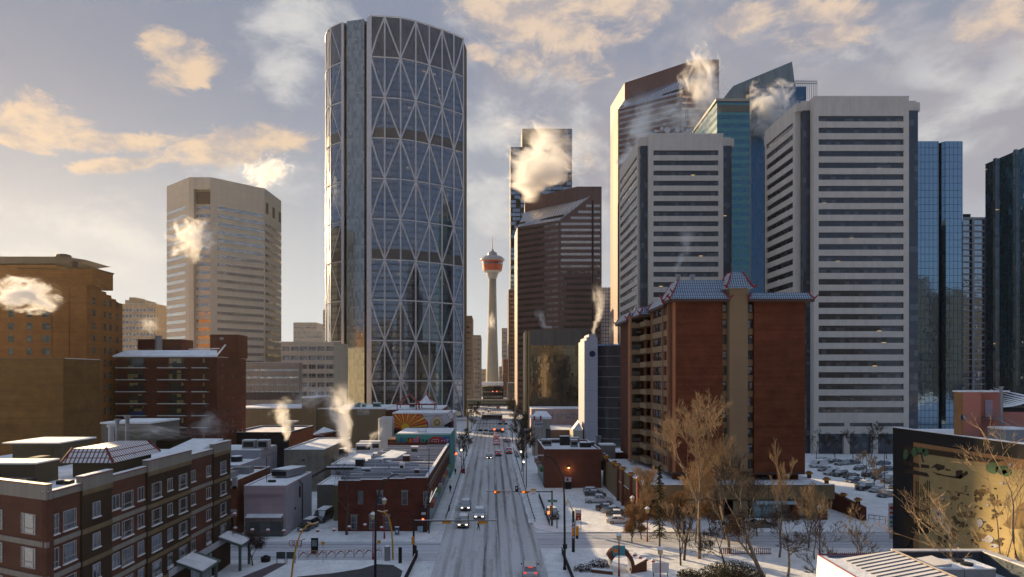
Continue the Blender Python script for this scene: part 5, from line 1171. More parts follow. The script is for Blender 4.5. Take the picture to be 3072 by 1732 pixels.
for i, (a0, a1) in enumerate(((936, 958), (962, 980), (1000, 1014), (1062, 1077), (1086, 1094), (1118, 1140), (1228, 1244))):
    roofunit(PX((a0+a1)/2, 244), 244, PZ(1228, 240)+.4, PX(a1, 244)-PX(a0, 244), 3, 1.4+.3*(i % 2), ['leftmost', 'second', 'third', 'fourth', 'fifth, narrow', 'sixth, wide', 'last, right-hand'][i]+' of the mint green roof units on the tan hall', 'mint units on the tan hall', plain('mint', (.22, .42, .40), .6) if 'mint' not in MATS else MATS['mint'])
q = MB()
for a0, a1, y0_, y1_ in ((1088, 1122, 1236, 1250), (740, 752, 1238, 1245), (735, 752, 1268, 1280)): q.box(PX(a0, 235.9), PX(a1, 235.9), 237.8, 237.95, PZ(y1_, 238), PZ(y0_, 238))
win(CMALL, (PX(949, 238), 238), (PX(1153, 238), 238), PX(1071, 238)-PX(949, 238), PZ(1246, 238), 4.6, 1.9, 'split', greymetal, fargl)
def gazebo(px, py, w, h, Y, lab, solid):
    x, z = PX(px, Y), PZ(py, Y); gz = thing('pavilion', lab, 'pavilion', (x, Y, z), 'curved pavilion roofs on the tan hall')
    hw = w*Y/4000; hh = h*Y/2000; prof = [(1, 0), (.72, .16), (.45, .40), (.2, .72), (.04, 1)]
    if solid:
        q = MB()
        for j in range(len(prof)-1):
            for c in range(4):
                a0, a1 = PI/4+PI/2*c, PI/4+PI/2*(c+1); P_ = lambda pr, a: (x+pr[0]*hw*1.2*math.cos(a), Y+pr[0]*hw*1.2*math.sin(a), z+pr[1]*hh)
                q.face([P_(prof[j], a0), P_(prof[j], a1), P_(prof[j+1], a1), P_(prof[j+1], a0)])
        q.build('roof', snow, gz)
    q = MB()
    for c in range(4):
        a = PI/4+PI/2*c; q.tube([(x+p_[0]*hw*1.22*math.cos(a), Y+p_[0]*hw*1.22*math.sin(a), z+p_[1]*hh+.1) for p_ in prof], .22 if not solid else .14, 5)
    q.build('ridge', redpaint if solid else plain('red_beam', (.32, .08, .06), .6), gz)
    q = MB(); k = hw*.84
    for a, c in ((-k, -k), (k, -k), (k, k), (-k, k)): q.box(x+a-.15, x+a+.15, Y+c-.15, Y+c+.15, z-2.4, z)
    q.build('column', redpaint, gz)
    q = MB(); q.box(x-k, x+k, Y-k-.1, Y-k+.1, z-.5, z-.1); q.build('beam', redpaint, gz)
    if solid: q = MB(); q.cyl(x, Y, z+hh, z+hh+1.1, .35, .1, 6); q.build('finial', yellowpaint, gz)
gazebo(1279, 1210, 64, 27, 243, 'snow covered pavilion with an upswept roof and gold finial', True)
gazebo(1229, 1210, 78, 26, 243, 'open red pavilion frame beside the snowy pavilion', False)
sr = thing('snow_gable_roof', 'low snowy gabled roof with red edges right of the orange brick side wall', 'building', (PX(960, 215), 215, 0))
q = MB(); a0, a1, a2 = PX(940, 212), PX(972, 212), PX(1010, 212); q.prism([(a0, 212), (a2, 212), (a2, 226), (a0, 226)], 0, PZ(1304, 212)); q.build('wall', dbrick, sr)
q = MB(); z0_, z1_ = PZ(1304, 212), PZ(1281, 226); q.face([(a0-.4, 211.5, z0_), (a1, 211.5, z0_-.3), (a1+1, 226, z1_-1.5), (a0-.2, 226, z1_)]); q.face([(a1, 211.5, z0_-.3), (a2+.4, 211.5, z0_+1.4), (a2+1, 226, z1_+.3), (a1+1, 226, z1_-1.5)]); q.build('roof', snow, sr)
# ================================================= brick tower with upswept tiled roofs
mbr = brick('tower_brick', (0.225, 0.066, 0.030), (0.175, 0.052, 0.024), (.10, .045, .028), .28, .1, .45, .30)
mbe = panel('tower_beige', (0.32, 0.22, 0.13), 40, 2.93, .04, (.22, .16, .1), .85, .02, .08)
btile = tile('blue_tile_snow', (.035, .085, .16), .85, .42, (.34, .42, .52)); wtile = tile('white_tile_snow', (.10, .10, .16), .95, .42, (.62, .64, .70))
twg = glass('tower_window', (.6, .65, .7), .9, 1.5, 0, refl=.2, inner=(.02, .022, .025), blinds=.6, bcol=(.4, .42, .45), wav=.02)
CT = thing('brick_tower', 'brick apartment tower with blue upswept tiled roofs and a beige stair shaft', 'apartment tower', (46, 125, 0))
FX0, FX1 = 33.9, 58.75; SO = 7.9; TZ = 40.2; FH = 2.93
sx0, sx1 = PX(2189, 124), PX(2244, 124); wx0, wx1 = PX(2168, 125), PX(2262, 125)
MB().box(FX0+.3, FX1-.3, 126.2, 160, SO, TZ).build('core_wall', mbr, CT)
MB().box(FX0, wx0, 125, 126.3, SO, TZ-.3).build('wall', mbr, CT); MB().box(wx1, FX1, 125, 126.3, SO, TZ-.3).build('wall', mbr, CT)
MB().box(FX1-.29, FX1, 126.3, 160, SO, TZ).build('wall', mbr, CT)
MB().box(sx0, sx1, 124.1, 128, SO+.3, PZ(863, 124)).build('stair_shaft', mbe, CT)
for a0, a1 in ((wx0+.05, sx0-.02), (sx1+.02, wx1-.05)):
    for k in range(11):
        z = TZ-.6-FH*k
        MB().box(a0, a1, 125.5, 126.1, z-FH, z-1.75).build('spandrel', mbe, CT)
        if True:
            fr_ = win(CT, (a0, 125.62), (a1, 125.62), 0.02, z-1.75, a1-a0-.04, 1.72, 'sash', darkmetal, twg)
MB().box(FX0+.01, FX0+.55, 124.93, 124.99, SO, TZ-.4).build('corner_strip', plain('orange_strip', (.46, .2, .1), .8), CT)
# side wall: pilasters, spandrels, windows
pil = plain('pilaster_orange', (.40, .19, .10), .85); W0 = 148
for yy in (127.6, 131.6, 140.5, 147.0): MB().box(FX0-.25, FX0+.3, yy, yy+.5, SO, TZ-.3).build('pilaster', pil, CT)
MB().box(FX0-.12, FX0+.299, 147.5, 148, SO, TZ).build('pilaster', pil, CT)
for k in range(11):
    z = TZ-.6-FH*k
    for (y0, y1) in ((128.1, 131.6), (132.1, 140.5), (141.0, 147.0)):
        MB().box(FX0-.05, FX0+.29, y0, y1, z-FH, z-1.75).build('spandrel', mbe, CT)
        if y1 == 147.0:
            continue
        n = 1 if y1 < 132 else 2
        for i in range(n):
            wv = (y1-y0)/n-.7; a, b_ = (FX0+.32, y0), (FX0+.32, y1)
            a, b_ = (FX0+.22, y1), (FX0+.22, y0); win(CT, a, b_, .35+i*(wv+.7), z-1.75, wv, 1.72, 'split', darkmetal, twg)
    bl = MB(); bl.box(FX0-1.3, FX0-.06, 141.0, 146.9, z-FH, z-1.85); bl.build('balcony', mbe, CT)
    MB().box(FX0+.3, FX0+.36, 141.2, 146.8, z-1.75, z-.1).build('balcony_door', twg, CT)
    bl = MB(); bl.box(30.9, FX0-.02, W0-.9, W0+1.2, z-FH-.1, z-1.95); bl.build('balcony', mbe, CT)
    MB().box(31.2, FX0-.4, W0+1.5, W0+1.56, z-1.9, z-.2).build('balcony_door', twg, CT)
MB().box(31.3, FX0+.28, W0+1.6, 162, SO, TZ-1).build('wing_wall', MATS['dark_brick'], CT)
MB().box(30.6, 31.0, W0-.5, W0+1.6, SO-1, TZ-1).build('pilaster', pil, CT)
# roofs: upper surfaces of sloping skirts
def skirt(x0, x1, y0, y1, z, rise, inn, mat, nm, hips=True, ext=.0, lmat=None):
    q = MB(); e = [(x0, y0), (x1, y0), (x1, y1), (x0, y1)]; t_ = [(x0+inn, y0+inn), (x1-inn, y0+inn), (x1-inn, y1-inn), (x0+inn, y1-inn)]
    for i in range(4):
        j = (i+1) % 4; q.face([(*e[i], z), (*e[j], z), (*t_[j], z+rise), (*t_[i], z+rise)], 1 if i in (1, 3) and lmat else 0)
    q.face([(*p_, z+rise) for p_ in t_], 2); q.face([(*p_, z-.02) for p_ in e[::-1]], 2)
    o = q.build(nm, [mat, lmat or mat, snow], CT)
    MB().prism(e, z-.5, z-.03).build('eave', plain('eave_brown', (.10, .055, .045), .7) if 'eave_brown' not in MATS else MATS['eave_brown'], CT)
    if hips:
        for i in (0, 1, 3):
            a, b_ = e[i], t_[i]; dx, dy = a[0]-b_[0], a[1]-b_[1]
            h = MB(); h.tube([(b_[0], b_[1], z+rise+.15), ((a[0]+b_[0])/2, (a[1]+b_[1])/2, z+rise*.42+.1), (a[0]+dx*.02, a[1]+dy*.02, z+.12), (a[0]+dx/abs(dx)*.55, a[1]+dy/abs(dy)*.3, z+.75)], [.1, .14, .2, .1], 6)
            h.build('hip_ridge', redpaint, CT)
    return o
skirt(FX0-.9, sx0-.02, 123.7, 128, TZ+.1, 1.25, .9, btile, 'tiled_skirt', lmat=wtile)
skirt(sx1+.02, FX1+1.2, 123.7, 128, TZ+.1, 1.25, .9, btile, 'tiled_skirt', lmat=wtile)
skirt(FX0-.9, 38, 128.01, 141, TZ-.4, 1.6, .9, wtile, 'tiled_skirt', lmat=wtile)
skirt(FX0-2.6, 36, 141.01, 149, TZ-1.1, 1.6, .9, btile, 'tiled_skirt', lmat=wtile)
skirt(30.2, 36, 149.01, 163, TZ-1.6, 1.6, .9, btile, 'tiled_skirt', lmat=wtile)
MB().box(FX0+.5, FX1-.5, 127, 159, TZ+.1, TZ+1.3).build('parapet_wall', MATS['eave_brown'], CT)
skirt(FX0+.3, sx0+1.5, 126.0, 134, TZ+1.4, 2.7, 1.5, btile, 'upper_roof', lmat=wtile)
for px in (2034, 2077):
    x_ = PX(px, 131); q = MB(); q.cyl(x_, 131, TZ+3, TZ+5.4, .42, n=10); q.cyl(x_, 131, TZ+5.4, TZ+5.7, .6, .5, n=10); q.build('vent_flue', greymetal, CT)
# pagoda roof over the shaft
q = MB(); cx_, cy_ = (sx0+sx1)/2, 126.2; z = PZ(865, 124)
lv = [(2.55, 2.9, z), (1.9, 2.2, z+1.1), (1.35, 1.6, z+2.5), (1.0, 1.2, z+3.1)]
for j in range(3):
    a, b_ = lv[j], lv[j+1]; A = [(cx_-a[0], cy_-a[1]), (cx_+a[0], cy_-a[1]), (cx_+a[0], cy_+a[1]), (cx_-a[0], cy_+a[1])]; B = [(cx_-b_[0], cy_-b_[1]), (cx_+b_[0], cy_-b_[1]), (cx_+b_[0], cy_+b_[1]), (cx_-b_[0], cy_+b_[1])]
    for i in range(4): k = (i+1) % 4; q.face([(*A[i], a[2]), (*A[k], a[2]), (*B[k], b_[2]), (*B[i], b_[2])], 0 if i in (0, 2) else 1)
q.face([(x_, y_, lv[3][2]) for x_, y_ in B], 2); q.face([(cx_-2.55, cy_+2.9, z-.02), (cx_+2.55, cy_+2.9, z-.02), (cx_+2.55, cy_-2.9, z-.02), (cx_-2.55, cy_-2.9, z-.02)], 2)
q.build('pagoda_roof', [btile, wtile, snow], CT)
for sx_ in (-1, 1):
    for sy_ in (-1, 1):
        h = MB(); h.tube([(cx_+sx_*l[0], cy_+sy_*l[1], l[2]+.15) for l in lv[::-1]]+[(cx_+sx_*3.15, cy_+sy_*3.4, z+.45)], [.14, .14, .17, .24, .12], 6); h.build('hip_ridge', redpaint, CT)
# ---- podium
PD = thing('podium', 'brick and beige podium with red posts under the brick tower', 'building', (44, 123, 0))
DKZ = 6.2
MB().box(27.0, 61.4, 124.5, 158, 4.0, DKZ).build('deck', MATS['dark_brick'], PD)
sn = MB(); sn.box(27.3, 61.0, 123.4, 157.6, DKZ+.003, DKZ+.15); sn.build('roof', snowdirty, PD)
q = MB(); q.box(26.4, 26.9, 128, 158, 0, 7.0); q.box(26.4, 26.9, 119.5, 128, 4.2, 7.0); q.build('parapet_wall', panel('podium_beige', (.22, .16, .09), 3.1, 30, .1, None, .9, .03, .12), PD)
q = MB(); q.box(26.3, 27, 119.6, 134, 0, 4.19); q.build('side_wall', mbr, PD)
q = MB(); q.box(26.35, 26.95, 119.5, 158, 7.003, 7.12); q.box(26.25, 27, 128.2, 138, 4.2, 4.27); q.build('snow_cap', snow, PD)
q = MB(); q.box(27, 61.5, 119.5, 120.1, 3.85, 6.45); q.build('fascia', MATS['podium_beige'], PD); MB().box(27, 61.5, 119.45, 120.15, 6.453, 6.55).build('fascia_coping', snow, PD)
MB().box(26.95, 61.5, 120.11, 124.49, 3.9, DKZ).build('front_deck', MATS['dark_brick'], PD)
sn = MB(); sn.box(27.3, 61.0, 120.2, 123.3, DKZ+.003, DKZ+.13); sn.build('roof', snowdirty, PD)
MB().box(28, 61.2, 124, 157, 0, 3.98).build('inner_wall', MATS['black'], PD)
for px in (1936, 2160, 2386, 2430, 2470): x_ = PX(px, 120); MB().box(x_-.6, x_+.6, 119.7, 121, 0, 3.84).build('column', mbr, PD)
x0_, x1_ = PX(2262, 120.5), PX(2380, 120.5)
MB().box(x0_, x1_, 121.2, 121.3, .3, 3.4).build('glazing', glass('podium_glass', (.4, .55, .6), 1.4, 3.2, .12, (.02, .04, .04), .3, inner=(.05, .14, .16), blinds=.6, bcol=(.3, .34, .30)), PD)
q = MB(); q.face([(x0_, 118.8, 3.1), (x1_, 118.8, 3.1), (x1_, 121.2, 4.4), (x0_, 121.2, 4.4)]); q.face([(x0_, 118.8, 3.02), (x0_, 121.2, 4.32), (x1_, 121.2, 4.32), (x1_, 118.8, 3.02)]); q.build('glass_canopy', plain('canopy_snow', (.34, .42, .46), .4, var=.3, scale=2), PD)
MB().box(PX(2200, 121), PX(2245, 121), 121.1, 121.3, .2, 3.3).build('poster_panel', plain('cream_panel', (.38, .33, .22), .8, var=.3, scale=1.2), PD)
for px in (2395, 2440): MB().box(PX(px, 121), PX(px, 121)+1.9, 121.1, 121.3, .6, 3.2).build('poster_panel', MATS['mural_white'] if 'mural_white' in MATS else whitetrim, PD)
# columns between deck and tower soffit
for x_ in (35, 41, 49.5, 54.5, 57.6):
    for y_ in (126.5, 140): MB().box(x_-.6, x_+.6, y_, y_+1.2, DKZ, SO-.01).build('tower_column', mbr, PD)
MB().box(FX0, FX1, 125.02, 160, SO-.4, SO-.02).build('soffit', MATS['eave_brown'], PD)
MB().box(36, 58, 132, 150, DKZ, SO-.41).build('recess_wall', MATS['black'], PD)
gold = plain('lantern_gold', (.42, .26, .05), .6)
def lanternpost(x, y, zb, zt, lab, big=True, grp='gold lantern posts on the podium'):
    p_ = thing('lantern_post', lab, 'lantern post', (x, y, zb), grp)
    if zt-zb > .6: MB().box(x-.28, x+.28, y-.28, y+.28, zb, zt-.01).build('post', plain('post_brown', (.20, .055, .035), .7) if 'post_brown' not in MATS else MATS['post_brown'], p_)
    q = MB(); i0 = [(x-.3, y-.3), (x+.3, y-.3), (x+.3, y+.3), (x-.3, y+.3)]
    q.cyl(x, y, zt, zt+.25, .35, .75, 4); q.cyl(x, y, zt+.25, zt+.5, .78, .78, 4); q.build('bracket', gold, p_)
    q = MB(); q.cyl(x, y, zt+.5, zt+.75, .5, .35, 8); q.build('cap', redpaint, p_); q = MB(); q.cyl(x, y, zt+.753, zt+.9, .34, .15, 8); q.build('snow_cap', snow, p_)
labs = ['farthest', 'second farthest', 'third farthest', 'fourth from the far end', 'fifth from the far end', 'sixth from the far end', 'nearest, thick corner']
for i, (px, zb) in enumerate(((1813, 0), (1821, 0), (1843, 0), (1854, 0), (1868.6, 0), (1893, 0), (1915, 0))):
    y_ = 26.2*2000/(px-1475); lanternpost(26.2, y_, 6.4 if i < 3 else 0, 7.2, labs[i]+' gold topped post along the parking side wall of the podium')
for i, (x_, y_) in enumerate(((60.8, 121), (61.2, 128.5))): lanternpost(x_, y_, 6.3, 6.9, ('gold topped post at the right front corner of the podium', 'gold topped post behind the right front podium corner')[i])
rw = thing('ramp_wall', 'dark sloping parking wall with gold pots right of the podium', 'wall', (66.5, 120, 0)); q = MB(); q.prism([(66.1, 119), (66.9, 119), (66.9, 134), (66.1, 134)], 0, [2.6, 2.6, 3.6, 3.6]); q.build('wall', MATS['dark_brick'], rw)
for i, y_ in enumerate((131, 126, 121)): lanternpost(66.5, y_, 2.6, 3.2, 'gold pot on the sloping parking wall, '+('farthest', 'middle', 'nearest')[i]+' of three', grp='gold pots on the parking wall')
fr2 = thing('ramp_railing', 'dark railing running down from the gold potted wall to the mural building', 'railing', (68, 119, 0)); q = MB()
for i in range(10):
    a = i/9; q.tube([(67+6*a, 118.5-5*a, 0), (67+6*a, 118.5-5*a, 1.3)], .04, 4)
q.tube([(67, 118.5, 1.3), (73, 113.5, 1.3)], .05, 4); q.tube([(67, 118.5, .7), (73, 113.5, .7)], .035, 4); q.build('rail', darkmetal, fr2)

# ================================================= red-brown store right of the street
rbw = brick('store_brick', (0.19, 0.062, 0.040), (0.16, 0.052, 0.034), (.15, .08, .065), .26, .09, .2, .16)
RS = blk('corner_store', 'low red brown brick store with a wall lamp beside the parking lot', 12.2, PX(1804, 154), 154, 177, 8.6, rbw, None, .45)
MB().box(12.1, 12.18, 156, 176, .3, 3.4).build('shop_glazing', MATS['street_shops'], RS)
for i in range(6): MB().box(11.3, 12.17, 156+3.4*i, 158.6+3.4*i, 3.5, 4.5).build('shop_fascia', MATS['fascia%d' % ((i+2) % 6)], RS)
wlm = thing('wall_lamp', 'small lit lamp on the plain side of the red brown store', 'wall lamp', (PX(1706, 153.9), 153.8, 4.6)); q = MB(); q.box(PX(1706, 153.8)-.25, PX(1706, 153.8)+.25, 153.5, 153.98, 4.9, 5.05); q.build('hood', darkmetal, wlm)
q = MB(); q.box(PX(1706, 153.8)-.2, PX(1706, 153.8)+.2, 153.55, 153.9, 4.72, 4.89); q.build('lens', emis('lamp_warm', (1, .62, .22), 5), wlm)
pl = bpy.data.lights.new('wall_lamp_light', 'POINT'); pl.energy = 28; pl.color = (1, .6, .25); pl.shadow_soft_size = .15; plo = bpy.data.objects.new('wall_lamp_light', pl); C.objects.link(plo); plo.parent = wlm; plo.location = (0, -.8, -.1)
kb = thing('notice_booth', 'pay booth with a white and red sign under the wall lamp', 'pay booth', (PX(1704, 152.5), 152.5, 0)); x_ = PX(1704, 152.5)
MB().box(x_-.7, x_+.7, 152.2, 153.2, 0, 1.6).build('cabinet', black, kb); MB().box(x_-.75, x_+.75, 152.4, 152.5, 1.8, 3.1).build('sign_panel', whitetrim, kb)
q = MB(); q.box(x_-.75, x_+.75, 152.34, 152.39, 2.85, 3.1); q.box(x_-.4, x_+.1, 152.34, 152.39, 2.0, 2.6); q.build('sign_text_block', redpaint, kb)
for i, (px, y, w, h, lab, m_) in enumerate(((1695, 166, 2.4, 2.2, 'tall louvred cooling unit in the middle of the red brown store roof', darkmetal), (1723, 162, 1.7, 1.7, 'pale curved duct box on the red brown store roof', greymetal), (1757, 161, 2.6, 1.1, 'low dark unit on the right of the red brown store roof', darkmetal), (1640, 164, 2.4, 1.6, 'solar framed unit at the left of the red brown store roof', greymetal), (1664, 171, 3.4, 1.0, 'long low duct at the back of the red brown store roof', greymetal), (1775, 164, 1.6, 1.0, 'small domed vent at the right edge of the red brown store roof', greymetal), (1717, 172, 3.6, 1.3, 'wide grey air handler at the back of the red brown store roof', greymetal))):
    roofunit(PX(px, y), y, 8.7, w, 1.6, h, lab, 'roof units on the red brown store', m_)
q = MB(); x_ = PX(1795, 172); q.cyl(x_, 172, 0, PZ(1312, 172), .55, n=12); q.cyl(x_, 172, PZ(1312, 172), PZ(1308, 172), .8, n=12); tag(q.build('flue_stack', greymetal), 'tall round grey flue right of the red brown store', 'flue')
cu = thing('cooling_unit', 'big grey snow topped cooling unit behind the parked cars wall', 'cooling unit', (PX(1822, 160), 160, 0)); x0_, x1_ = PX(1803, 162), PX(1846, 162)
MB().box(x0_, x1_, 162, 166, 5.2, PZ(1338, 162)).build('casing', greymetal, cu); MB().box(x0_-.1, x1_+.1, 161.9, 166, PZ(1338, 162)+.003, PZ(1334, 162)).build('snow_cap', snow, cu); MB().box(x0_+.3, x1_-.3, 162, 165.8, 3, 5.19).build('base', black, cu)
back = blk('dark_back_wall', 'dark brick wall with a snowy ledge under the black glass block', PX(1848, 166), 61, 166, 178, 6.6, MATS['dark_brick'], None, .3)
# church-like store with board sign, yard between store and pink wall
yb = thing('gabled_store', 'small cream store with a snowy roof and red posts behind the red brown store', 'building', (PX(1625, 215), 215, 0))
a0, a1 = PX(1600, 215), PX(1650, 215); MB().box(a0, a1, 215, 222, 0, PZ(1258, 215)).build('wall', plain('cream_wall', (.36, .34, .29), .85), yb)
q = MB(); z0_ = PZ(1250, 215); q.prism([(a0-.6, 214), (a1+.4, 214), (a1+.4, 223), (a0-.6, 223)], z0_-.8, z0_); q.face([(a0-.6, 214, z0_), (a1+.4, 214, z0_), (a1-1, 218, z0_+1.6), (a0+1, 218, z0_+1.6)]); q.build('roof', snow, yb)
for px in (1603, 1622): x_ = PX(px, 213.8); MB().box(x_-.25, x_+.25, 213.6, 213.95, PZ(1262, 214), PZ(1248, 214)).build('post', redpaint, yb)
win(yb, (a0, 215), (a1, 215), 4, 5.5, 1.6, 3.4, 'plain', darkmetal, wgl)
bs_ = thing('board_sign', 'white board sign with a red arch on two posts near the cream store', 'sign', (PX(1615, 200), 200, 0)); a0, a1 = PX(1602, 200), PX(1628, 200)
MB().box(a0, a1, 199.8, 200, PZ(1281, 200), PZ(1262, 200)).build('panel', whitetrim, bs_); q = MB(); q.box(a0+.3, a1-.3, 199.7, 199.79, PZ(1266, 200), PZ(1264, 200)); q.build('red_strip', redpaint, bs_)
for i in range(5): MB().box(a0+.35+i*.46, a0+.6+i*.46, 199.7, 199.79, PZ(1277, 200), PZ(1270, 200)).build('mark', MATS['emblem_navy'], bs_)
for x_ in (a0+.1, a1-.2): MB().box(x_, x_+.12, 200.01, 200.15, 0, PZ(1281, 200)).build('post', redpaint, bs_)
ls_ = blk('long_low_store', 'long low store with a flat snowy roof before the pink wall', PX(1652, 235), PX(1735, 235), 235, 258, PZ(1292, 235), MATS['far_brown_brick'], None, .2)
gb2 = thing('gable_house', 'little sunlit white gabled roof before the lavender shaft', 'building', (PX(1735, 222), 222, 0)); a0, a1 = PX(1716, 222), PX(1752, 222)
MB().box(a0+.4, a1-.4, 222, 232, 0, PZ(1292, 222)).build('wall', MATS['cream_wall'], gb2); q = MB(); zz_ = PZ(1292, 222); m_ = (a0+a1)/2+.3; q.face([(a0, 221.5, zz_), (m_, 221.5, zz_+2.9), (m_+1, 232, zz_+2.9), (a0+1, 232, zz_)][::-1]); q.face([(m_, 221.5, zz_+2.9), (a1, 221.5, zz_), (a1+1, 232, zz_), (m_+1, 232, zz_+2.9)][::-1]); q.face([(a0+.4, 222, zz_), (a1-.4, 222, zz_), (m_, 222, zz_+2.7)]); q.build('roof', snow, gb2)

# ================================================= mural building on the right
MR = thing('mural_building', 'black building whose side wall carries a huge ochre garden mural', 'building', (75, 80, 0))
MXW = 59.8
MB().box(MXW+.02, 100, 50, 99.4, 0, 17.9).build('wall', MATS['black'], MR)
MB().box(MXW, MXW+.3, 50, 99.4, 17.9, 18.3).build('parapet', MATS['black'], MR); MB().box(MXW-.05, MXW+.5, 50, 99.45, 18.303, 18.42).build('snow_cap', snow, MR)
MB().box(MXW+.5, 100, 50, 99.3, 17.905, 18.1).build('roof', snowroof, MR)
mo = panel('mural_ochre_ground', (.35, .27, .125), 1.1, .5, .03, (.29, .22, .095), .85, .05, .12)
def mw(px, py): Y = MXW*2000/(px-1475); return (Y, PZ(py, Y))
def mz(x, y): return mw(2650+x/3.012, 1250+y/3.012)
def wallpoly(pts, mat, t, nm='painted_shape'):
    q = MB(); a = [(MXW-t, p[0], p[1]) for p in pts]; b_ = [(MXW+.001, p[0], p[1]) for p in pts]; n = len(a)
    q.face(a)
    for i in range(n): j = (i+1) % n; q.face([a[i], a[j], b_[j], b_[i]])
    return q.build(nm, mat, MR)
mfr = plain('mural_frame_brown', (.30, .16, .07), .8, var=.15, scale=1)
ZB, ZT_ = 1.0, 15.4
wallpoly([(94.5, ZB), (50, ZB), (50, ZT_+1.2), (94.5, ZT_+1.2)], mfr, .03, 'mural_frame'); wallpoly([(93.2, ZB), (50, ZB), (50, ZT_), (93.2, ZT_)], mo, .05, 'mural_ground')
md = plain('mural_umber', (.045, .030, .018), .85, var=.3, scale=1); mg = plain('mural_green', (.07, .13, .06), .85, var=.25, scale=2); mbr2 = plain('mural_brown', (.16, .105, .045), .85, var=.4, scale=1.5); mlt = plain('mural_pale', (.52, .42, .26), .85, var=.2, scale=1); mbl = plain('mural_greyblue', (.33, .33, .36), .85, var=.2, scale=1)
def bl(cx_, cy_, rx, ry, mat, t, n=14, jag=.18):
    R2 = random.Random(int(cx_*7+cy_)); return wallpoly([mz(cx_+rx*math.cos(2*PI*i/n)*(1+R2.uniform(-jag, jag)), cy_+ry*math.sin(2*PI*i/n)*(1+R2.uniform(-jag, jag))) for i in range(n)], mat, t)
wallpoly([mz(186, 262), mz(186, 340), mz(420, 345), mz(700, 385), mz(1000, 420), mz(1100, 395), mz(640, 325)], md, .06)
for c in ((205, 345, 22, 46), (285, 318, 26, 40), (340, 305, 40, 26), (385, 325, 28, 36)): bl(*c, mg, .09)
for c in ((990, 465, 55, 50), (1080, 480, 70, 40), (1120, 510, 45, 30)): bl(*c, mg, .09)
wallpoly([mz(335, 320), mz(350, 325), mz(372, 412), mz(362, 415)], md, .10)
for pts in (((232, 405), (320, 425), (335, 462), (235, 445)), ((188, 400), (225, 412), (230, 440), (188, 440)), ((186, 468), (400, 510), (422, 548), (186, 505)), ((345, 430), (418, 440), (418, 470), (345, 462)), ((428, 465), (485, 425), (560, 445), (555, 475), (500, 490), (470, 460)), ((445, 500), (500, 530), (700, 565), (770, 520), (760, 490), (680, 545), (560, 530)), ((565, 470), (610, 480), (612, 492), (565, 486)), ((660, 490), (720, 485), (715, 560), (660, 550)), ((190, 895), (270, 915), (290, 1060), (240, 1150), (190, 1190)), ((270, 960), (400, 1010), (440, 945), (450, 985), (400, 1060), (300, 1045)), ((288, 820), (370, 850), (430, 810), (430, 830), (370, 866), (290, 835))):
    wallpoly([mz(*p_) for p_ in pts], md, .08)
for c in ((875, 720, 45, 55), (985, 725, 38, 42), (690, 960, 65, 60), (980, 1005, 45, 35), (545, 1120, 50, 55), (725, 800, 22, 22), (1010, 870, 30, 36), (465, 1020, 24, 40), (1040, 1120, 60, 40)):
    R3 = random.Random(int(c[0])); um2 = MATS.get('mural_umber_soft') or plain('mural_umber_soft', (.10, .07, .033), .85, var=.4, scale=2)
    for k in range(7): bl(c[0]+R3.uniform(-.8, .8)*c[2], c[1]+R3.uniform(-.8, .8)*c[3], c[2]*R3.uniform(.2, .45), c[3]*R3.uniform(.2, .45), um2, .10+.004*k, 9, .4)
for c in ((900, 680, 60, 26), (760, 890, 80, 34), (640, 1050, 30, 50), (880, 1090, 50, 40), (1030, 780, 40, 34), (640, 740, 40, 20)): bl(*c, mbr2, .07, 18, .35)
for c in ((960, 1110, 40, 36), (1080, 600, 16, 14), (880, 960, 26, 40), (950, 800, 14, 12), (550, 740, 12, 10), (1010, 1170, 40, 18), (1150, 435, 14, 14)): bl(*c, mbl, .12)
wallpoly([mz(1085, 980), mz(1240, 790), mz(1400, 700), mz(1400, 1000), mz(1160, 1020)], mbr2, .065)
wallpoly([mz(440, 820), mz(560, 860), mz(560, 1000), mz(460, 960)], mlt, .07); wallpoly([mz(550, 960), mz(630, 975), mz(620, 1110), mz(555, 1070)], mlt, .07); wallpoly([mz(480, 835), mz(532, 850), mz(532, 965), mz(480, 945)], mbl, .1); wallpoly([mz(494, 885), mz(515, 888), mz(515, 912), mz(494, 908)], mlt, .13)
for x in (302, 320, 345, 358, 374, 390, 404, 422):
    a, b_ = mz(x, 570+((x*37) % 60)), mz(x, 1000); q = MB(); q.tube([(MXW-.1, a[0], a[1]), (MXW-.1, b_[0], b_[1])], .05, 4); q.build('painted_line', md, MR)
for y in (700, 745, 880, 915):
    a, b_ = mz(300, y), mz(425, y-8); q = MB(); q.tube([(MXW-.1, a[0], a[1]), (MXW-.1, b_[0], b_[1])], .035, 4); q.build('painted_line', md, MR)
R.seed(3)
for i in range(46):
    x, y = R.uniform(480, 1080), R.uniform(640, 1180)
    bl(x, y, R.uniform(4, 16), R.uniform(4, 14), R.choice((md, mbr2, md, mbl, mo)), .13, 8, .4)
for i in range(26):
    x, y = R.uniform(500, 1000), R.uniform(620, 1170); a = mz(x, y); b_ = mz(x+R.uniform(-40, 50), y+R.uniform(-50, 50)); q = MB(); q.tube([(MXW-.12, a[0], a[1]), (MXW-.12, (a[0]+b_[0])/2, (a[1]+b_[1])/2+.15), (MXW-.12, b_[0], b_[1])], .04, 4); q.build('painted_line', md, MR)
vb = thing('vertical_banner', 'tall narrow white banner with red and blue marks at the edge of the mural building', 'banner', (59, 99.6, 0)); a0, a1 = PX(2665, 99.7), PX(2679, 99.7)
MB().box(a0, a1, 99.6, 99.75, PZ(1617, 99.7), PZ(1510, 99.7)).build('panel', whitetrim, vb)
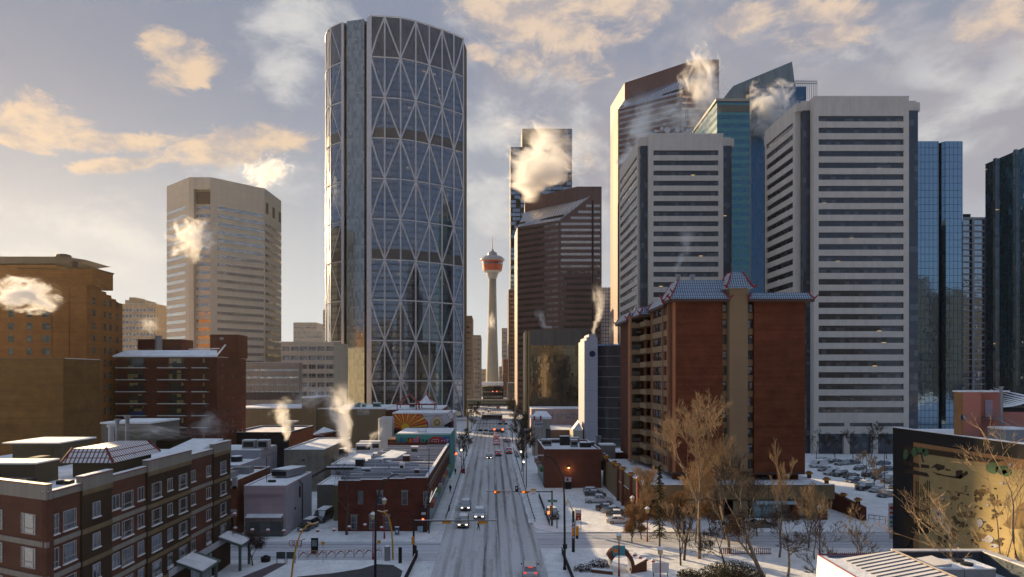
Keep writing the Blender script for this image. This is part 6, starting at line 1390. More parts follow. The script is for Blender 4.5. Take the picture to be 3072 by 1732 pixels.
for py, c, h in ((1520, 'rd', 7), (1536, 'rd', 5), (1548, 'bl', 8), (1562, 'te', 9), (1576, 'bl', 5)): MB().box(a0+.12, a1-.12, 99.54, 99.59, PZ(py+h, 99.7), PZ(py, 99.7)).build('mark', CM[c], vb)
ph = thing('pink_penthouse', 'salmon pink rooftop stair house with a lilac door and metal balcony', 'roof house', (PX(2930, 84), 84, 18))
salmon = plain('salmon_render', (.50, .20, .155), .85, var=.08, scale=.6); a0, a1, a2 = PX(2879, 85.7), PX(2934, 85.7), PX(3000, 86)
MB().box(a0, a1, 85.2, 86.4, 18.1, PZ(1178, 85.2)).build('wall', salmon, ph); MB().box(a1+.01, a2+.4, 86, 87.4, 20.6, PZ(1178, 86)).build('wall', salmon, ph); MB().box(PX(2911, 85.9), a2+.4, 86.1, 87.4, 18.1, 20.59).build('lower_wall', salmon, ph)
MB().box(a0-.25, a0-.005, 85.1, 86.4, 18.1, PZ(1174, 85)).build('edge_wall', mfr, ph); MB().box(a0-.3, a2+.5, 85.0, 86.6, PZ(1177, 85), PZ(1174, 85)+.08).build('snow_cap', snow, ph)
MB().box(PX(2955, 85.9), PX(2977, 85.9), 85.85, 85.99, 20.7, PZ(1200, 86)).build('door', plain('lilac_door', (.42, .33, .42), .7), ph); q = MB(); q.box(PX(2882, 85), PX(2902, 85), 85.1, 85.19, PZ(1261, 85), PZ(1246, 85)); q.build('vent', greymetal, ph)
q = MB(); xa_, xb_ = PX(2953, 85), PX(3002, 85); q.box(xa_, xb_, 84.6, 85.98, 20.5, 20.6)
for i in range(8): q.tube([(xa_+(xb_-xa_)*i/7, 84.65, 20.6), (xa_+(xb_-xa_)*i/7, 84.65, 21.6)], .025, 4)
q.tube([(xa_, 84.65, 21.6), (xb_, 84.65, 21.6)], .035, 4); q.tube([(xa_+1.2, 84.2, 20.5), (xb_+.4, 80, 18.2)], .09, 4); q.tube([(xa_+1.6, 84.2, 20.9), (xb_+.8, 80, 18.8)], .04, 4); q.build('balcony', greymetal, ph)
fl_ = thing('roof_flue', 'slim steel flue beside the salmon pink roof house', 'flue', (PX(3002, 84), 84, 18)); q = MB(); x_ = PX(3003, 84); q.cyl(x_, 84, 18.1, PZ(1166, 84), .17, n=8); q.cyl(x_, 84, PZ(1166, 84), PZ(1160, 84), .27, n=8); q.build('pipe', greymetal, fl_)
cv = thing('curved_roof_house', 'brick red roof house with a curved snowy roof at the right edge', 'roof house', (69, 88, 18)); q = MB(); n = 10; a0, a1 = PX(3004, 87), PX(3110, 87)
for i in range(n):
    t0_, t1_ = i/n, (i+1)/n; f_ = lambda t_: PZ(1222, 87)+1.3*t_**2
    q.face([(a0+(a1-a0)*t0_, 86.8, f_(t0_)), (a0+(a1-a0)*t1_, 86.8, f_(t1_)), (a0+(a1-a0)*t1_, 94, f_(t1_)+.9), (a0+(a1-a0)*t0_, 94, f_(t0_)+1.4)])
q.build('roof', snow, cv); MB().box(a0, a1, 87, 93, 18.1, PZ(1236, 87)).build('wall', salmon, cv); MB().box(a0, a1, 86.95, 92, PZ(1236, 87)+.01, PZ(1223, 87)).build('fascia', black, cv)
ru = thing('roof_unit', 'grey snow dusted cooling cabinet at the right end of the mural building roof', 'roof unit', (66, 78, 18)); a0, a1 = PX(3018, 80), PX(3095, 80); MB().box(a0, a1, 80, 83, 18.1, PZ(1290, 80)).build('casing', greymetal, ru); MB().box(a0, a1, 79.9, 83, PZ(1290, 80)+.002, PZ(1285, 80)).build('snow_cap', snow, ru)

# ================================================= snowy pavilion roof bottom right
NR = thing('near_pavilion', 'white roofed pavilion with red trimmed edge and seamed hip at the lower right corner', 'building', (38, 55, 0))
pvw = plain('pavilion_white', (.55, .54, .54), .7); q = MB(); q.box(31.6, 45, 40, 60.6, 0, 8.4); q.build('wall', pvw, NR)
q = MB(); q.face([(30.9, 63.2, 9.0), (30.2, 40, 9.0), (29.4, 40, 7.9), (30.1, 61.8, 7.9)][::-1]); q.face([(30.9, 63.2, 9.0), (37.4, 63.2, 9.0), (37.4, 40, 9.0), (30.2, 40, 9.0)][::-1]); q.face([(30.1, 61.8, 7.9), (29.4, 40, 7.9), (29.4, 40, 7.4), (30.1, 61.8, 7.4)][::-1]); q.build('left_roof', snow, NR)
q = MB(); q.tube([(30.9, 63.2, 9.05), (30.2, 40, 9.05)], .06, 4); q.tube([(30.9, 63.2, 9.05), (37.4, 63.2, 9.05)], .06, 4); q.build('red_trim', redpaint, NR)
MB().box(31.5, 36.5, 62.3, 62.9, 8.95, 9.12).build('painted_shade_line', MATS['emblem_navy'], NR)  # navy strip stands in for the blue shade line on the snow
q = MB(); q.face([(36.7, 61, 10.0), (32.4, 62, 9.02), (32.4, 40, 9.02), (36.7, 40, 10.0)]); q.face([(36.7, 61, 10), (36.9, 61.6, 9.05), (32.4, 62, 9.02)][::-1]); q.build('seamed_roof', plain('seam_white', (.64, .64, .66), .5), NR)
q = MB()
for i in range(26): y_ = 60.6-.78*i; q.tube([(36.7, y_, 10.04), (32.45, y_+.35, 9.08)], .045, 4)
q.tube([(36.7, 61, 10.08), (36.7, 40, 10.08)], .1, 5); q.build('seam_ribs', plain('rib_taupe', (.25, .22, .21), .6), NR)
q = MB(); q.box(36.75, 45, 60.8, 61.3, 8.4, 9.95); q.box(44.7, 45.2, 40, 61.3, 8.4, 9.95); q.build('well_wall', plain('well_slate', (.07, .085, .10), .7), NR)
q = MB(); q.box(36.75, 45.3, 60.7, 61.4, 9.953, 10.08); q.box(44.6, 45.35, 40, 60.69, 9.953, 10.08); q.build('well_coping', pvw, NR); MB().box(36.9, 44.7, 40, 60.8, 8.402, 8.5).build('well_roof', snowdirty, NR)
for i, (a, b_, c, d, lab) in enumerate(((37.5, 40.1, 56.6, 59.6, 'white air handler with a sloped lid on the pavilion roof'), (40.15, 42.8, 56.6, 59.6, 'white air handler with two round fans on the pavilion roof'))):
    u = thing('air_handler', lab, 'air handler', (a, c, 8.5), 'air handlers on the pavilion'); MB().box(a, b_, c, d, 8.5, 9.55).build('casing', greymetal, u)
    if i == 0: MB().prism([(a, c-.05), (b_, c-.05), (b_, d), (a, d)], 9.553, [9.7, 9.7, 9.7, 9.7]).build('snow_cap', snow, u); MB().prism([(a, c+.4), (b_-.9, c+.2), (b_-.9, d-.2), (a, d-.2)], 9.705, [9.72, 10.0, 10.0, 9.72]).build('lid', pvw, u)
    else:
        MB().box(a, b_, c-.05, d, 9.553, 9.66).build('snow_cap', snow, u)
        for y_ in (57.6, 58.7): q = MB(); q.cyl(a+.9, y_, 9.66, 9.85, .48, n=14); q.build('fan', darkmetal, u)
# ================================================= vehicles (forward = -Y in their own space)
cgl = glass('car_glass', (.6, .65, .7), 3, 3, 0, refl=.25, inner=(.010, .011, .013), wav=0.0)
hl_on = emis('headlight_on', (1, .93, .80), 2.4); hl_off = plain('headlight_off', (.5, .5, .52), .2); tl_on = emis('taillight_on', (1, .06, .04), 1.0); tl_off = plain('taillight_off', (.25, .015, .015), .3)
rim = plain('wheel_rim', (.35, .35, .36), .35, .7); plate = plain('number_plate', (.55, .55, .55), .6)
def paint(name, c, metal=.3):
    if name in MATS: return MATS[name]
    m, tt, bs = newmat(name); bs.inputs['Base Color'].default_value = (*c, 1); bs.inputs['Metallic'].default_value = metal; bs.inputs['Roughness'].default_value = .32; bs.inputs['Coat Weight'].default_value = .6; bs.inputs['Coat Roughness'].default_value = .08
    v = tt.node('ShaderNodeTexCoord').outputs['Object']; n = tt.noise(v, 1.6, 5, .6); zz = tt.sep(v)[2]
    # road salt on the lower flanks
    f = tt.math('MULTIPLY', tt.ramp(zz, .95, .25), tt.ramp(n, .3, .6, .25, .9)); tt.con(tt.mix(f, (*c, 1), (.24, .235, .23)), bs.inputs['Base Color']); tt.con(tt.ramp(f, 0, 1, .32, .8), bs.inputs['Roughness'])
    return m
PAINT = dict(white=(.62, .62, .63), silver=(.36, .38, .40), black=(.018, .018, .02), grey=(.10, .105, .115), dgrey=(.05, .052, .058), red=(.33, .03, .03), blue=(.04, .08, .18), orange=(.60, .14, .03), brown=(.10, .06, .04), tan=(.3, .26, .2))
def loft(stations, mat):
    """stations: (y, [(x,z)...]) half outlines mirrored; returns MB"""
    q = MB(); rings = []
    for y, half in stations:
        ring = [(x, y, z) for x, z in half]+[(-x, y, z) for x, z in reversed(half)]; rings.append(ring)
    for a, b in zip(rings[:-1], rings[1:]):
        n = len(a)
        for i in range(n): j = (i+1) % n; q.face([a[i], a[j], b[j], b[i]])
    q.face(rings[0][::-1]); q.face(rings[-1]); return q
PROTO = {}
def carproto(kind, colour, lights='off', snowy=True, taill='off'):
    key = (kind, colour, lights, snowy, taill)
    if key in PROTO: return PROTO[key]
    m = paint('paint_'+colour, PAINT[colour], .0 if colour in ('white', 'black') else .4)
    t0 = bpy.data.objects.new('car', None); C.objects.link(t0)
    L, Wd = dict(sedan=(4.7, 1.82), hatch=(4.4, 1.8), suv=(4.8, 1.95), pickup=(5.7, 2.0), van=(5.6, 2.05), bus=(12, 2.5))[kind]
    h = L/2; w = Wd/2
    def sec(y, zb, zt, k=1.0, kt=.94): return (y, [(w*k*.93, zb), (w*k, zb+.18), (w*k, zt-.22), (w*k*kt, zt)])
    if kind in ('sedan', 'hatch'):
        st = [sec(-h, .32, .62, .82), sec(-h+.18, .24, .74, .93), sec(-h+1.1, .22, .88), sec(-.5, .22, .94), sec(1.2, .22, .97), sec(h-.25, .26, 1.0 if kind == 'sedan' else .98, .95), sec(h, .36, .86, .86)]
        y0, y1, t0_, t1_ = (-1.05, 1.75, -.35, .95) if kind == 'sedan' else (-1.05, 2.1, -.35, 1.6); zbelt, zr = .93, 1.42
    elif kind == 'suv':
        st = [sec(-h, .4, .85, .85), sec(-h+.15, .3, 1.0, .94), sec(-h+1.1, .28, 1.08), sec(-.6, .28, 1.12), sec(1.4, .28, 1.14), sec(h-.15, .3, 1.14, .97), sec(h, .4, 1.0, .92)]
        y0, y1, t0_, t1_ = (-1.2, 2.3, -.55, 1.95); zbelt, zr = 1.1, 1.74
    elif kind == 'pickup':
        st = [sec(-h, .45, .95, .88), sec(-h+.12, .35, 1.08, .95), sec(-h+1.2, .32, 1.16), sec(-.6, .32, 1.18), sec(.9, .32, 1.18), sec(h-.1, .36, 1.16, .98), sec(h, .45, 1.1, .95)]
        y0, y1, t0_, t1_ = (-1.35, .75, -.75, .6); zbelt, zr = 1.15, 1.84
    elif kind == 'van':
        st = [sec(-h, .4, .95, .88), sec(-h+.15, .3, 1.1, .95), sec(-h+.9, .28, 1.25), sec(0, .28, 1.3), sec(h-.1, .3, 1.3, .99), sec(h, .35, 1.28, .97)]
        y0, y1, t0_, t1_ = (-h+.75, h-.03, -h+1.55, h-.2); zbelt, zr = 1.26, 2.15
    else:
        st = [sec(-h, .45, 1.3, .97), sec(-h+.1, .35, 1.35), sec(0, .35, 1.35), sec(h-.1, .35, 1.35), sec(h, .45, 1.3, .97)]
        y0, y1, t0_, t1_ = (-h+.05, h-.05, -h+.25, h-.15); zbelt, zr = 1.34, 3.0
    loft(st, m).build('body', m, t0, True if False else False)
    wb, wt = w*.93, w*.76 if kind not in ('van', 'bus') else w*.88
    B = [(-wb, y0), (wb, y0), (wb, y1), (-wb, y1)]; T = [(-wt, t0_), (wt, t0_), (wt, t1_), (-wt, t1_)]
    q = MB()
    for i in range(4): j = (i+1) % 4; q.face([(*B[i], zbelt), (*B[j], zbelt), (*T[j], zr-.06), (*T[i], zr-.06)])
    q.build('cabin_glass', cgl if kind != 'van' or colour != 'white' else cgl, t0)
    q = MB(); q.prism([(a*1.03, b) for a, b in T], zr-.08, zr)
    for i in range(4): q.tube([(*[c*1.0 for c in B[i]], zbelt), (*T[i], zr-.05)], .055, 4)
    for yy in ((t0_+t1_)/2,) if kind != 'bus' else (-4, -2, 0, 2, 4):
        for s_ in (-1, 1): q.tube([(s_*wb, yy, zbelt), (s_*wt, yy, zr-.05)], .05, 4)
    if kind == 'van' and colour == 'white':
        q.box(-wb-.01, wb+.01, -.6, y1-.02, zbelt, zr-.2)
    if kind == 'hatch' or kind == 'suv': q.prism([(-wt*.95, t1_), (wt*.95, t1_), (wt*.9, t1_+.18), (-wt*.9, t1_+.18)], zr-.1, zr-.03)
    q.build('roof', m, t0)
    if kind == 'pickup': MB().box(-w*.86, w*.86, .95, h-.15, 1.0, 1.22).build('bed', black if not snowy else snow, t0)
    if snowy:
        q = MB(); q.prism([(a*.96, b) for a, b in T], zr+.002, zr+.07); q.build('snow_cap', snow, t0)
    wr = .34 if kind in ('sedan', 'hatch') else (.39 if kind != 'bus' else .5)
    for yy in (-h+.95, h-1.0 if kind != 'bus' else h-3):
        for s_ in (-1, 1):
            q = MB(); n = 14
            for k in range(n):
                a, b = 2*PI*k/n, 2*PI*(k+1)/n; x0_, x1_ = s_*(w-.20), s_*(w+.015)
                P_ = lambda x, a: (x, yy+wr*math.cos(a), wr+wr*math.sin(a)); q.face([P_(x0_, a), P_(x0_, b), P_(x1_, b), P_(x1_, a)])
            q.face([(s_*(w+.015), yy+wr*math.cos(2*PI*k/n), wr+wr*math.sin(2*PI*k/n)) for k in range(n)]); wo = q.build('wheel', tyre, t0)
            q = MB(); q.face([(s_*(w+.03), yy+wr*.6*math.cos(2*PI*k/n), wr+wr*.6*math.sin(2*PI*k/n)) for k in range(n)]); q.build('rim', rim, wo)
    zh = st[0][1][3][1]-.06
    for s_ in (-1, 1):
        q = MB(); q.box(s_*w*.42, s_*w*.84, -h-.04, -h+.14, zh-.14, zh+.04); q.build('headlight', hl_on if lights == 'on' else hl_off, t0)
        q = MB(); q.box(s_*w*.52, s_*w*.87, h-.12, h+.03, .72 if kind != 'suv' else .88, .90 if kind != 'suv' else 1.06); q.build('taillight', tl_on if taill == 'on' else tl_off, t0)
        if kind != 'bus': q = MB(); q.box(s_*(w+.02), s_*(w+.2), y0+.25, y0+.42, zbelt+.02, zbelt+.18); q.build('mirror', black, t0)
    MB().box(-w*.38, w*.38, -h-.02, -h+.1, zh-.30, zh-.06).build('grille', black, t0)
    MB().box(-.26, .26, h-.02, h+.035, .55, .68).build('number_plate', plate, t0)
    if taill == 'on': MB().box(-.3, .3, (y1+t1_)/2+.02, (y1+t1_)/2+.1, zr-.14, zr-.09).build('brake_lamp', tl_on, t0)
    PROTO[key] = t0; t0['used'] = 0; return t0
def car(kind, colour, x, y, rz, label, cat_, group, lights='off', snowy=True, taill='off', z=.012, name=None, sc=1.0):
    p_ = carproto(kind, colour, lights, snowy, taill)
    o = p_ if not p_['used'] else dup(p_); p_['used'] = 1
    if 'used' in o: 
        if o is not p_: del o['used']
    o.name = name or {'sedan': 'sedan_car', 'hatch': 'hatchback_car', 'suv': 'suv', 'pickup': 'pickup_truck', 'van': 'van', 'bus': 'city_bus'}[kind]
    o.location = (x, y, z); o.rotation_euler = (0, 0, rad(rz)); o.scale = (sc, sc, sc); o['label'] = label; o['category'] = cat_; o['group'] = group
    return o
g_ = 'vehicles on the main street'
car('suv', 'silver', PX(1397, 130), 130, 0, 'silver van with lit headlights coming down the left lane behind the white one', 'suv', g_, 'on')
car('suv', 'white', PX(1438, 122), 122, 0, 'white pickup-like suv with bright headlights, middle lane, nearest the pedestrian', 'suv', g_, 'on')
car('suv', 'tan', PX(1390, 115.5), 115.5, 0, 'pale boxy car entering the crossing under the left signal arm', 'suv', g_, 'on', taill='off')
car('sedan', 'black', PX(1467, 210), 210, 0, 'dark car with lit headlights coming up the middle of the street', 'car', g_, 'on')
car('suv', 'dgrey', PX(1495, 217), 217, 180, 'dark grey suv driving away in the centre lane', 'suv', g_, taill='on')
car('pickup', 'grey', PX(1527, 224), 224, 180, 'grey pickup driving away in the right lane with red tail lamps', 'pickup truck', g_, taill='on')
car('suv', 'white', PX(1489, 252), 252, 180, 'white suv first in the queue ahead of the dark grey suv', 'suv', g_, taill='on')
car('suv', 'red', PX(1490, 270), 270, 180, 'small red and white car second in the queue', 'car', g_, taill='on', snowy=True)
car('hatch', 'white', PX(1488, 288), 288, 180, 'white hatchback third in the queue', 'car', g_, taill='on')
car('hatch', 'silver', PX(1521, 262), 262, 200, 'silver car half hidden by the dark street tree', 'car', g_)
car('van', 'white', PX(1467, 296), 296, 60, 'long white van turning across the junction', 'van', g_)
car('suv', 'dgrey', PX(1498, 305), 305, 70, 'dark suv crossing the junction behind the white van', 'suv', g_, snowy=True)
car('bus', 'dgrey', PX(1476, 392), 392, 80, 'dark bus with orange lamps crossing at the third junction', 'bus', g_, snowy=True)
car('suv', 'orange', PX(1510, 376), 376, 180, 'orange red taxi car beside the dark bus', 'car', g_, taill='on')
R.seed(11)
for i in range(17):
    y = R.uniform(425, 660); lane = R.choice((-5.6, -2.2, 1.4, 4.9)); away = lane > 0
    car(R.choice(('sedan', 'suv', 'hatch', 'van')), R.choice(('white', 'silver', 'black', 'red', 'grey', 'blue')), lane, y, 180 if away else 0, 'tiny car in the distant traffic beyond the dark bus', 'car', 'distant traffic beyond the bus', 'off' if away else 'on', True, 'on' if away else 'off')
car('suv', 'white', PX(1590, 87), 87, 178, 'white suv with red brake lamps at the bottom edge of the picture', 'suv', g_, taill='on', snowy=False)
car('pickup', 'black', PX(1657, 121), 122.5, 4, 'black pickup parked alone by the low wall behind the signal post', 'pickup truck', 'cars in the small parking lot', 'off')
g_ = 'cars in the small parking lot'
for k, c, px, py, lab, rz in (('hatch', 'white', 1779, 1484, 'white hatchback, farthest of the cars beside the podium wall', 84), ('sedan', 'black', 1786, 1493, 'black car second from the far end of the row', 84), ('pickup', 'white', 1796, 1513, 'white pickup truck in the row beside the podium wall', 84),
    ('sedan', 'black', 1823, 1537, 'black car right in front of the white pickup', 83), ('sedan', 'silver', 1842, 1545, 'silver car between the black and the dark grey car', 83), ('sedan', 'dgrey', 1855, 1556, 'dark grey car behind the nearest white sedan', 84), ('sedan', 'white', 1857, 1575, 'nearest white sedan at the street end of the parking row', 88)):
    Y = GY(py)+.9; car(k, c, PX(px, Y), Y, rz+180-90*0-180, lab, 'pickup truck' if k == 'pickup' else 'car', g_, sc=.98)
car('van', 'grey', PX(968, 119), 119.5, -6, 'snow dusted grey van parked in the alley', 'van', 'vehicles in the alley'); car('suv', 'black', PX(925, 113), 113, -10, 'black jeep parked at the mouth of the alley', 'suv', 'vehicles in the alley')
lotcars = [(2455, 1405, 'van', 'white', 'snowy white van farthest left in the big lot'), (2474, 1416, 'hatch', 'silver', 'silver car right of the white van'), (2500, 1420, 'sedan', 'blue', 'blue grey car second row left'), (2466, 1386, 'sedan', 'white', 'snow covered car behind the white van'), (2497, 1392, 'sedan', 'black', 'dark car behind the silver one'), (2525, 1398, 'suv', 'silver', 'silver suv in the middle of the back row'),
    (2560, 1395, 'sedan', 'grey', 'grey car right of the silver suv'), (2495, 1428, 'suv', 'white', 'white suv with a snowy bonnet'), (2520, 1432, 'suv', 'dgrey', 'dark suv buried in snow'), (2552, 1437, 'sedan', 'black', 'black car with a white snow roof'), (2560, 1450, 'sedan', 'blue', 'dark blue car with a white roof'), (2590, 1462, 'sedan', 'dgrey', 'dark car right of the blue one'), (2595, 1474, 'suv', 'black', 'black suv near the lot corner'),
    (2632, 1480, 'sedan', 'silver', 'pale sedan near the pole'), (2660, 1495, 'sedan', 'grey', 'grey sedan nearest the mural building'), (2612, 1433, 'van', 'brown', 'brown van by the bare tree'), (2640, 1440, 'suv', 'dgrey', 'dark suv right of the bare tree'), (2672, 1452, 'van', 'tan', 'tan van beside the pole'), (2660, 1415, 'sedan', 'black', 'dark sedan far right'), (2650, 1398, 'sedan', 'blue', 'blue sedan far right back row'), (2690, 1470, 'sedan', 'black', 'black sedan tucked against the mural building'), (2580, 1413, 'hatch', 'dgrey', 'dark hatchback in the middle row')]
for i, (px, py, k, c, lab) in enumerate(lotcars):
    Y = GY(py)+1; car(k, c, PX(px, Y), Y, -62+R.uniform(-4, 4), lab+', big lot', 'van' if k == 'van' else 'car', 'cars in the big parking lot')
car('sedan', 'black', PX(2507, 124), 131, 84, 'dark snow roofed car beside the gold pots', 'car', 'cars in the big parking lot')
car('sedan', 'dgrey', PX(2300, 112), 114.2, 90, 'dark car parked under the trees before the podium', 'car', 'cars along the side street', snowy=True)
for p_ in PROTO.values():
    if 'used' in p_: del p_['used']
# ================================================= trees
def leafmat(name, col, col2):
    m, tt, bs = newmat(name); oi = tt.node('ShaderNodeNewGeometry'); tt.con(tt.mix(oi.outputs['Random Per Island'], (*col, 1), col2), bs.inputs['Base Color']); bs.inputs['Roughness'].default_value = .8; bs.inputs['Specular IOR Level'].default_value = .1; return m
twigm = plain('twig_tan', (.40, .28, .155), .9, var=.3, scale=2); twigd = plain('twig_dark', (.055, .042, .035), .9, var=.3, scale=2); limbm = plain('limb_grey', (.20, .17, .14), .9, var=.35, scale=3)
ochl = leafmat('dry_leaves', (.30, .15, .05), (.16, .09, .04)); sprl = leafmat('spruce_needles', (.035, .045, .022), (.075, .065, .03)); junl = leafmat('juniper_leaves', (.05, .045, .025), (.10, .08, .04))
def baretree(name, label, base, H, spread=.35, seed=1, r0=.28, lean=(0, 0), up=.6, depth=5, cat_='tree', group=None, tw=None, lb=None, kids=(3, 4), twn=5, first=.28, twr=.021, leaves=None):
    Rr = random.Random(seed); t0 = thing(name, label, cat_, base, group); T = MB(); W_ = MB(); LV = MB()
    B0 = Vector(base)
    def leaf(p):
        for _ in range(5):
            q = p+Vector((Rr.gauss(0, .2), Rr.gauss(0, .2), Rr.gauss(0, .2))); a = Vector((Rr.gauss(0, 1), Rr.gauss(0, 1), Rr.gauss(0, 1))).normalized()*.055; b = a.orthogonal().normalized()*.035
            LV.face([q-a, q+b, q+a, q-b])
    def grow(p, d, L, r, lev):
        n = 4 if lev < 2 else 3; pts = [p]; q = p.copy(); dd = d.copy()
        for i in range(n):
            dd = (dd+Vector((Rr.gauss(0, .10), Rr.gauss(0, .10), up*.09+Rr.gauss(0, .05)))).normalized(); q = q+dd*(L/n); pts.append(q.copy())
        rs = [r*(1-.45*i/n) for i in range(n+1)]
        (T if lev < 3 else W_).tube(pts, rs, 6 if lev < 2 else (4 if lev < 3 else 3))
        if lev >= depth:
            if leaves: leaf(pts[-1])
            return
        nk = Rr.randint(*kids) if lev < depth-1 else twn
        for k in range(nk):
            f = Rr.uniform(.35 if lev else first, 1.0) if k else 1.0; i = min(n-1, int(f*n)); s_ = pts[i].lerp(pts[min(n, i+1)], f*n-i)
            az_ = Rr.uniform(0, 2*PI); sp = spread*(1.0+.5*Rr.random()) if k else spread*.35
            side = Vector((math.cos(az_), math.sin(az_), 0)); side = (side-dd*side.dot(dd)).normalized()
            nd = (dd*math.cos(sp)+side*math.sin(sp)+Vector((0, 0, up*.18))).normalized()
            grow(s_, nd, L*Rr.uniform(.52, .74), max(rs[i]*.62, twr), lev+1)
    d0 = Vector((lean[0], lean[1], 1)).normalized()
    grow(B0, d0, H*.42, r0, 0)
    T.build('trunk', lb or limbm, t0, True); W_.build('crown', tw or twigm, t0)
    if leaves: LV.build('leaves', leaves, t0)
    return t0
PT_ = 'poplars and shrubs in the corner park'
baretree('poplar_tree', 'large pale bare poplar, tallest in the park before the brick tower', (29.4, 94.4, 0), 21.0, .46, 21, .27, (.0, 0), .6, 6, group=PT_, kids=(3, 4), twn=6, lb=palebark)
baretree('poplar_tree', 'bare poplar with upswept twigs before the beige stair shaft', (34.6, 97, 0), 17.5, .38, 5, .22, (.02, 0), .9, 6, group=PT_, kids=(3, 4), twn=4, lb=palebark)
baretree('poplar_tree', 'thick leaning bare tree reaching up left from the lower edge', (34.6, 84, 0), 16, .55, 9, .32, (-.5, .1), .5, 6, group=PT_, kids=(3, 4), twn=5, tw=twigd, lb=limbm)
baretree('poplar_tree', 'slender bare tree with gold tips before the poster panels', (41.0, 95, 0), 14.0, .30, 14, .17, (.05, 0), .9, 5, group=PT_, twn=6)
baretree('poplar_tree', 'bare tree with wide dark twigs above the white pavilion roof', (38.5, 76, 0), 10.5, .55, 33, .20, (.1, 0), .5, 5, group=PT_, tw=twigd)
baretree('bare_tree', 'thin bare tree before the right end of the podium', (45.5, 94, 0), 11, .4, 41, .13, (0, 0), .7, 5, group=PT_, tw=twigm)
baretree('bare_tree', 'small dark tree left of the big poplar trunk', (25.8, 91.0, 0), 8.0, .45, 44, .14, (.1, 0), .6, 5, group=PT_, tw=twigd, lb=bark)
baretree('bare_tree', 'forked tree with a curved trunk between the spruce and the big poplar', (27.0, 93.5, 0), 10, .5, 47, .2, (.15, 0), .6, 5, group=PT_, tw=twigm, lb=bark)
baretree('bare_tree', 'small bare tree right of the lamp post by the side street', (50.5, 91, 0), 8, .5, 48, .12, (0, 0), .6, 5, group=PT_, tw=twigm)
for i, (x, y, h, lab) in enumerate(((21.9, 104, 5.6, 'sunlit shrubby tree with orange leaves behind the white lamp post'), (23.8, 106, 6.2, 'orange leaved tree beside the spruce'), (27.5, 108, 6.5, 'brown leaved bushy tree right of the spruce'), (31.5, 109, 6.8, 'dense brown leaved tree before the podium fascia'), (35.5, 108, 6.0, 'brown leaved bush before the podium glazing'), (38.6, 104, 5.0, 'low brown shrub before the side street'))):
    baretree('leafy_shrub', lab, (x, y, 0), h, .6, 60+i, .10, (0, 0), .5, 5, 'shrub', PT_, twigm, bark, (4, 5), 6, .05, leaves=ochl)
baretree('bare_tree', 'spreading bare tree whose branches cover the right of the mural', (49.5, 58, 0), 24, .6, 71, .30, (-.10, .05), .4, 6, kids=(2, 3), twn=4, group='trees before the mural', lb=palebark)
baretree('bare_tree', 'slimmer bare tree with gold twigs before the middle of the mural', (51.5, 65, 0), 19, .55, 73, .18, (-.12, 0), .4, 6, kids=(2, 3), twn=4, group='trees before the mural', lb=palebark)
baretree('bare_tree', 'small round topped tree on the plaza by the near apartment house', (PX(758, 91), 91, 0), 5.6, .75, 81, .12, (0, 0), .2, 5, twn=5, tw=twigd, lb=bark, leaves=leafmat('berry_dark', (.10, .05, .04), (.05, .04, .05)))
baretree('bare_tree', 'tall bare tree before the left end of the corner brick shops', (PX(1040, 108.5), 108.5, 0), 12.5, .5, 85, .24, (-.08, 0), .6, 5, tw=twigd, lb=bark, kids=(2, 3))
streets = 'dark bare trees along the main street'
for i, (px, Y, h, lab) in enumerate(((1392, 184, 11, 'dark bare tree on the left pavement, nearest the signal mast'), (1400, 215, 9, 'dark bare tree behind the nearest left one'), (1566, 180, 9, 'dark leaning tree nearest on the right pavement'), (1572, 192, 10, 'dark tree second on the right pavement'), (1566, 205, 11, 'dark tree third on the right pavement'), (1571, 222, 11, 'dark tree fourth on the right pavement'), (1558, 240, 10, 'dark tree fifth on the right pavement'), (1560, 285, 11, 'orange tinged tree beyond the second junction, right'), (1550, 320, 12, 'dark tree beyond the second junction, right'), (1545, 345, 12, 'dark tree before the third junction, right'), (1412, 300, 10, 'dark tree beyond the second junction, left'), (1420, 345, 11, 'dark tree before the third junction, left'), (1545, 425, 12, 'dark tree under the footbridge, right'), (1428, 425, 11, 'dark tree under the footbridge, left'))):
    baretree('street_tree', lab, (PX(px, Y), Y, .1), h, .5, 100+i, .16, (R.uniform(-.1, .1), 0), .5, 5, group=streets, tw=twigd, lb=bark, twn=6, twr=.03, leaves=leafmat('dead_leaves', (.03, .025, .02), (.07, .05, .03)) if i == 0 else MATS['dead_leaves'])
for i, (px, Y, h, lab) in enumerate(((2448, 200, 10, 'bare tree before the left corner of the striped tower'), (2505, 205, 9, 'bare tree before the tower base, second from left'), (2560, 204, 9, 'bare tree before the tower base, centre'), (2612, 206, 12, 'tall bare tree before the tower base columns'), (2660, 208, 9, 'bare tree before the tower base, last on the right'), (2592, 162, 9, 'bare tree with tan twigs in the big parking lot'), (2622, 158, 7, 'smaller bare tree in the big parking lot'))):
    baretree('lot_tree', lab, (PX(px, Y), Y, 0), h, .5, 140+i, .15, (0, 0), .5, 5, group='bare trees round the big lot', tw=twigd if i < 5 else twigm, lb=bark, twn=5, twr=.03)
for i, (x, y, h, lab) in enumerate(((24.6, 112, 12, 'slim gold twigged tree behind the thin spruce'), (31.8, 104, 13, 'gold twigged tree between the big poplar and the podium'), (37.0, 106, 13.5, 'gold twigged tree before the podium glazing'), (43.0, 108, 11, 'gold twigged tree before the podium poster panels'), (48.0, 101, 9, 'thin twiggy tree right of the podium poster panels'))):
    baretree('poplar_tree', lab, (x, y, 0), h, .42, 170+i, .14, (0, 0), .8, 5, group=PT_, kids=(4, 5), twn=7)
baretree('bare_tree', 'wide dark tangled tree left of the white pavilion roof', (38.2, 86, 0), 10.5, .6, 191, .2, (.05, 0), .35, 6, group=PT_, kids=(3, 4), twn=4, tw=twigd)
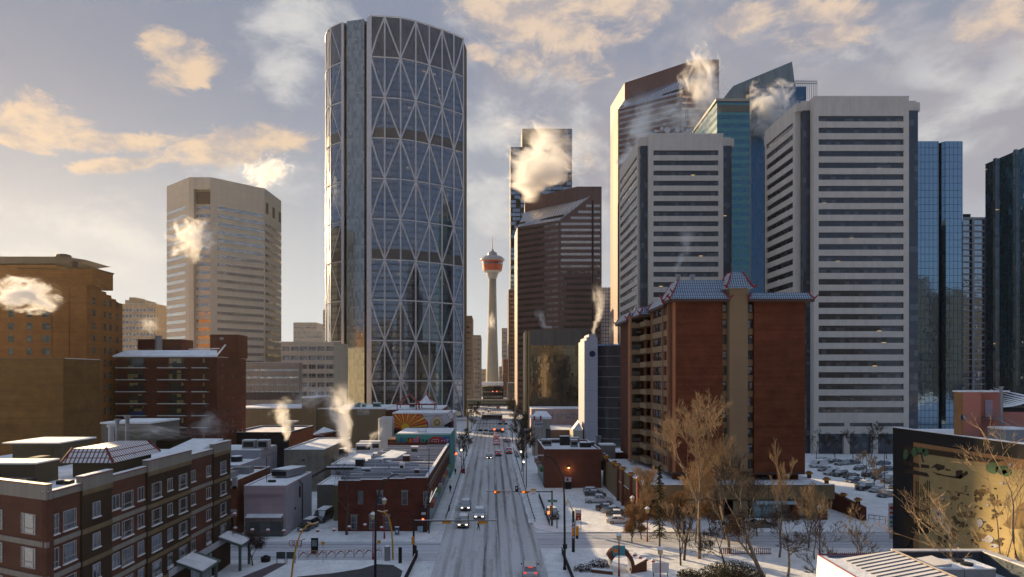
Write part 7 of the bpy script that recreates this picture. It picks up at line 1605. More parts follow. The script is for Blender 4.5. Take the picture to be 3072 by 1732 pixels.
baretree('bare_tree', 'low dark spreading tree beside the brown picket fence', (31.2, 89, 0), 7.5, .65, 193, .15, (.1, 0), .35, 5, group=PT_, kids=(4, 4), twn=6, tw=twigd, lb=bark)
# spruce
sp = thing('spruce_tree', 'thin dark spruce among the orange shrubs', 'spruce', (PX(1979, 97), 97, 0)); q = MB(); bx = PX(1979, 97); q.tube([(bx, 97, 0), (bx, 97, 13.2)], [.16, .02], 6); q.build('trunk', bark, sp)
q = MB(); R.seed(9)
for i in range(150):
    z = 2.5+10.5*i/150; L_ = (13.4-z)*.17+.12; a = R.uniform(0, 2*PI); L_ *= R.uniform(.6, 1.15)
    for k in range(7):
        t_ = (k+.5)/7; cx_, cy_, cz_ = bx+L_*t_*math.cos(a), 97+L_*t_*math.sin(a), z-.28*L_*t_+.05
        for _ in range(3):
            d = Vector((R.gauss(0, 1), R.gauss(0, 1), R.gauss(0, .6))).normalized()*.16*(1.2-t_*.5); e = d.orthogonal().normalized()*.05; p_ = Vector((cx_, cy_, cz_+R.uniform(-.08, .05))); q.face([p_-d, p_+e, p_+d, p_-e])
q.build('crown', sprl, sp)
def bush(name, label, x, y, rx, ry, h, n, mat, seed, group=None, sn=False):
    Rr = random.Random(seed); t0 = thing(name, label, 'shrub', (x, y, 0), group); q = MB(); w = MB(); s_ = MB()
    for i in range(n):
        a = Rr.uniform(0, 2*PI); r_ = math.sqrt(Rr.random()); z = Rr.uniform(.1, 1)*h*(1-.55*r_*r_); p_ = Vector((x+rx*r_*math.cos(a), y+ry*r_*math.sin(a), z))
        d = Vector((Rr.gauss(0, 1), Rr.gauss(0, 1), Rr.gauss(0, 1))).normalized()*.10; e = d.orthogonal().normalized()*.07; (s_ if sn and Rr.random() < .25 and z > h*.4 else q).face([p_-d, p_+e, p_+d, p_-e])
        if i % 6 == 0: w.tube([(x+rx*.3*r_*math.cos(a), y+ry*.3*r_*math.sin(a), 0), tuple(p_)], [.025, .01], 3)
    q.build('leaves', mat, t0); w.build('stems', bark, t0)
    if s_.f: s_.build('snow_dust', snow, t0)
bush('low_shrub', 'low dark shrub with purple grey twigs left of the ring sculpture', PX(1752, 88.5), 88.5, 1.4, 1.0, 1.2, 420, MATS['berry_dark'], 1, 'low shrubs by the sculpture', True); bush('low_shrub', 'second low dark shrub just beside the ring sculpture', PX(1800, 90.5), 90.5, 1.6, 1.0, 1.3, 480, MATS['berry_dark'], 2, 'low shrubs by the sculpture', True)
bush('juniper', 'spreading dark juniper at the foot of the leaning tree', 30.4, 84.5, 4.2, 2.6, 2.6, 3600, junl, 3); bush('juniper', 'small dark juniper left of the spreading one', 25.4, 86, 1.6, 1.2, 1.2, 700, junl, 4)
# ================================================= lamps, signals, signs
def tallmast(label, x, y, H, reach, sgn, grp='tall curved street lamps', col=None):
    t0 = thing('street_lamp', label, 'street lamp', (x, y, 0), grp); q = MB(); pts = [(x, y, 0), (x-.05*sgn*0, y, H*.35), (x+sgn*.05, y, H*.62)]
    for i in range(8): a = PI/2*i/7; pts.append((x+sgn*(.08+reach*(1-math.cos(a))), y, H*.66+(H*.34)*math.sin(a)))
    q.tube(pts, [.17, .15, .13]+[.12-.007*i for i in range(8)], 8); q.build('pole', col or darkmetal, t0); q = MB(); ex = x+sgn*(.08+reach); q.box(min(ex, ex+sgn*.9), max(ex, ex+sgn*.9), y-.15, y+.15, H-.1, H+.05); q.build('lamp_head', greymetal, t0)
    q = MB(); q.box(x-.2, x+.2, y-.2, y+.2, 0, .5); q.build('base', darkmetal, t0)
    return t0
m1 = tallmast('tall black curved street lamp right of the street, bending left', PX(1694, 89), 89, 15.4, 2.7, -1)
q = MB(); x_ = PX(1694, 89); q.box(x_-.28, x_+.28, 88.6, 88.8, 3.0, 3.6); q.build('control_box', black, m1)
tallmast('tall black curved street lamp left of the street, bending right', PX(1126, 84), 84, 13.6, 2.8, 1)
def slimmast(label, px, Y, H, grp='slim poles'):
    t0 = tag(MB().cyl(PX(px, Y), Y, 0, H, .11, .05, 8).build('pole', darkmetal), label, 'pole', grp)
slimmast('thin dark pole standing before the right end of the corner brick shops', 1287, 109.5, 14.2); slimmast('thin grey pole rising from the right pavement before the red brown store', 1579, 153, 17.0); slimmast('thin yellow green pole in the big parking lot', 2653, 150, 10.5)
def signal(parent, x, y, z, horiz=True, lit='red', face=-1, w=1.15):
    q = MB(); h = .42
    if horiz: q.box(x-w/2, x+w/2, y-.12, y+.12, z-h/2, z+h/2)
    else: q.box(x-h/2, x+h/2, y-.12, y+.12, z-w/2, z+w/2)
    o = q.build('signal_head', orangebox, parent)
    for i in range(3):
        d = (i-1)*.33; cx_, cz_ = (x+d, z) if horiz else (x, z-d); q = MB(); n = 12; yy = y+face*.125
        q.face([(cx_+.12*math.cos(2*PI*k/n), yy, cz_+.12*math.sin(2*PI*k/n)) for k in range(n)][::(1 if face > 0 else -1)]); on = (i == 0 and lit == 'red')
        q.build('lens', MATS.get('signal_red') or emis('signal_red', (1, .09, .02), 7) if on else black, o)
def mastarm(label, x, y, H, x2, heads, face=-1, grp='traffic signals'):
    t0 = thing('traffic_signal', label, 'traffic signal', (x, y, 0), grp); q = MB(); q.cyl(x, y, 0, H+.2, .17, .13, 10); q.build('post', darkmetal, t0)
    q = MB(); q.tube([(x, y, H), (x2, y, H+.05)], [.10, .05], 6); q.build('arm', darkmetal, t0); q = MB(); q.tube([(x, y, H+.12), (x2, y, H+.12)], .045, 4); q.build('arm_snow', snow, t0)
    for hx, hz in heads: signal(t0, hx, y+face*.25, H+hz, True, 'red', face)
    return t0
Y1 = 115; t1 = mastarm('traffic signal arm with two red lit heads, from the parking lot corner', PX(1656, Y1), Y1, 6.0, PX(1459, Y1), [(PX(1491, Y1), 0), (PX(1576, Y1), 0)])
def plate_(parent, px, Y, y0, y1, w, mat, nm='sign_plate', d=.06): q = MB(); x_ = PX(px, Y); q.box(x_-w/2, x_+w/2, Y-d, Y, PZ(y1, Y), PZ(y0, Y)); return q.build(nm, mat, parent)
plate_(t1, 1526, Y1-.2, 1469, 1485, .8, whitetrim); q = MB(); q.tube([(PX(1526, Y1-.2)-.2, Y1-.29, PZ(1480, Y1)), (PX(1526, Y1-.2)+.2, Y1-.29, PZ(1473, Y1))], .04, 4); q.build('sign_mark', redpaint, t1)
o = plate_(t1, 1550, Y1-.2, 1458, 1476, .5, black); plate_(t1, 1558, Y1-.2, 1460, 1485, .45, whitetrim); plate_(t1, 1600, Y1-.2, 1472, 1485, .85, whitetrim); plate_(t1, 1600, Y1-.21, 1467, 1472, .95, yellowpaint)
q = MB(); q.face([(PX(1550, Y1)-.02+.13*math.cos(2*PI*k/12), Y1-.27, PZ(1464, Y1)+.15*math.sin(2*PI*k/12)) for k in range(12)][::-1]); q.build('sign_mark', whitetrim, t1)
for k_, (px, py) in enumerate(((1555, 1466), (1560, 1466), (1555, 1474), (1560, 1474), (1557, 1481))): q = MB(); x_ = PX(px, Y1); q.box(x_-.05, x_+.05, Y1-.29, Y1-.262, PZ(py+2, Y1), PZ(py-2, Y1)); q.build('sign_mark', black, t1)
gs = plate_(t1, 1657, Y1-.2, 1500, 1507, 1.65, plain('street_sign_green', (.015, .16, .07), .5), 'street_name_sign')
for k_, px in enumerate((1646, 1653, 1656, 1659, 1667)): q = MB(); x_ = PX(px, Y1); q.box(x_-.045, x_+.045, Y1-.29, Y1-.262, PZ(1505.5, Y1), PZ(1501.5, Y1)); q.build('sign_mark', whitetrim, t1)
signal(t1, PX(1652, Y1), Y1-.4, PZ(1524, Y1), False, '', -1, .9); q = MB(); x_ = PX(1645, Y1); q.box(x_-.16, x_+.16, Y1-.5, Y1-.3, PZ(1541, Y1), PZ(1533, Y1)); q.build('hand_signal', MATS['signal_red'], t1)
Y2 = 93; t2 = mastarm('traffic signal arm seen from behind, reaching right from the left plaza post', PX(1241, Y2), Y2, 5.75, PX(1492, Y2), [], 1)
for px in (1339, 1447): q = MB(); x_ = PX(px, Y2); q.box(x_-.62, x_+.62, Y2+.1, Y2+.32, 5.35-.02, 5.70); q.build('signal_head', orangebox, t2)
q = MB(); x_ = PX(1376, Y2); q.box(x_-.5, x_+.35, Y2+.1, Y2+.14, 5.45, 6.15); q.build('sign_back', greymetal, t2)
q = MB(); x_ = PX(1241, Y2); q.box(x_-.25, x_+.12, Y2-.4, Y2-.18, 2.55, 3.6); q.build('pedestrian_signal', orangebox, t2); q = MB(); q.box(x_-.05, x_+.45, Y2-.3, Y2-.15, .5, 2.4); q.build('control_box', darkmetal, t2)
q = MB(); q.box(PX(1252, Y2), PX(1268, Y2), Y2+.1, Y2+.14, 4.2, 5.0); q.build('sign_plate', plain('light_blue_sign', (.25, .4, .5), .6), t2)
p3 = thing('signal_post', 'black signal post with white ornament and yellow boxes at the park corner', 'signal post', (PX(1720, 98), 98, 0), 'traffic signals'); x_ = PX(1720, 98)
q = MB(); q.cyl(x_, 98, 0, 6.1, .24, .2, 10); q.build('post', darkmetal, p3); q = MB()
for k in range(5): q.box(x_-.12, x_+.05, 97.72, 97.78, 2.2+.5*k, 2.5+.5*k)
q.build('post_plate', whitetrim, p3); q = MB(); q.box(x_+.3, x_+.75, 97.7, 98.1, 2.6, 3.9); q.build('signal_head', orangebox, p3); q = MB(); q.box(x_-.27, x_-.02, 97.6, 97.75, 2.6, 3.7); q.build('signal_side', orangebox, p3); q = MB(); q.box(x_+.35, x_+.7, 97.7, 98.0, 2.1, 2.58); q.build('signal_lower', black, p3)
q = MB(); q.tube([(x_, 98, 6.1), (x_-.35, 98, 6.7), (x_-.6, 98, 7.4), (x_-.95, 98, 7.9), (x_-1.2, 98, 7.6)], [.10, .10, .09, .08, .05], 6); q.build('curved_arm', plain('cream_arm', (.55, .50, .42), .6), p3); q = MB(); q.lathe(x_-1.15, 98, [(.05, 6.9), (.3, 7.05), (.36, 7.3), (.25, 7.55), (.05, 7.65)], 12); q.build('lamp_globe', MATS['cream_arm'], p3)
rs_ = thing('red_sign_stand', 'red and white notice board on two dark posts at the lot entrance', 'sign', (PX(1735, 112), 112, 0)); a0, a1 = PX(1727, 112), PX(1743, 112)
for x_ in (a0, a1): MB().box(x_-.04, x_+.04, 112, 112.1, 0, 3.6).build('post', darkmetal, rs_)
MB().box(a0+.05, a1-.05, 111.95, 112.0, 1.7, 2.9).build('panel', redpaint, rs_); MB().box(a0+.05, a1-.05, 111.95, 112.0, 2.91, 3.5).build('panel_top', whitetrim, rs_); q = MB(); q.box(a0+.12, a1-.2, 111.9, 111.94, 2.55, 2.66); q.box(a0+.35, a1-.35, 111.9, 111.94, 1.8, 2.2); q.build('lettering', MATS['cream_arm'], rs_)
bo = tag(MB().cyl(PX(1671, 113), 113, 0, 1.9, .09, .09, 8).cyl(PX(1671, 113), 113, 0, .08, .45, .45, 12).build('marker_post', darkmetal), 'short dark marker post on a round foot beside the signal post', 'bollard')
for nm, lab, pts in (('parking_fence', 'dark mesh fence running beside the pavement at the lot', [(10.1, 143), (10.0, 115)]), ('metal_fence', 'black fence panel at the bottom edge by the park corner', [(10.2, 97), (10.2, 78)]), ('metal_fence', 'black fence panel at the bottom edge by the left plaza', [(-10.6, 95.5), (-10.9, 78)])):
    (xa_, ya_), (xb_, yb_) = pts; t0 = thing(nm, lab, 'fence', (xa_, ya_, 0)); q = MB(); L_ = abs(ya_-yb_); n = int(L_/.35)
    for i in range(n+1): f_ = i/n; q.box(xa_+(xb_-xa_)*f_-.03, xa_+(xb_-xa_)*f_+.03, ya_+(yb_-ya_)*f_-.09, ya_+(yb_-ya_)*f_+.09, .15, 1.2)
    for z in (.25, .7, 1.2): q.tube([(xa_, ya_, z), (xb_, yb_, z)], .05, 4)
    q.build('panel', black, t0); q = MB(); q.tube([(xa_, ya_, 1.28), (xb_, yb_, 1.28)], .045, 4); q.build('snow_cap', snow, t0)
def lantlamp(label, x, y, H, grp='lantern topped lamp posts', banner=False, col=None):
    t0 = thing('lantern_lamp', label, 'lamp post', (x, y, 0), grp); q = MB(); q.cyl(x, y, .13, H-.9, .09, .07, 8); q.cyl(x, y, .13, .9, .16, .12, 8); q.build('post', col or redpaint, t0)
    q = MB(); q.cyl(x, y, H-.9, H-.65, .07, .3, 6); q.cyl(x, y, H-.65, H-.1, .30, .33, 6); q.build('lantern', plain('lantern_glass', (.52, .40, .24), .3) if 'lantern_glass' not in MATS else MATS['lantern_glass'], t0)
    q = MB(); q.cyl(x, y, H-.1, H+.25, .46, .08, 6); q.build('lantern_cap', snow, t0)
    if banner:
        for s_ in (-1, 1): q = MB(); q.box(x+s_*.1, x+s_*.78, y-.02, y+.02, H-2.75, H-1.45); q.build('banner', plain('banner_teal', (.05, .28, .33), .8) if 'banner_teal' not in MATS else MATS['banner_teal'], t0)
        q = MB(); q.face([(x-.42+.26*math.cos(2*PI*k/14), y-.03, H-2.1+.3*math.sin(2*PI*k/14)) for k in range(14)][::-1]); q.build('banner_emblem', MATS['mural_or'], t0)
lantlamp('red lamp post with teal banners and a snow capped lantern in the park', PX(1857, 86), 86, 5.55, banner=True); lantlamp('red lamp post with a square white lantern before the thin spruce', PX(1981, 80), 80, 5.3)
lantlamp('red lamp post with a white lantern before the podium corner', PX(1897, 110), 110, 6.0); lantlamp('tall red lamp post by the side street right of the park', PX(2459, 97), 97, 7.0); lantlamp('red lamp post half hidden by orange leaves', PX(1942, 104), 104, 5.4)
lantlamp('red lamp post with a snowy cap at the left plaza', PX(1119, 94), 94, 6.6); lantlamp('red lamp post before the corner brick shops', PX(1153, 106), 106, 6.4); lantlamp('lit globe lamp beside the dark right street trees', PX(1571, 163), 163, 5.4, 'globe lamps'); lantlamp('lit globe lamp on the left pavement by the bare street tree', PX(1384, 178), 178, 6.6, 'globe lamps')
for px, Y, z in ((1571, 162.6, 5.0), (1384, 177.6, 6.2), (1563, 176, 6.0)):
    q = MB(); q.lathe(PX(px, Y), Y, [(.02, z-.25), (.22, z-.1), (.22, z+.1), (.02, z+.25)], 10); tag(q.build('lit_globe', emis('globe_lit', (1, .85, .62), 3.5) if 'globe_lit' not in MATS else MATS['globe_lit']), {1571: 'small lit lamp globe beside the right street trees', 1384: 'small lit lamp globe by the left street tree', 1563: 'tiny yellow lit lamp higher up among the right street trees'}[px], 'lamp globe', 'lit globes')
# strings of red paper lanterns
lr = MB(); lr.lathe(0, 0, [(.05, -.2), (.2, -.12), (.24, 0), (.2, .1)], 10); LRM = lr.mesh('lantern', [plain('lantern_red', (.42, .05, .04), .6)]); lw_ = MB(); lw_.lathe(0, 0, [(.24, .06), (.2, .16), (.05, .24)], 10); LWM = lw_.mesh('snow_cap', [snow])
def lanternstring(pts, Y, grp, lab):
    for i, (px, py) in enumerate(pts):
        o = bpy.data.objects.new('paper_lantern', LRM); C.objects.link(o); o.location = PT(px, py, Y); s_ = 1.25; o.scale = (s_, s_, s_); tag(o, lab % ['first', 'second', 'third', 'fourth', 'fifth', 'sixth', 'seventh'][i], 'lantern', grp); c = bpy.data.objects.new('snow_cap', LWM); C.objects.link(c); c.parent = o
    q = MB(); P_ = [PT(px, py, Y) for px, py in pts]; P_ = [(p[0], p[1], p[2]+.3) for p in P_]; e0 = (P_[0][0]-1.5, P_[0][1], P_[0][2]+.5); e1 = (P_[-1][0]+1.5, P_[-1][1], P_[-1][2]+.4); q.tube([e0]+P_+[e1], .012, 4); tag(q.build('lantern_wire', darkmetal), 'thin wire carrying the lanterns, '+grp, 'wire')
lanternstring([(1881, 1655), (1904, 1665), (1921, 1672), (1940, 1679), (1960, 1683)], 91, 'lanterns behind the ring sculpture', '%s snow capped red lantern from the left on the wire behind the ring sculpture')
lanternstring([(852, 1594), (903, 1592), (953, 1592), (1002, 1590)], 101, 'lanterns before the alley', '%s red lantern from the left on the wire before the alley'); lanternstring([(1048, 1582), (1095, 1576), (1145, 1584)], 106, 'lanterns before the corner shops', '%s red lantern from the left before the corner brick shops')
lanternstring([(2096, 1566), (2142, 1566), (2189, 1566), (2235, 1565)], 111, 'lanterns before the podium', '%s red lantern from the left before the podium'); lanternstring([(704, 1543), (706, 1586), (757, 1591), (804, 1592)], 101, 'lanterns before the pink shop', '%s red lantern from the left before the pink shop')
# ring sculpture
rg = thing('ring_sculpture', 'rust brown arch sculpture with white inner ring and snowy arms in the park', 'sculpture', (PX(1862, 88), 88, 0)); cx_, Ys = PX(1860, 88), 88; rust = plain('rust_brown', (.14, .05, .03), .8, var=.2, scale=2)
def archp(r0_, r1_, a0, a1, y0, y1, mat, nm, zc=.9, sx=.78):
    q = MB(); n = 20
    for i in range(n):
        a, b = rad(a0+(a1-a0)*i/n), rad(a0+(a1-a0)*(i+1)/n); P_ = lambda r, t_, y: (cx_+r*sx*math.cos(t_), y, zc+r*math.sin(t_))
        q.face([P_(r0_, a, y0), P_(r0_, b, y0), P_(r1_, b, y0), P_(r1_, a, y0)][::-1]); q.face([P_(r1_, a, y0), P_(r1_, b, y0), P_(r1_, b, y1), P_(r1_, a, y1)]); q.face([P_(r0_, b, y0), P_(r0_, a, y0), P_(r0_, a, y1), P_(r0_, b, y1)]); q.face([P_(r0_, b, y1), P_(r0_, a, y1), P_(r1_, a, y1), P_(r1_, b, y1)][::-1])
    return q.build(nm, mat, rg)
archp(1.75, 2.35, -20, 150, 87.3, 89.6, rust, 'arch'); archp(1.70, 1.745, -60, 180, 87.2, 89.5, whitetrim, 'inner_ring')
q = MB(); q.prism([(cx_+1.3, 87.2), (cx_+3.6, 88.2), (cx_+3.5, 88.6), (cx_+1.2, 87.7)], [0, 0, 0, 0], [.7, 1.6, 1.6, .7]); q.prism([(cx_-3.8, 87.6), (cx_-1.2, 86.6), (cx_-1.2, 87.1), (cx_-3.8, 88.1)], 0, .55); q.build('side_arm', rust, rg); q = MB(); q.prism([(cx_-3.8, 87.6), (cx_-1.2, 86.6), (cx_-1.2, 87.1), (cx_-3.8, 88.1)], .553, .65); q.build('snow_cap', snow, rg)
kx = PX(1985, 86); kk = thing('info_panel', 'white info panel beside the square lantern lamp', 'panel', (kx, 86, 0)); MB().box(kx-1.2, kx+.9, 85.9, 86.1, .6, 1.9).build('panel', whitetrim, kk); MB().box(kx-1.1, kx-1.0, 85.95, 86.05, 0, .59).build('leg', darkmetal, kk); MB().box(kx+.7, kx+.8, 85.95, 86.05, 0, .59).build('leg', darkmetal, kk)
# picket fences in the park and by the side street
for lab, x0_, x1_, y_, mt, h_ in (('brown picket fence under the leaning tree', PX(2162, 96), PX(2320, 96), 96.5, rust, 1.1), ('dark picket fence behind the white pavilion roof', PX(2510, 92), PX(2668, 92), 93.2, darkmetal, 1.3)):
    t0 = thing('picket_fence', lab, 'fence', (x0_, y_, 0)); q = MB(); n = int((x1_-x0_)/.28)
    for i in range(n): q.box(x0_+i*.28, x0_+i*.28+.09, y_, y_+.05, .1, h_)
    q.box(x0_, x1_, y_+.051, y_+.1, h_*.8, h_*.8+.08); q.box(x0_, x1_, y_+.051, y_+.1, .25, .33); q.build('pickets', mt, t0); q = MB(); q.box(x0_, x1_, y_-.01, y_+.07, h_+.003, h_+.06); q.build('snow_cap', snow, t0)
# ================================================= left plaza furniture
def yarc(lab, px, Y, top, bend):
    x, z = PX(px[0], Y), PZ(top, Y); x1_ = PX(px[1], Y); t0 = thing('curved_mast', lab, 'mast', (x, Y, 0), 'yellow curved masts'); q = MB(); pts = []
    for i in range(10): f_ = i/9; pts.append((x+(x1_-x)*(f_**1.0)-bend*math.sin(PI*f_), Y, z*math.sin(PI/2*f_**.85)))
    q.tube(pts, [.13-.006*i for i in range(10)], 8); q.build('mast', yellowpaint, t0); q = MB(); q.tube([(x1_-.75, Y, z+.15), (x1_, Y, z-.05), (x1_+.75, Y, z+.15)], .06, 5); q.build('cross_bar', yellowpaint, t0); q = MB(); q.tube([(x1_-.7, Y, z+.24), (x1_, Y, z+.04), (x1_+.7, Y, z+.24)], .04, 4); q.build('snow_cap', snow, t0)
yarc('yellow curved mast bending right at the lower left of the plaza', (874, 938), 85.5, 1572, .35); yarc('yellow curved mast bending left beside the grey cylinder', (1179, 1148), 94.5, 1536, -.35)
kq = thing('kiosk', 'black slab kiosk with a pale screen on the plaza', 'kiosk', (PX(943, 97), 97, 0)); x_ = PX(943, 97); MB().box(x_-.48, x_+.48, 97, 97.35, .13, 2.4).build('body', black, kq); MB().box(x_-.36, x_+.36, 96.96, 96.995, 1.2, 2.1).build('screen', plain('screen_grey', (.20, .24, .27), .3), kq); MB().box(x_-.48, x_+.48, 97, 97.35, 2.403, 2.5).build('snow_cap', snow, kq)
for i, (a, b) in enumerate(((829, 856), (859, 886))):
    t0 = thing('notice_board', ('left' if i == 0 else 'right')+' grey green board of the pair on the plaza', 'notice board', (PX(a, 92), 92, 0), 'grey green boards'); x0_, x1_ = PX(a, 92), PX(b, 92); MB().box(x0_, x1_, 92, 92.12, .75, 1.7).build('panel', plain('board_green', (.06, .08, .08), .6) if i == 0 else MATS['board_green'], t0); MB().box(x0_, x1_, 92, 92.12, 1.703, 1.77).build('snow_cap', snow, t0)
    for x_ in (x0_+.02, x1_-.1): MB().box(x_, x_+.08, 92.02, 92.1, .13, .745).build('leg', darkmetal, t0)
for i in range(9):
    a = 896+28*i; Yf = 94.2+.18*i; x0_, x1_ = PX(a, Yf), PX(a+25, Yf); t0 = thing('street_railing', 'cream street railing panel with a red wave ornament, %s from the left' % ['first', 'second', 'third', 'fourth', 'fifth', 'sixth', 'seventh', 'eighth', 'ninth'][i], 'railing', (x0_, Yf, 0), 'ornamental railing panels'); q = MB()
    for x_ in (x0_, x1_): q.box(x_-.035, x_+.035, Yf-.03, Yf+.03, .13, 1.25)
    q.box(x0_, x1_, Yf-.02, Yf+.02, 1.2, 1.27); q.build('frame', plain('railing_cream', (.50, .36, .24), .7) if i == 0 else MATS['railing_cream'], t0); q = MB(); w_ = x1_-x0_; q.tube([(x0_+.08, Yf, .45), (x0_+w_*.25, Yf, .75), (x0_+w_*.5, Yf, 1.05), (x0_+w_*.75, Yf, 1.0), (x1_-.1, Yf, .8)], [.03, .07, .09, .07, .03], 5); q.build('ornament', redpaint, t0)
gc = tag(MB().cyl(PX(1162, 93.5), 93.5, .13, 2.1, .42, .42, 16).build('column_bin', greymetal), 'grey metal cylinder column beside the yellow mast', 'advertising column'); MB().cyl(PX(1162, 93.5), 93.5, 2.103, 2.2, .4, .3, 16).build('snow_cap', snow, gc)
ds2 = tag(MB().box(PX(1200, 92)-.22, PX(1200, 92)+.25, 92, 92.2, .13, 2.3).build('sign_pillar', darkmetal), 'dark upright sign pillar left of the signal post', 'sign pillar')
nb = thing('newspaper_box', 'blue newspaper box before the corner brick shops', 'newspaper box', (PX(1191, 108.5), 108.5, .13)); x_ = PX(1191, 108.5); MB().box(x_-.33, x_+.33, 108.3, 108.8, .3, 1.35).build('body', plain('box_blue', (.03, .07, .16), .5), nb); MB().box(x_-.2, x_+.2, 108.25, 108.295, .5, .95).build('window', whitetrim, nb); MB().box(x_-.33, x_+.33, 108.3, 108.8, 1.353, 1.45).build('snow_cap', snow, nb)
rb_ = tag(MB().cyl(PX(797, 93), 93, .13, .75, .62, .66, 16).cyl(PX(797, 93), 93, .75, .95, .35, .3, 12).build('planter', black), 'squat round black planter near the small plaza tree', 'planter')
for px, Y, top, lab in ((969, 92, 1633, 'small yellow square sign on a thin post on the plaza'), (1137, 95, 1629, 'small yellow sign behind the red wave railing')):
    t0 = thing('small_sign', lab, 'sign', (PX(px, Y), Y, 0), 'small yellow signs'); x_ = PX(px, Y); MB().box(x_-.03, x_+.03, Y, Y+.05, .13, PZ(top, Y)).build('post', greymetal, t0); MB().box(x_-.24, x_+.24, Y-.04, Y-.005, PZ(top, Y)-.1, PZ(top, Y)+.35).build('panel', yellowpaint, t0)
rr_ = thing('red_lattice', 'red metal lattice rack near the alley mouth', 'bike rack', (PX(893, 101), 101, .13)); q = MB(); x_ = PX(893, 101)
for i in range(3): q.tube([(x_-.9+.55*i+.42*math.cos(a_*PI/6), 101, .65+.42*math.sin(a_*PI/6)) for a_ in range(13)], .05, 5)
q.tube([(x_+.5, 101, .13), (x_+.6, 101, 1.1), (x_+1.1, 101, 1.3)], .07, 5); q.build('frame', redpaint, rr_)
np_ = thing('neon_sign', 'dark vertical sign box with a white panel and orange light on the brick corner', 'sign', (PX(1275, 110), 110, 0)); x_ = PX(1275, 110); MB().box(x_-.9, x_+.35, 110.2, 110.9, .13, 4.2).build('cabinet', plain('cabinet_brown', (.05, .02, .018), .6), np_); MB().box(x_-.6, x_+.1, 110.12, 110.19, 3.05, 3.45).build('panel', whitetrim, np_); q = MB(); q.box(x_-.5, x_-.2, 110.1, 110.19, 2.1, 2.4); q.build('hand_signal', MATS['signal_red'], np_)
q = MB(); q.tube([(x_+.1, 110, 4.2), (x_, 110, 5.0), (x_+.35, 110, 6.2)], .12, 6); q.build('scroll_bracket', greymetal, np_)
for px, Y, c in ((1391, 176, 'rd'),): q = MB(); x_ = PX(px, Y); q.box(x_-.45, x_+.35, Y-.2, Y+.2, .13, 1.5); tag(q.build('red_box', redpaint), 'small red box at the foot of the left street tree', 'post box')
for px, Y, top, lab in ((1372, 400, 1222, 'tall tan pole near the third junction on the left'), ):
    tag(MB().cyl(PX(1403, 330), 330, 0, 13, .5, .3, 8).build('tan_pole', gold), lab, 'pole'); tag(MB().cyl(PX(1546, 310), 310, 0, 14, .5, .35, 8).build('tan_pole', plain('tan_pole', (.35, .26, .16), .7)), 'tall tan pole near the third junction on the right', 'pole')
# far signal arms seen over the street
def fararm(label, xa, xb, Y, H, heads, lit):
    t0 = thing('traffic_signal', label, 'traffic signal', (xa, Y, 0), 'far traffic signals'); q = MB(); q.cyl(xa, Y, 0, H*.8, .16, .13, 8); q.tube([(xa, Y, H*.8), (xa+(xb-xa)*.15, Y, H), (xb, Y, H)], .1, 5); q.build('mast', darkmetal, t0)
    for i, hx in enumerate(heads): q = MB(); q.box(hx-.7, hx+.7, Y-.2, Y+.1, H-.4, H+.35); q.build('signal_head', black, t0)
    for i, hx in enumerate(lit): q = MB(); q.box(hx-.35, hx+.35, Y-.3, Y-.21, H-.25, H+.2); q.build('lens', MATS['signal_red'], t0)
fararm('dark signal arm over the second junction from the left side', -8.5, PX(1480, 250), 250, 5.6, [PX(1442, 250), PX(1458, 250)], []); fararm('dark signal arm over the far side of the second junction from the right', 8, PX(1420, 276), 276, 6.2, [PX(1500, 276), PX(1517, 276)], []); fararm('red lit signal pair over the queue of cars', 8.2, PX(1480, 262), 262, 5.0, [], [PX(1483, 262), PX(1508, 262)])
fararm('red lit signal by the distant footbridge', 8, PX(1470, 600), 600, 12, [], [PX(1478, 600), PX(1490, 600)])
for px, Y in ((1368, 186),): q = MB(); x_ = PX(px, Y); q.box(x_-.3, x_+.3, Y, Y+.2, 4, 4.5); tag(q.build('orange_signal', MATS['signal_red']), 'single orange signal light on the left pavement', 'traffic light')
# dark asphalt patch on the plaza
b = MB(); b.face([(-20.5, 78, .142), (-11.4, 78, .142), (-11.8, 88.4, .142), (-13.5, 91.2, .142), (-15.8, 91.6, .142), (-17.5, 89.4, .142), (-20.8, 87.4, .142), (-25, 85.9, .142), (-26, 78, .142)]); b = struct('path', b, plain('bare_asphalt', (.075, .070, .075), .9, var=.25, scale=.8))
b = MB(); b.face([(-33.5, 82, .142), (-30.2, 82, .142), (-28.2, 92, .142), (-29.8, 92, .142)]); struct('path', b, plain('paver_plum', (.13, .10, .115), .9, var=.2, scale=1))

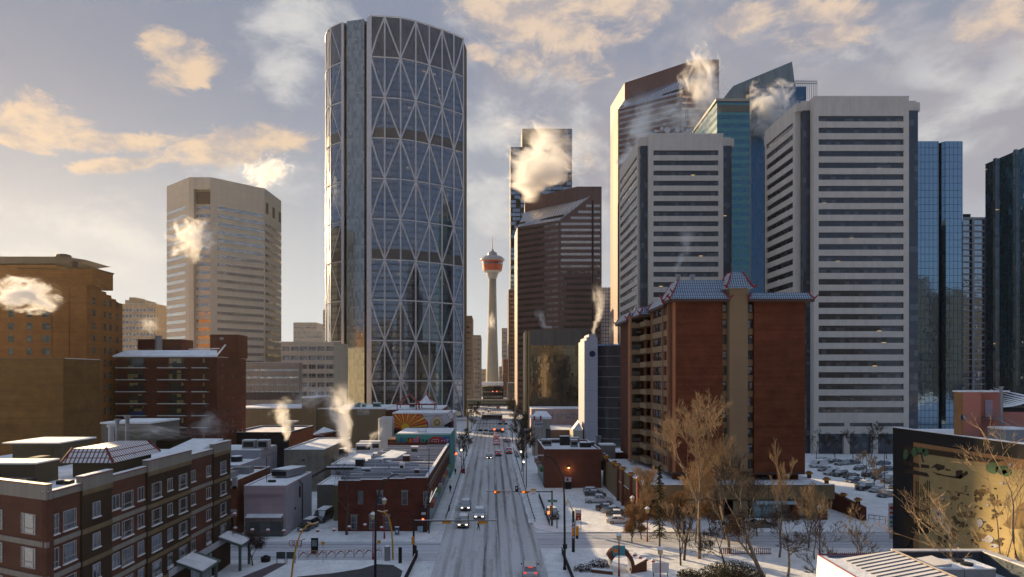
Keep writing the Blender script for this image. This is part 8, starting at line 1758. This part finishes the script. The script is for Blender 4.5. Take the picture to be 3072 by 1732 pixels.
# ================================================= people
def person(label, x, y, H, top, bottom, stride, rz, armswing=.25, grp='pedestrians'):
    """one skinned body; coat and trousers are coloured by height"""
    k = H/1.75; s_ = stride
    V = [(0, 0, .95), (0, 0, 1.15), (0, 0, 1.40), (0, 0, 1.52), (0, -.01, 1.63), (0, -.01, 1.73),
         (.17, 0, 1.42), (.23, -armswing*.5, 1.18), (.22, -armswing*1.3, .97), (-.17, 0, 1.42), (-.23, armswing*.5, 1.18), (-.22, armswing*.9, .94),
         (.09, 0, .90), (.10, s_*.55, .50), (.10, s_*1.25, .10), (.10, s_*1.25-.16, .05), (-.09, 0, .90), (-.10, -s_*.45, .50), (-.10, -s_*.75, .08), (-.10, -s_*.75-.17, .05)]
    E = [(0, 1), (1, 2), (2, 3), (3, 4), (4, 5), (2, 6), (6, 7), (7, 8), (2, 9), (9, 10), (10, 11), (0, 12), (12, 13), (13, 14), (14, 15), (0, 16), (16, 17), (17, 18), (18, 19)]
    rad_ = [.15, .16, .17, .07, .10, .09, .08, .06, .045, .08, .06, .045, .11, .075, .055, .05, .11, .075, .055, .05]
    me = bpy.data.meshes.new('person'); me.from_pydata([(a*k, b*k, c*k) for a, b, c in V], E, []); o = bpy.data.objects.new('person', me); C.objects.link(o)
    o.modifiers.new('skin', 'SKIN'); me.skin_vertices[0].data[0].use_root = True
    for i, r_ in enumerate(rad_): me.skin_vertices[0].data[i].radius = (r_*k, r_*k)
    o.modifiers.new('sub', 'SUBSURF').levels = 1; o.modifiers['sub'].render_levels = 2
    nm = 'clothes_'+label[:12].replace(' ', '_'); m, tt, bs = newmat(nm); z = tt.sep(tt.node('ShaderNodeTexCoord').outputs['Object'])[2]
    c = tt.mix(tt.math('GREATER_THAN', z, .88*k), (*bottom, 1), top); c = tt.mix(tt.math('GREATER_THAN', z, 1.55*k), c, (.30, .19, .14)); c = tt.mix(tt.math('GREATER_THAN', z, 1.69*k), c, (.02, .018, .016)); tt.con(c, bs.inputs['Base Color']); bs.inputs['Roughness'].default_value = .85; me.materials.append(m)
    o.location = (x, y, .02); o.rotation_euler = (0, 0, rad(rz)); tag(o, label, 'person', grp); o.name = 'person'
    q = MB()
    for s2 in (-1, 1):
        hx = (.22 if s2 > 0 else -.22)*k; hy = (-armswing*1.3 if s2 > 0 else armswing*.9)*k; hz = (.97 if s2 > 0 else .94)*k
        q.box(hx-.02, hx+.02, hy-.045, hy+.045, hz-.12, hz-.02)
        for f_ in range(4): q.tube([(hx, hy-.035+.023*f_, hz-.11), (hx+.006, hy-.035+.023*f_, hz-.15), (hx-.004, hy-.035+.023*f_, hz-.185+.01*abs(f_-1.5))], .010, 5)
        q.tube([(hx, hy-.05, hz-.05), (hx, hy-.075, hz-.09), (hx, hy-.07, hz-.12)], .011, 5)
    h = q.build('hands', MATS.get('skin_tone') or plain('skin_tone', (.32, .20, .14), .6)); h.parent = o
    q = MB(); zt = 1.66*k; q.lathe(0, -.01*k, [(.112*k, zt+.01), (.118*k, zt+.05), (.095*k, zt+.11), (.04*k, zt+.145)], 12); h = q.build('hair', black); h.parent = o
    return o
person('person in black walking to the right across the crossing before the white suv', PX(1436, 112.2), 112.2, 1.78, (.015, .015, .018), (.02, .02, .024), .26, 80)
person('person in a dark coat on the left pavement by the shops, nearest', PX(1351, 148), 148, 1.8, (.015, .015, .018), (.02, .02, .022), .1, 0, .1)
person('person in dark clothes farther up the left pavement', PX(1366, 175), 175, 1.75, (.03, .02, .02), (.02, .02, .022), .1, 180, .1)
person('small figure in dark blue by the snow bank on the left pavement', PX(1347, 127), 127, 1.3, (.02, .03, .06), (.02, .02, .022), .08, 30, .1)
# ================================================= steam
def steammat(name, dens, thr=.0, aniso=.25, col=(.995, .99, .985), scale=2.3):
    m = bpy.data.materials.new(name); m.use_nodes = True; tt = NT(m.node_tree); tt.n.clear(); out = tt.node('ShaderNodeOutputMaterial'); pv = tt.node('ShaderNodeVolumePrincipled')
    pv.inputs['Color'].default_value = (*col, 1); pv.inputs['Anisotropy'].default_value = aniso
    v = tt.node('ShaderNodeTexCoord').outputs['Object']; oi = tt.node('ShaderNodeObjectInfo'); off = tt.node('ShaderNodeVectorMath'); off.operation = 'ADD'; r_ = tt.math('MULTIPLY', oi.outputs['Random'], 40)
    tt.con(v, off.inputs[0]); tt.con(tt.comb(r_, r_, 0), off.inputs[1]); n = tt.noise(off.outputs[0], scale, 7, .66, .6)
    ln = tt.node('ShaderNodeVectorMath'); ln.operation = 'LENGTH'; tt.con(v, ln.inputs[0])
    f = tt.math('ADD', tt.math('MULTIPLY', tt.math('SUBTRACT', .74, ln.outputs['Value']), 1.9), tt.math('MULTIPLY', tt.math('SUBTRACT', n, .55), 7.5)); d = tt.math('POWER', tt.ramp(f, thr-.15, thr+1.5, smooth=False), 1.7)
    h_ = tt.ramp(tt.math('ADD', tt.math('SUBTRACT', .86, ln.outputs['Value']), tt.math('MULTIPLY', tt.math('SUBTRACT', tt.noise(off.outputs[0], scale*.8, 4, .6, 1.2), .5), 1.6)), .1, .8)
    d = tt.math('ADD', d, tt.math('MULTIPLY', h_, .045))
    tt.con(tt.math('MULTIPLY', d, dens), pv.inputs['Density']); tt.con(pv.outputs[0], out.inputs['Volume']); return m
sd = steammat('steam_dense', 2.2, -.2); smd = steammat('steam_mid', .9); st_ = steammat('steam_thin', .22, -.1); sfar = steammat('steam_far', .42)
def plumemat(name, dens, lean=.25):
    """column that leaves its vent narrow and dense and spreads, thins and tears as it climbs"""
    m = bpy.data.materials.new(name); m.use_nodes = True; tt = NT(m.node_tree); tt.n.clear(); out = tt.node('ShaderNodeOutputMaterial'); pv = tt.node('ShaderNodeVolumePrincipled')
    pv.inputs['Color'].default_value = (.995, .99, .985, 1); pv.inputs['Anisotropy'].default_value = .25
    v = tt.node('ShaderNodeTexCoord').outputs['Object']; oi = tt.node('ShaderNodeObjectInfo'); x, y, z = tt.sep(v); h = tt.math('MULTIPLY', tt.math('ADD', z, 1.0), .5)
    rr = tt.math('MULTIPLY', oi.outputs['Random'], 40); w = tt.noise(tt.comb(rr, 0, tt.math('MULTIPLY', z, 1.3)), 1.0, 2); xc = tt.math('SUBTRACT', tt.math('SUBTRACT', x, tt.math('MULTIPLY', tt.math('SUBTRACT', w, .5), 1.1)), tt.math('MULTIPLY', tt.math('POWER', h, 1.5), lean))
    rad2 = tt.math('ADD', .16, tt.math('MULTIPLY', h, .52)); d = tt.math('DIVIDE', tt.math('SQRT', tt.math('ADD', tt.math('MULTIPLY', xc, xc), tt.math('MULTIPLY', y, y))), rad2)
    n = tt.noise(tt.comb(tt.math('ADD', x, rr), y, tt.math('MULTIPLY', z, .8)), 2.1, 7, .66, .7)
    f = tt.math('ADD', tt.math('SUBTRACT', .75, d), tt.math('MULTIPLY', tt.math('SUBTRACT', n, .52), tt.math('ADD', 2.2, tt.math('MULTIPLY', h, 3.5)))); q = tt.math('POWER', tt.ramp(f, -.2, 1.2, smooth=False), 1.5)
    end = tt.math('MULTIPLY', tt.ramp(h, 1.0, .55), tt.ramp(h, 0.0, .05)); q = tt.math('MULTIPLY', q, tt.math('MULTIPLY', end, tt.ramp(h, 0.0, 1.0, 1.0, .35)))
    tt.con(tt.math('MULTIPLY', q, dens), pv.inputs['Density']); tt.con(pv.outputs[0], out.inputs['Volume']); return m
pd, pm, pf = plumemat('plume_dense', 2.4), plumemat('plume_mid', 1.2), plumemat('plume_far', .7)
CUB = MB().box(-1, 1, -1, 1, -1, 1).mesh('steam', [pd])
def plume(px, py, w, h, Y, mat, lab, rot=0):
    """px, py: the vent"""
    me = CUB.copy(); me.materials.clear(); me.materials.append(mat); o = bpy.data.objects.new('steam_plume', me); C.objects.link(o); k = Y/2000; x, y, z = PT(px, py, Y); a = rad(rot); L = h*k/2
    o.location = (x+L*math.sin(a), y, z+L*math.cos(a)); o.scale = (w*k/2, w*k/2, L); o.rotation_euler = (0, a, 0); tag(o, lab, 'steam', 'steam plumes')
bm = bmesh.new(); bmesh.ops.create_icosphere(bm, subdivisions=3, radius=1.0); SPH = bpy.data.meshes.new('steam'); bm.to_mesh(SPH); bm.free()
def steam(px, py, rx, rz, Y, mat, lab, rot=0, ry=None):
    me = SPH.copy(); me.materials.append(mat); o = bpy.data.objects.new('steam_plume', me); C.objects.link(o); o.location = PT(px, py, Y); k = Y/2000
    o.scale = (rx*k, (ry or min(rx, rz)*1.0)*k, rz*k); o.rotation_euler = (0, rad(rot), 0); tag(o, lab, 'steam', 'steam plumes')
plume(1577, 608, 430, 250, 455, pf, 'great bright steam cloud over the smaller granite tower', 18); steam(1530, 385, 150, 70, 480, steammat('steam_wisp', .02, -.1), 'grey smoke drifting left above the checker tower')
steam(580, 715, 88, 78, 300, smd, 'bright steam puff before the octagonal tower', -20); steam(75, 885, 125, 62, 118, sd, 'glowing steam before the brick hotel', 8)
plume(1045, 1368, 170, 230, 148, pd, 'tall sunlit steam column rising from the white hall roof', -14); steam(1040, 1378, 50, 36, 140, smd, 'low steam wisp sinking below the tall column'); plume(1095, 1345, 70, 90, 158, pm, 'steam wisp right of the tall column', 35)
plume(862, 1325, 130, 135, 178, pd, 'sunlit steam on the black fronted store roof', -22); steam(450, 1292, 160, 30, 100, smd, 'flat steam trail drifting right from the steel flues', 4); steam(620, 1275, 90, 60, 112, st_, 'thin reddish steam before the balcony apartments')
steam(935, 1190, 80, 54, 232, st_, 'grey steam behind the tan hall tower', -15); plume(1652, 990, 70, 80, 326, pm, 'steam wisp on the bronze block roof', -45); plume(1783, 1006, 100, 165, 230, pm, 'steam column on the lavender shaft', 4); steam(1843, 985, 24, 40, 229, st_, 'small steam wisp beside the lavender shaft')
plume(2036, 822, 120, 160, 131, pm, 'pale steam rising from the tiled roof flue', 6); plume(1868, 500, 260, 230, 300, pf, 'white steam left of the dish topped striped tower', 12); steam(2120, 270, 90, 150, 418, sfar, 'brown grey steam over the tall granite tower corner', -10); steam(2045, 350, 120, 70, 305, st_, 'thin steam behind the satellite dishes'); steam(2310, 330, 105, 100, 336, smd, 'white steam before the deep blue tower', 30)
steam(1474, 968, 16, 40, 770, sfar, 'small steam wisp on the observation tower shaft'); steam(445, 975, 40, 40, 200, st_, 'faint steam behind the brick balcony block'); steam(800, 520, 100, 62, 400, sfar, 'smoke trailing off the octagonal tower roof', -25)
# ================================================= haze
b = MB(); b.box(-700, 700, -280, 1050, -1, 262); hz = b.build('haze', plain('haze_tmp', (1, 1, 1))); hz.data.materials.clear(); hz['kind'] = 'stuff'
m = bpy.data.materials.new('haze_air'); m.use_nodes = True; tt = NT(m.node_tree); tt.n.clear(); out = tt.node('ShaderNodeOutputMaterial'); pv = tt.node('ShaderNodeVolumePrincipled'); pv.inputs['Color'].default_value = (.96, .90, .80, 1); pv.inputs['Density'].default_value = 0.000026; pv.inputs['Anisotropy'].default_value = 0.65; tt.con(pv.outputs[0], out.inputs['Volume']); hz.data.materials.append(m)
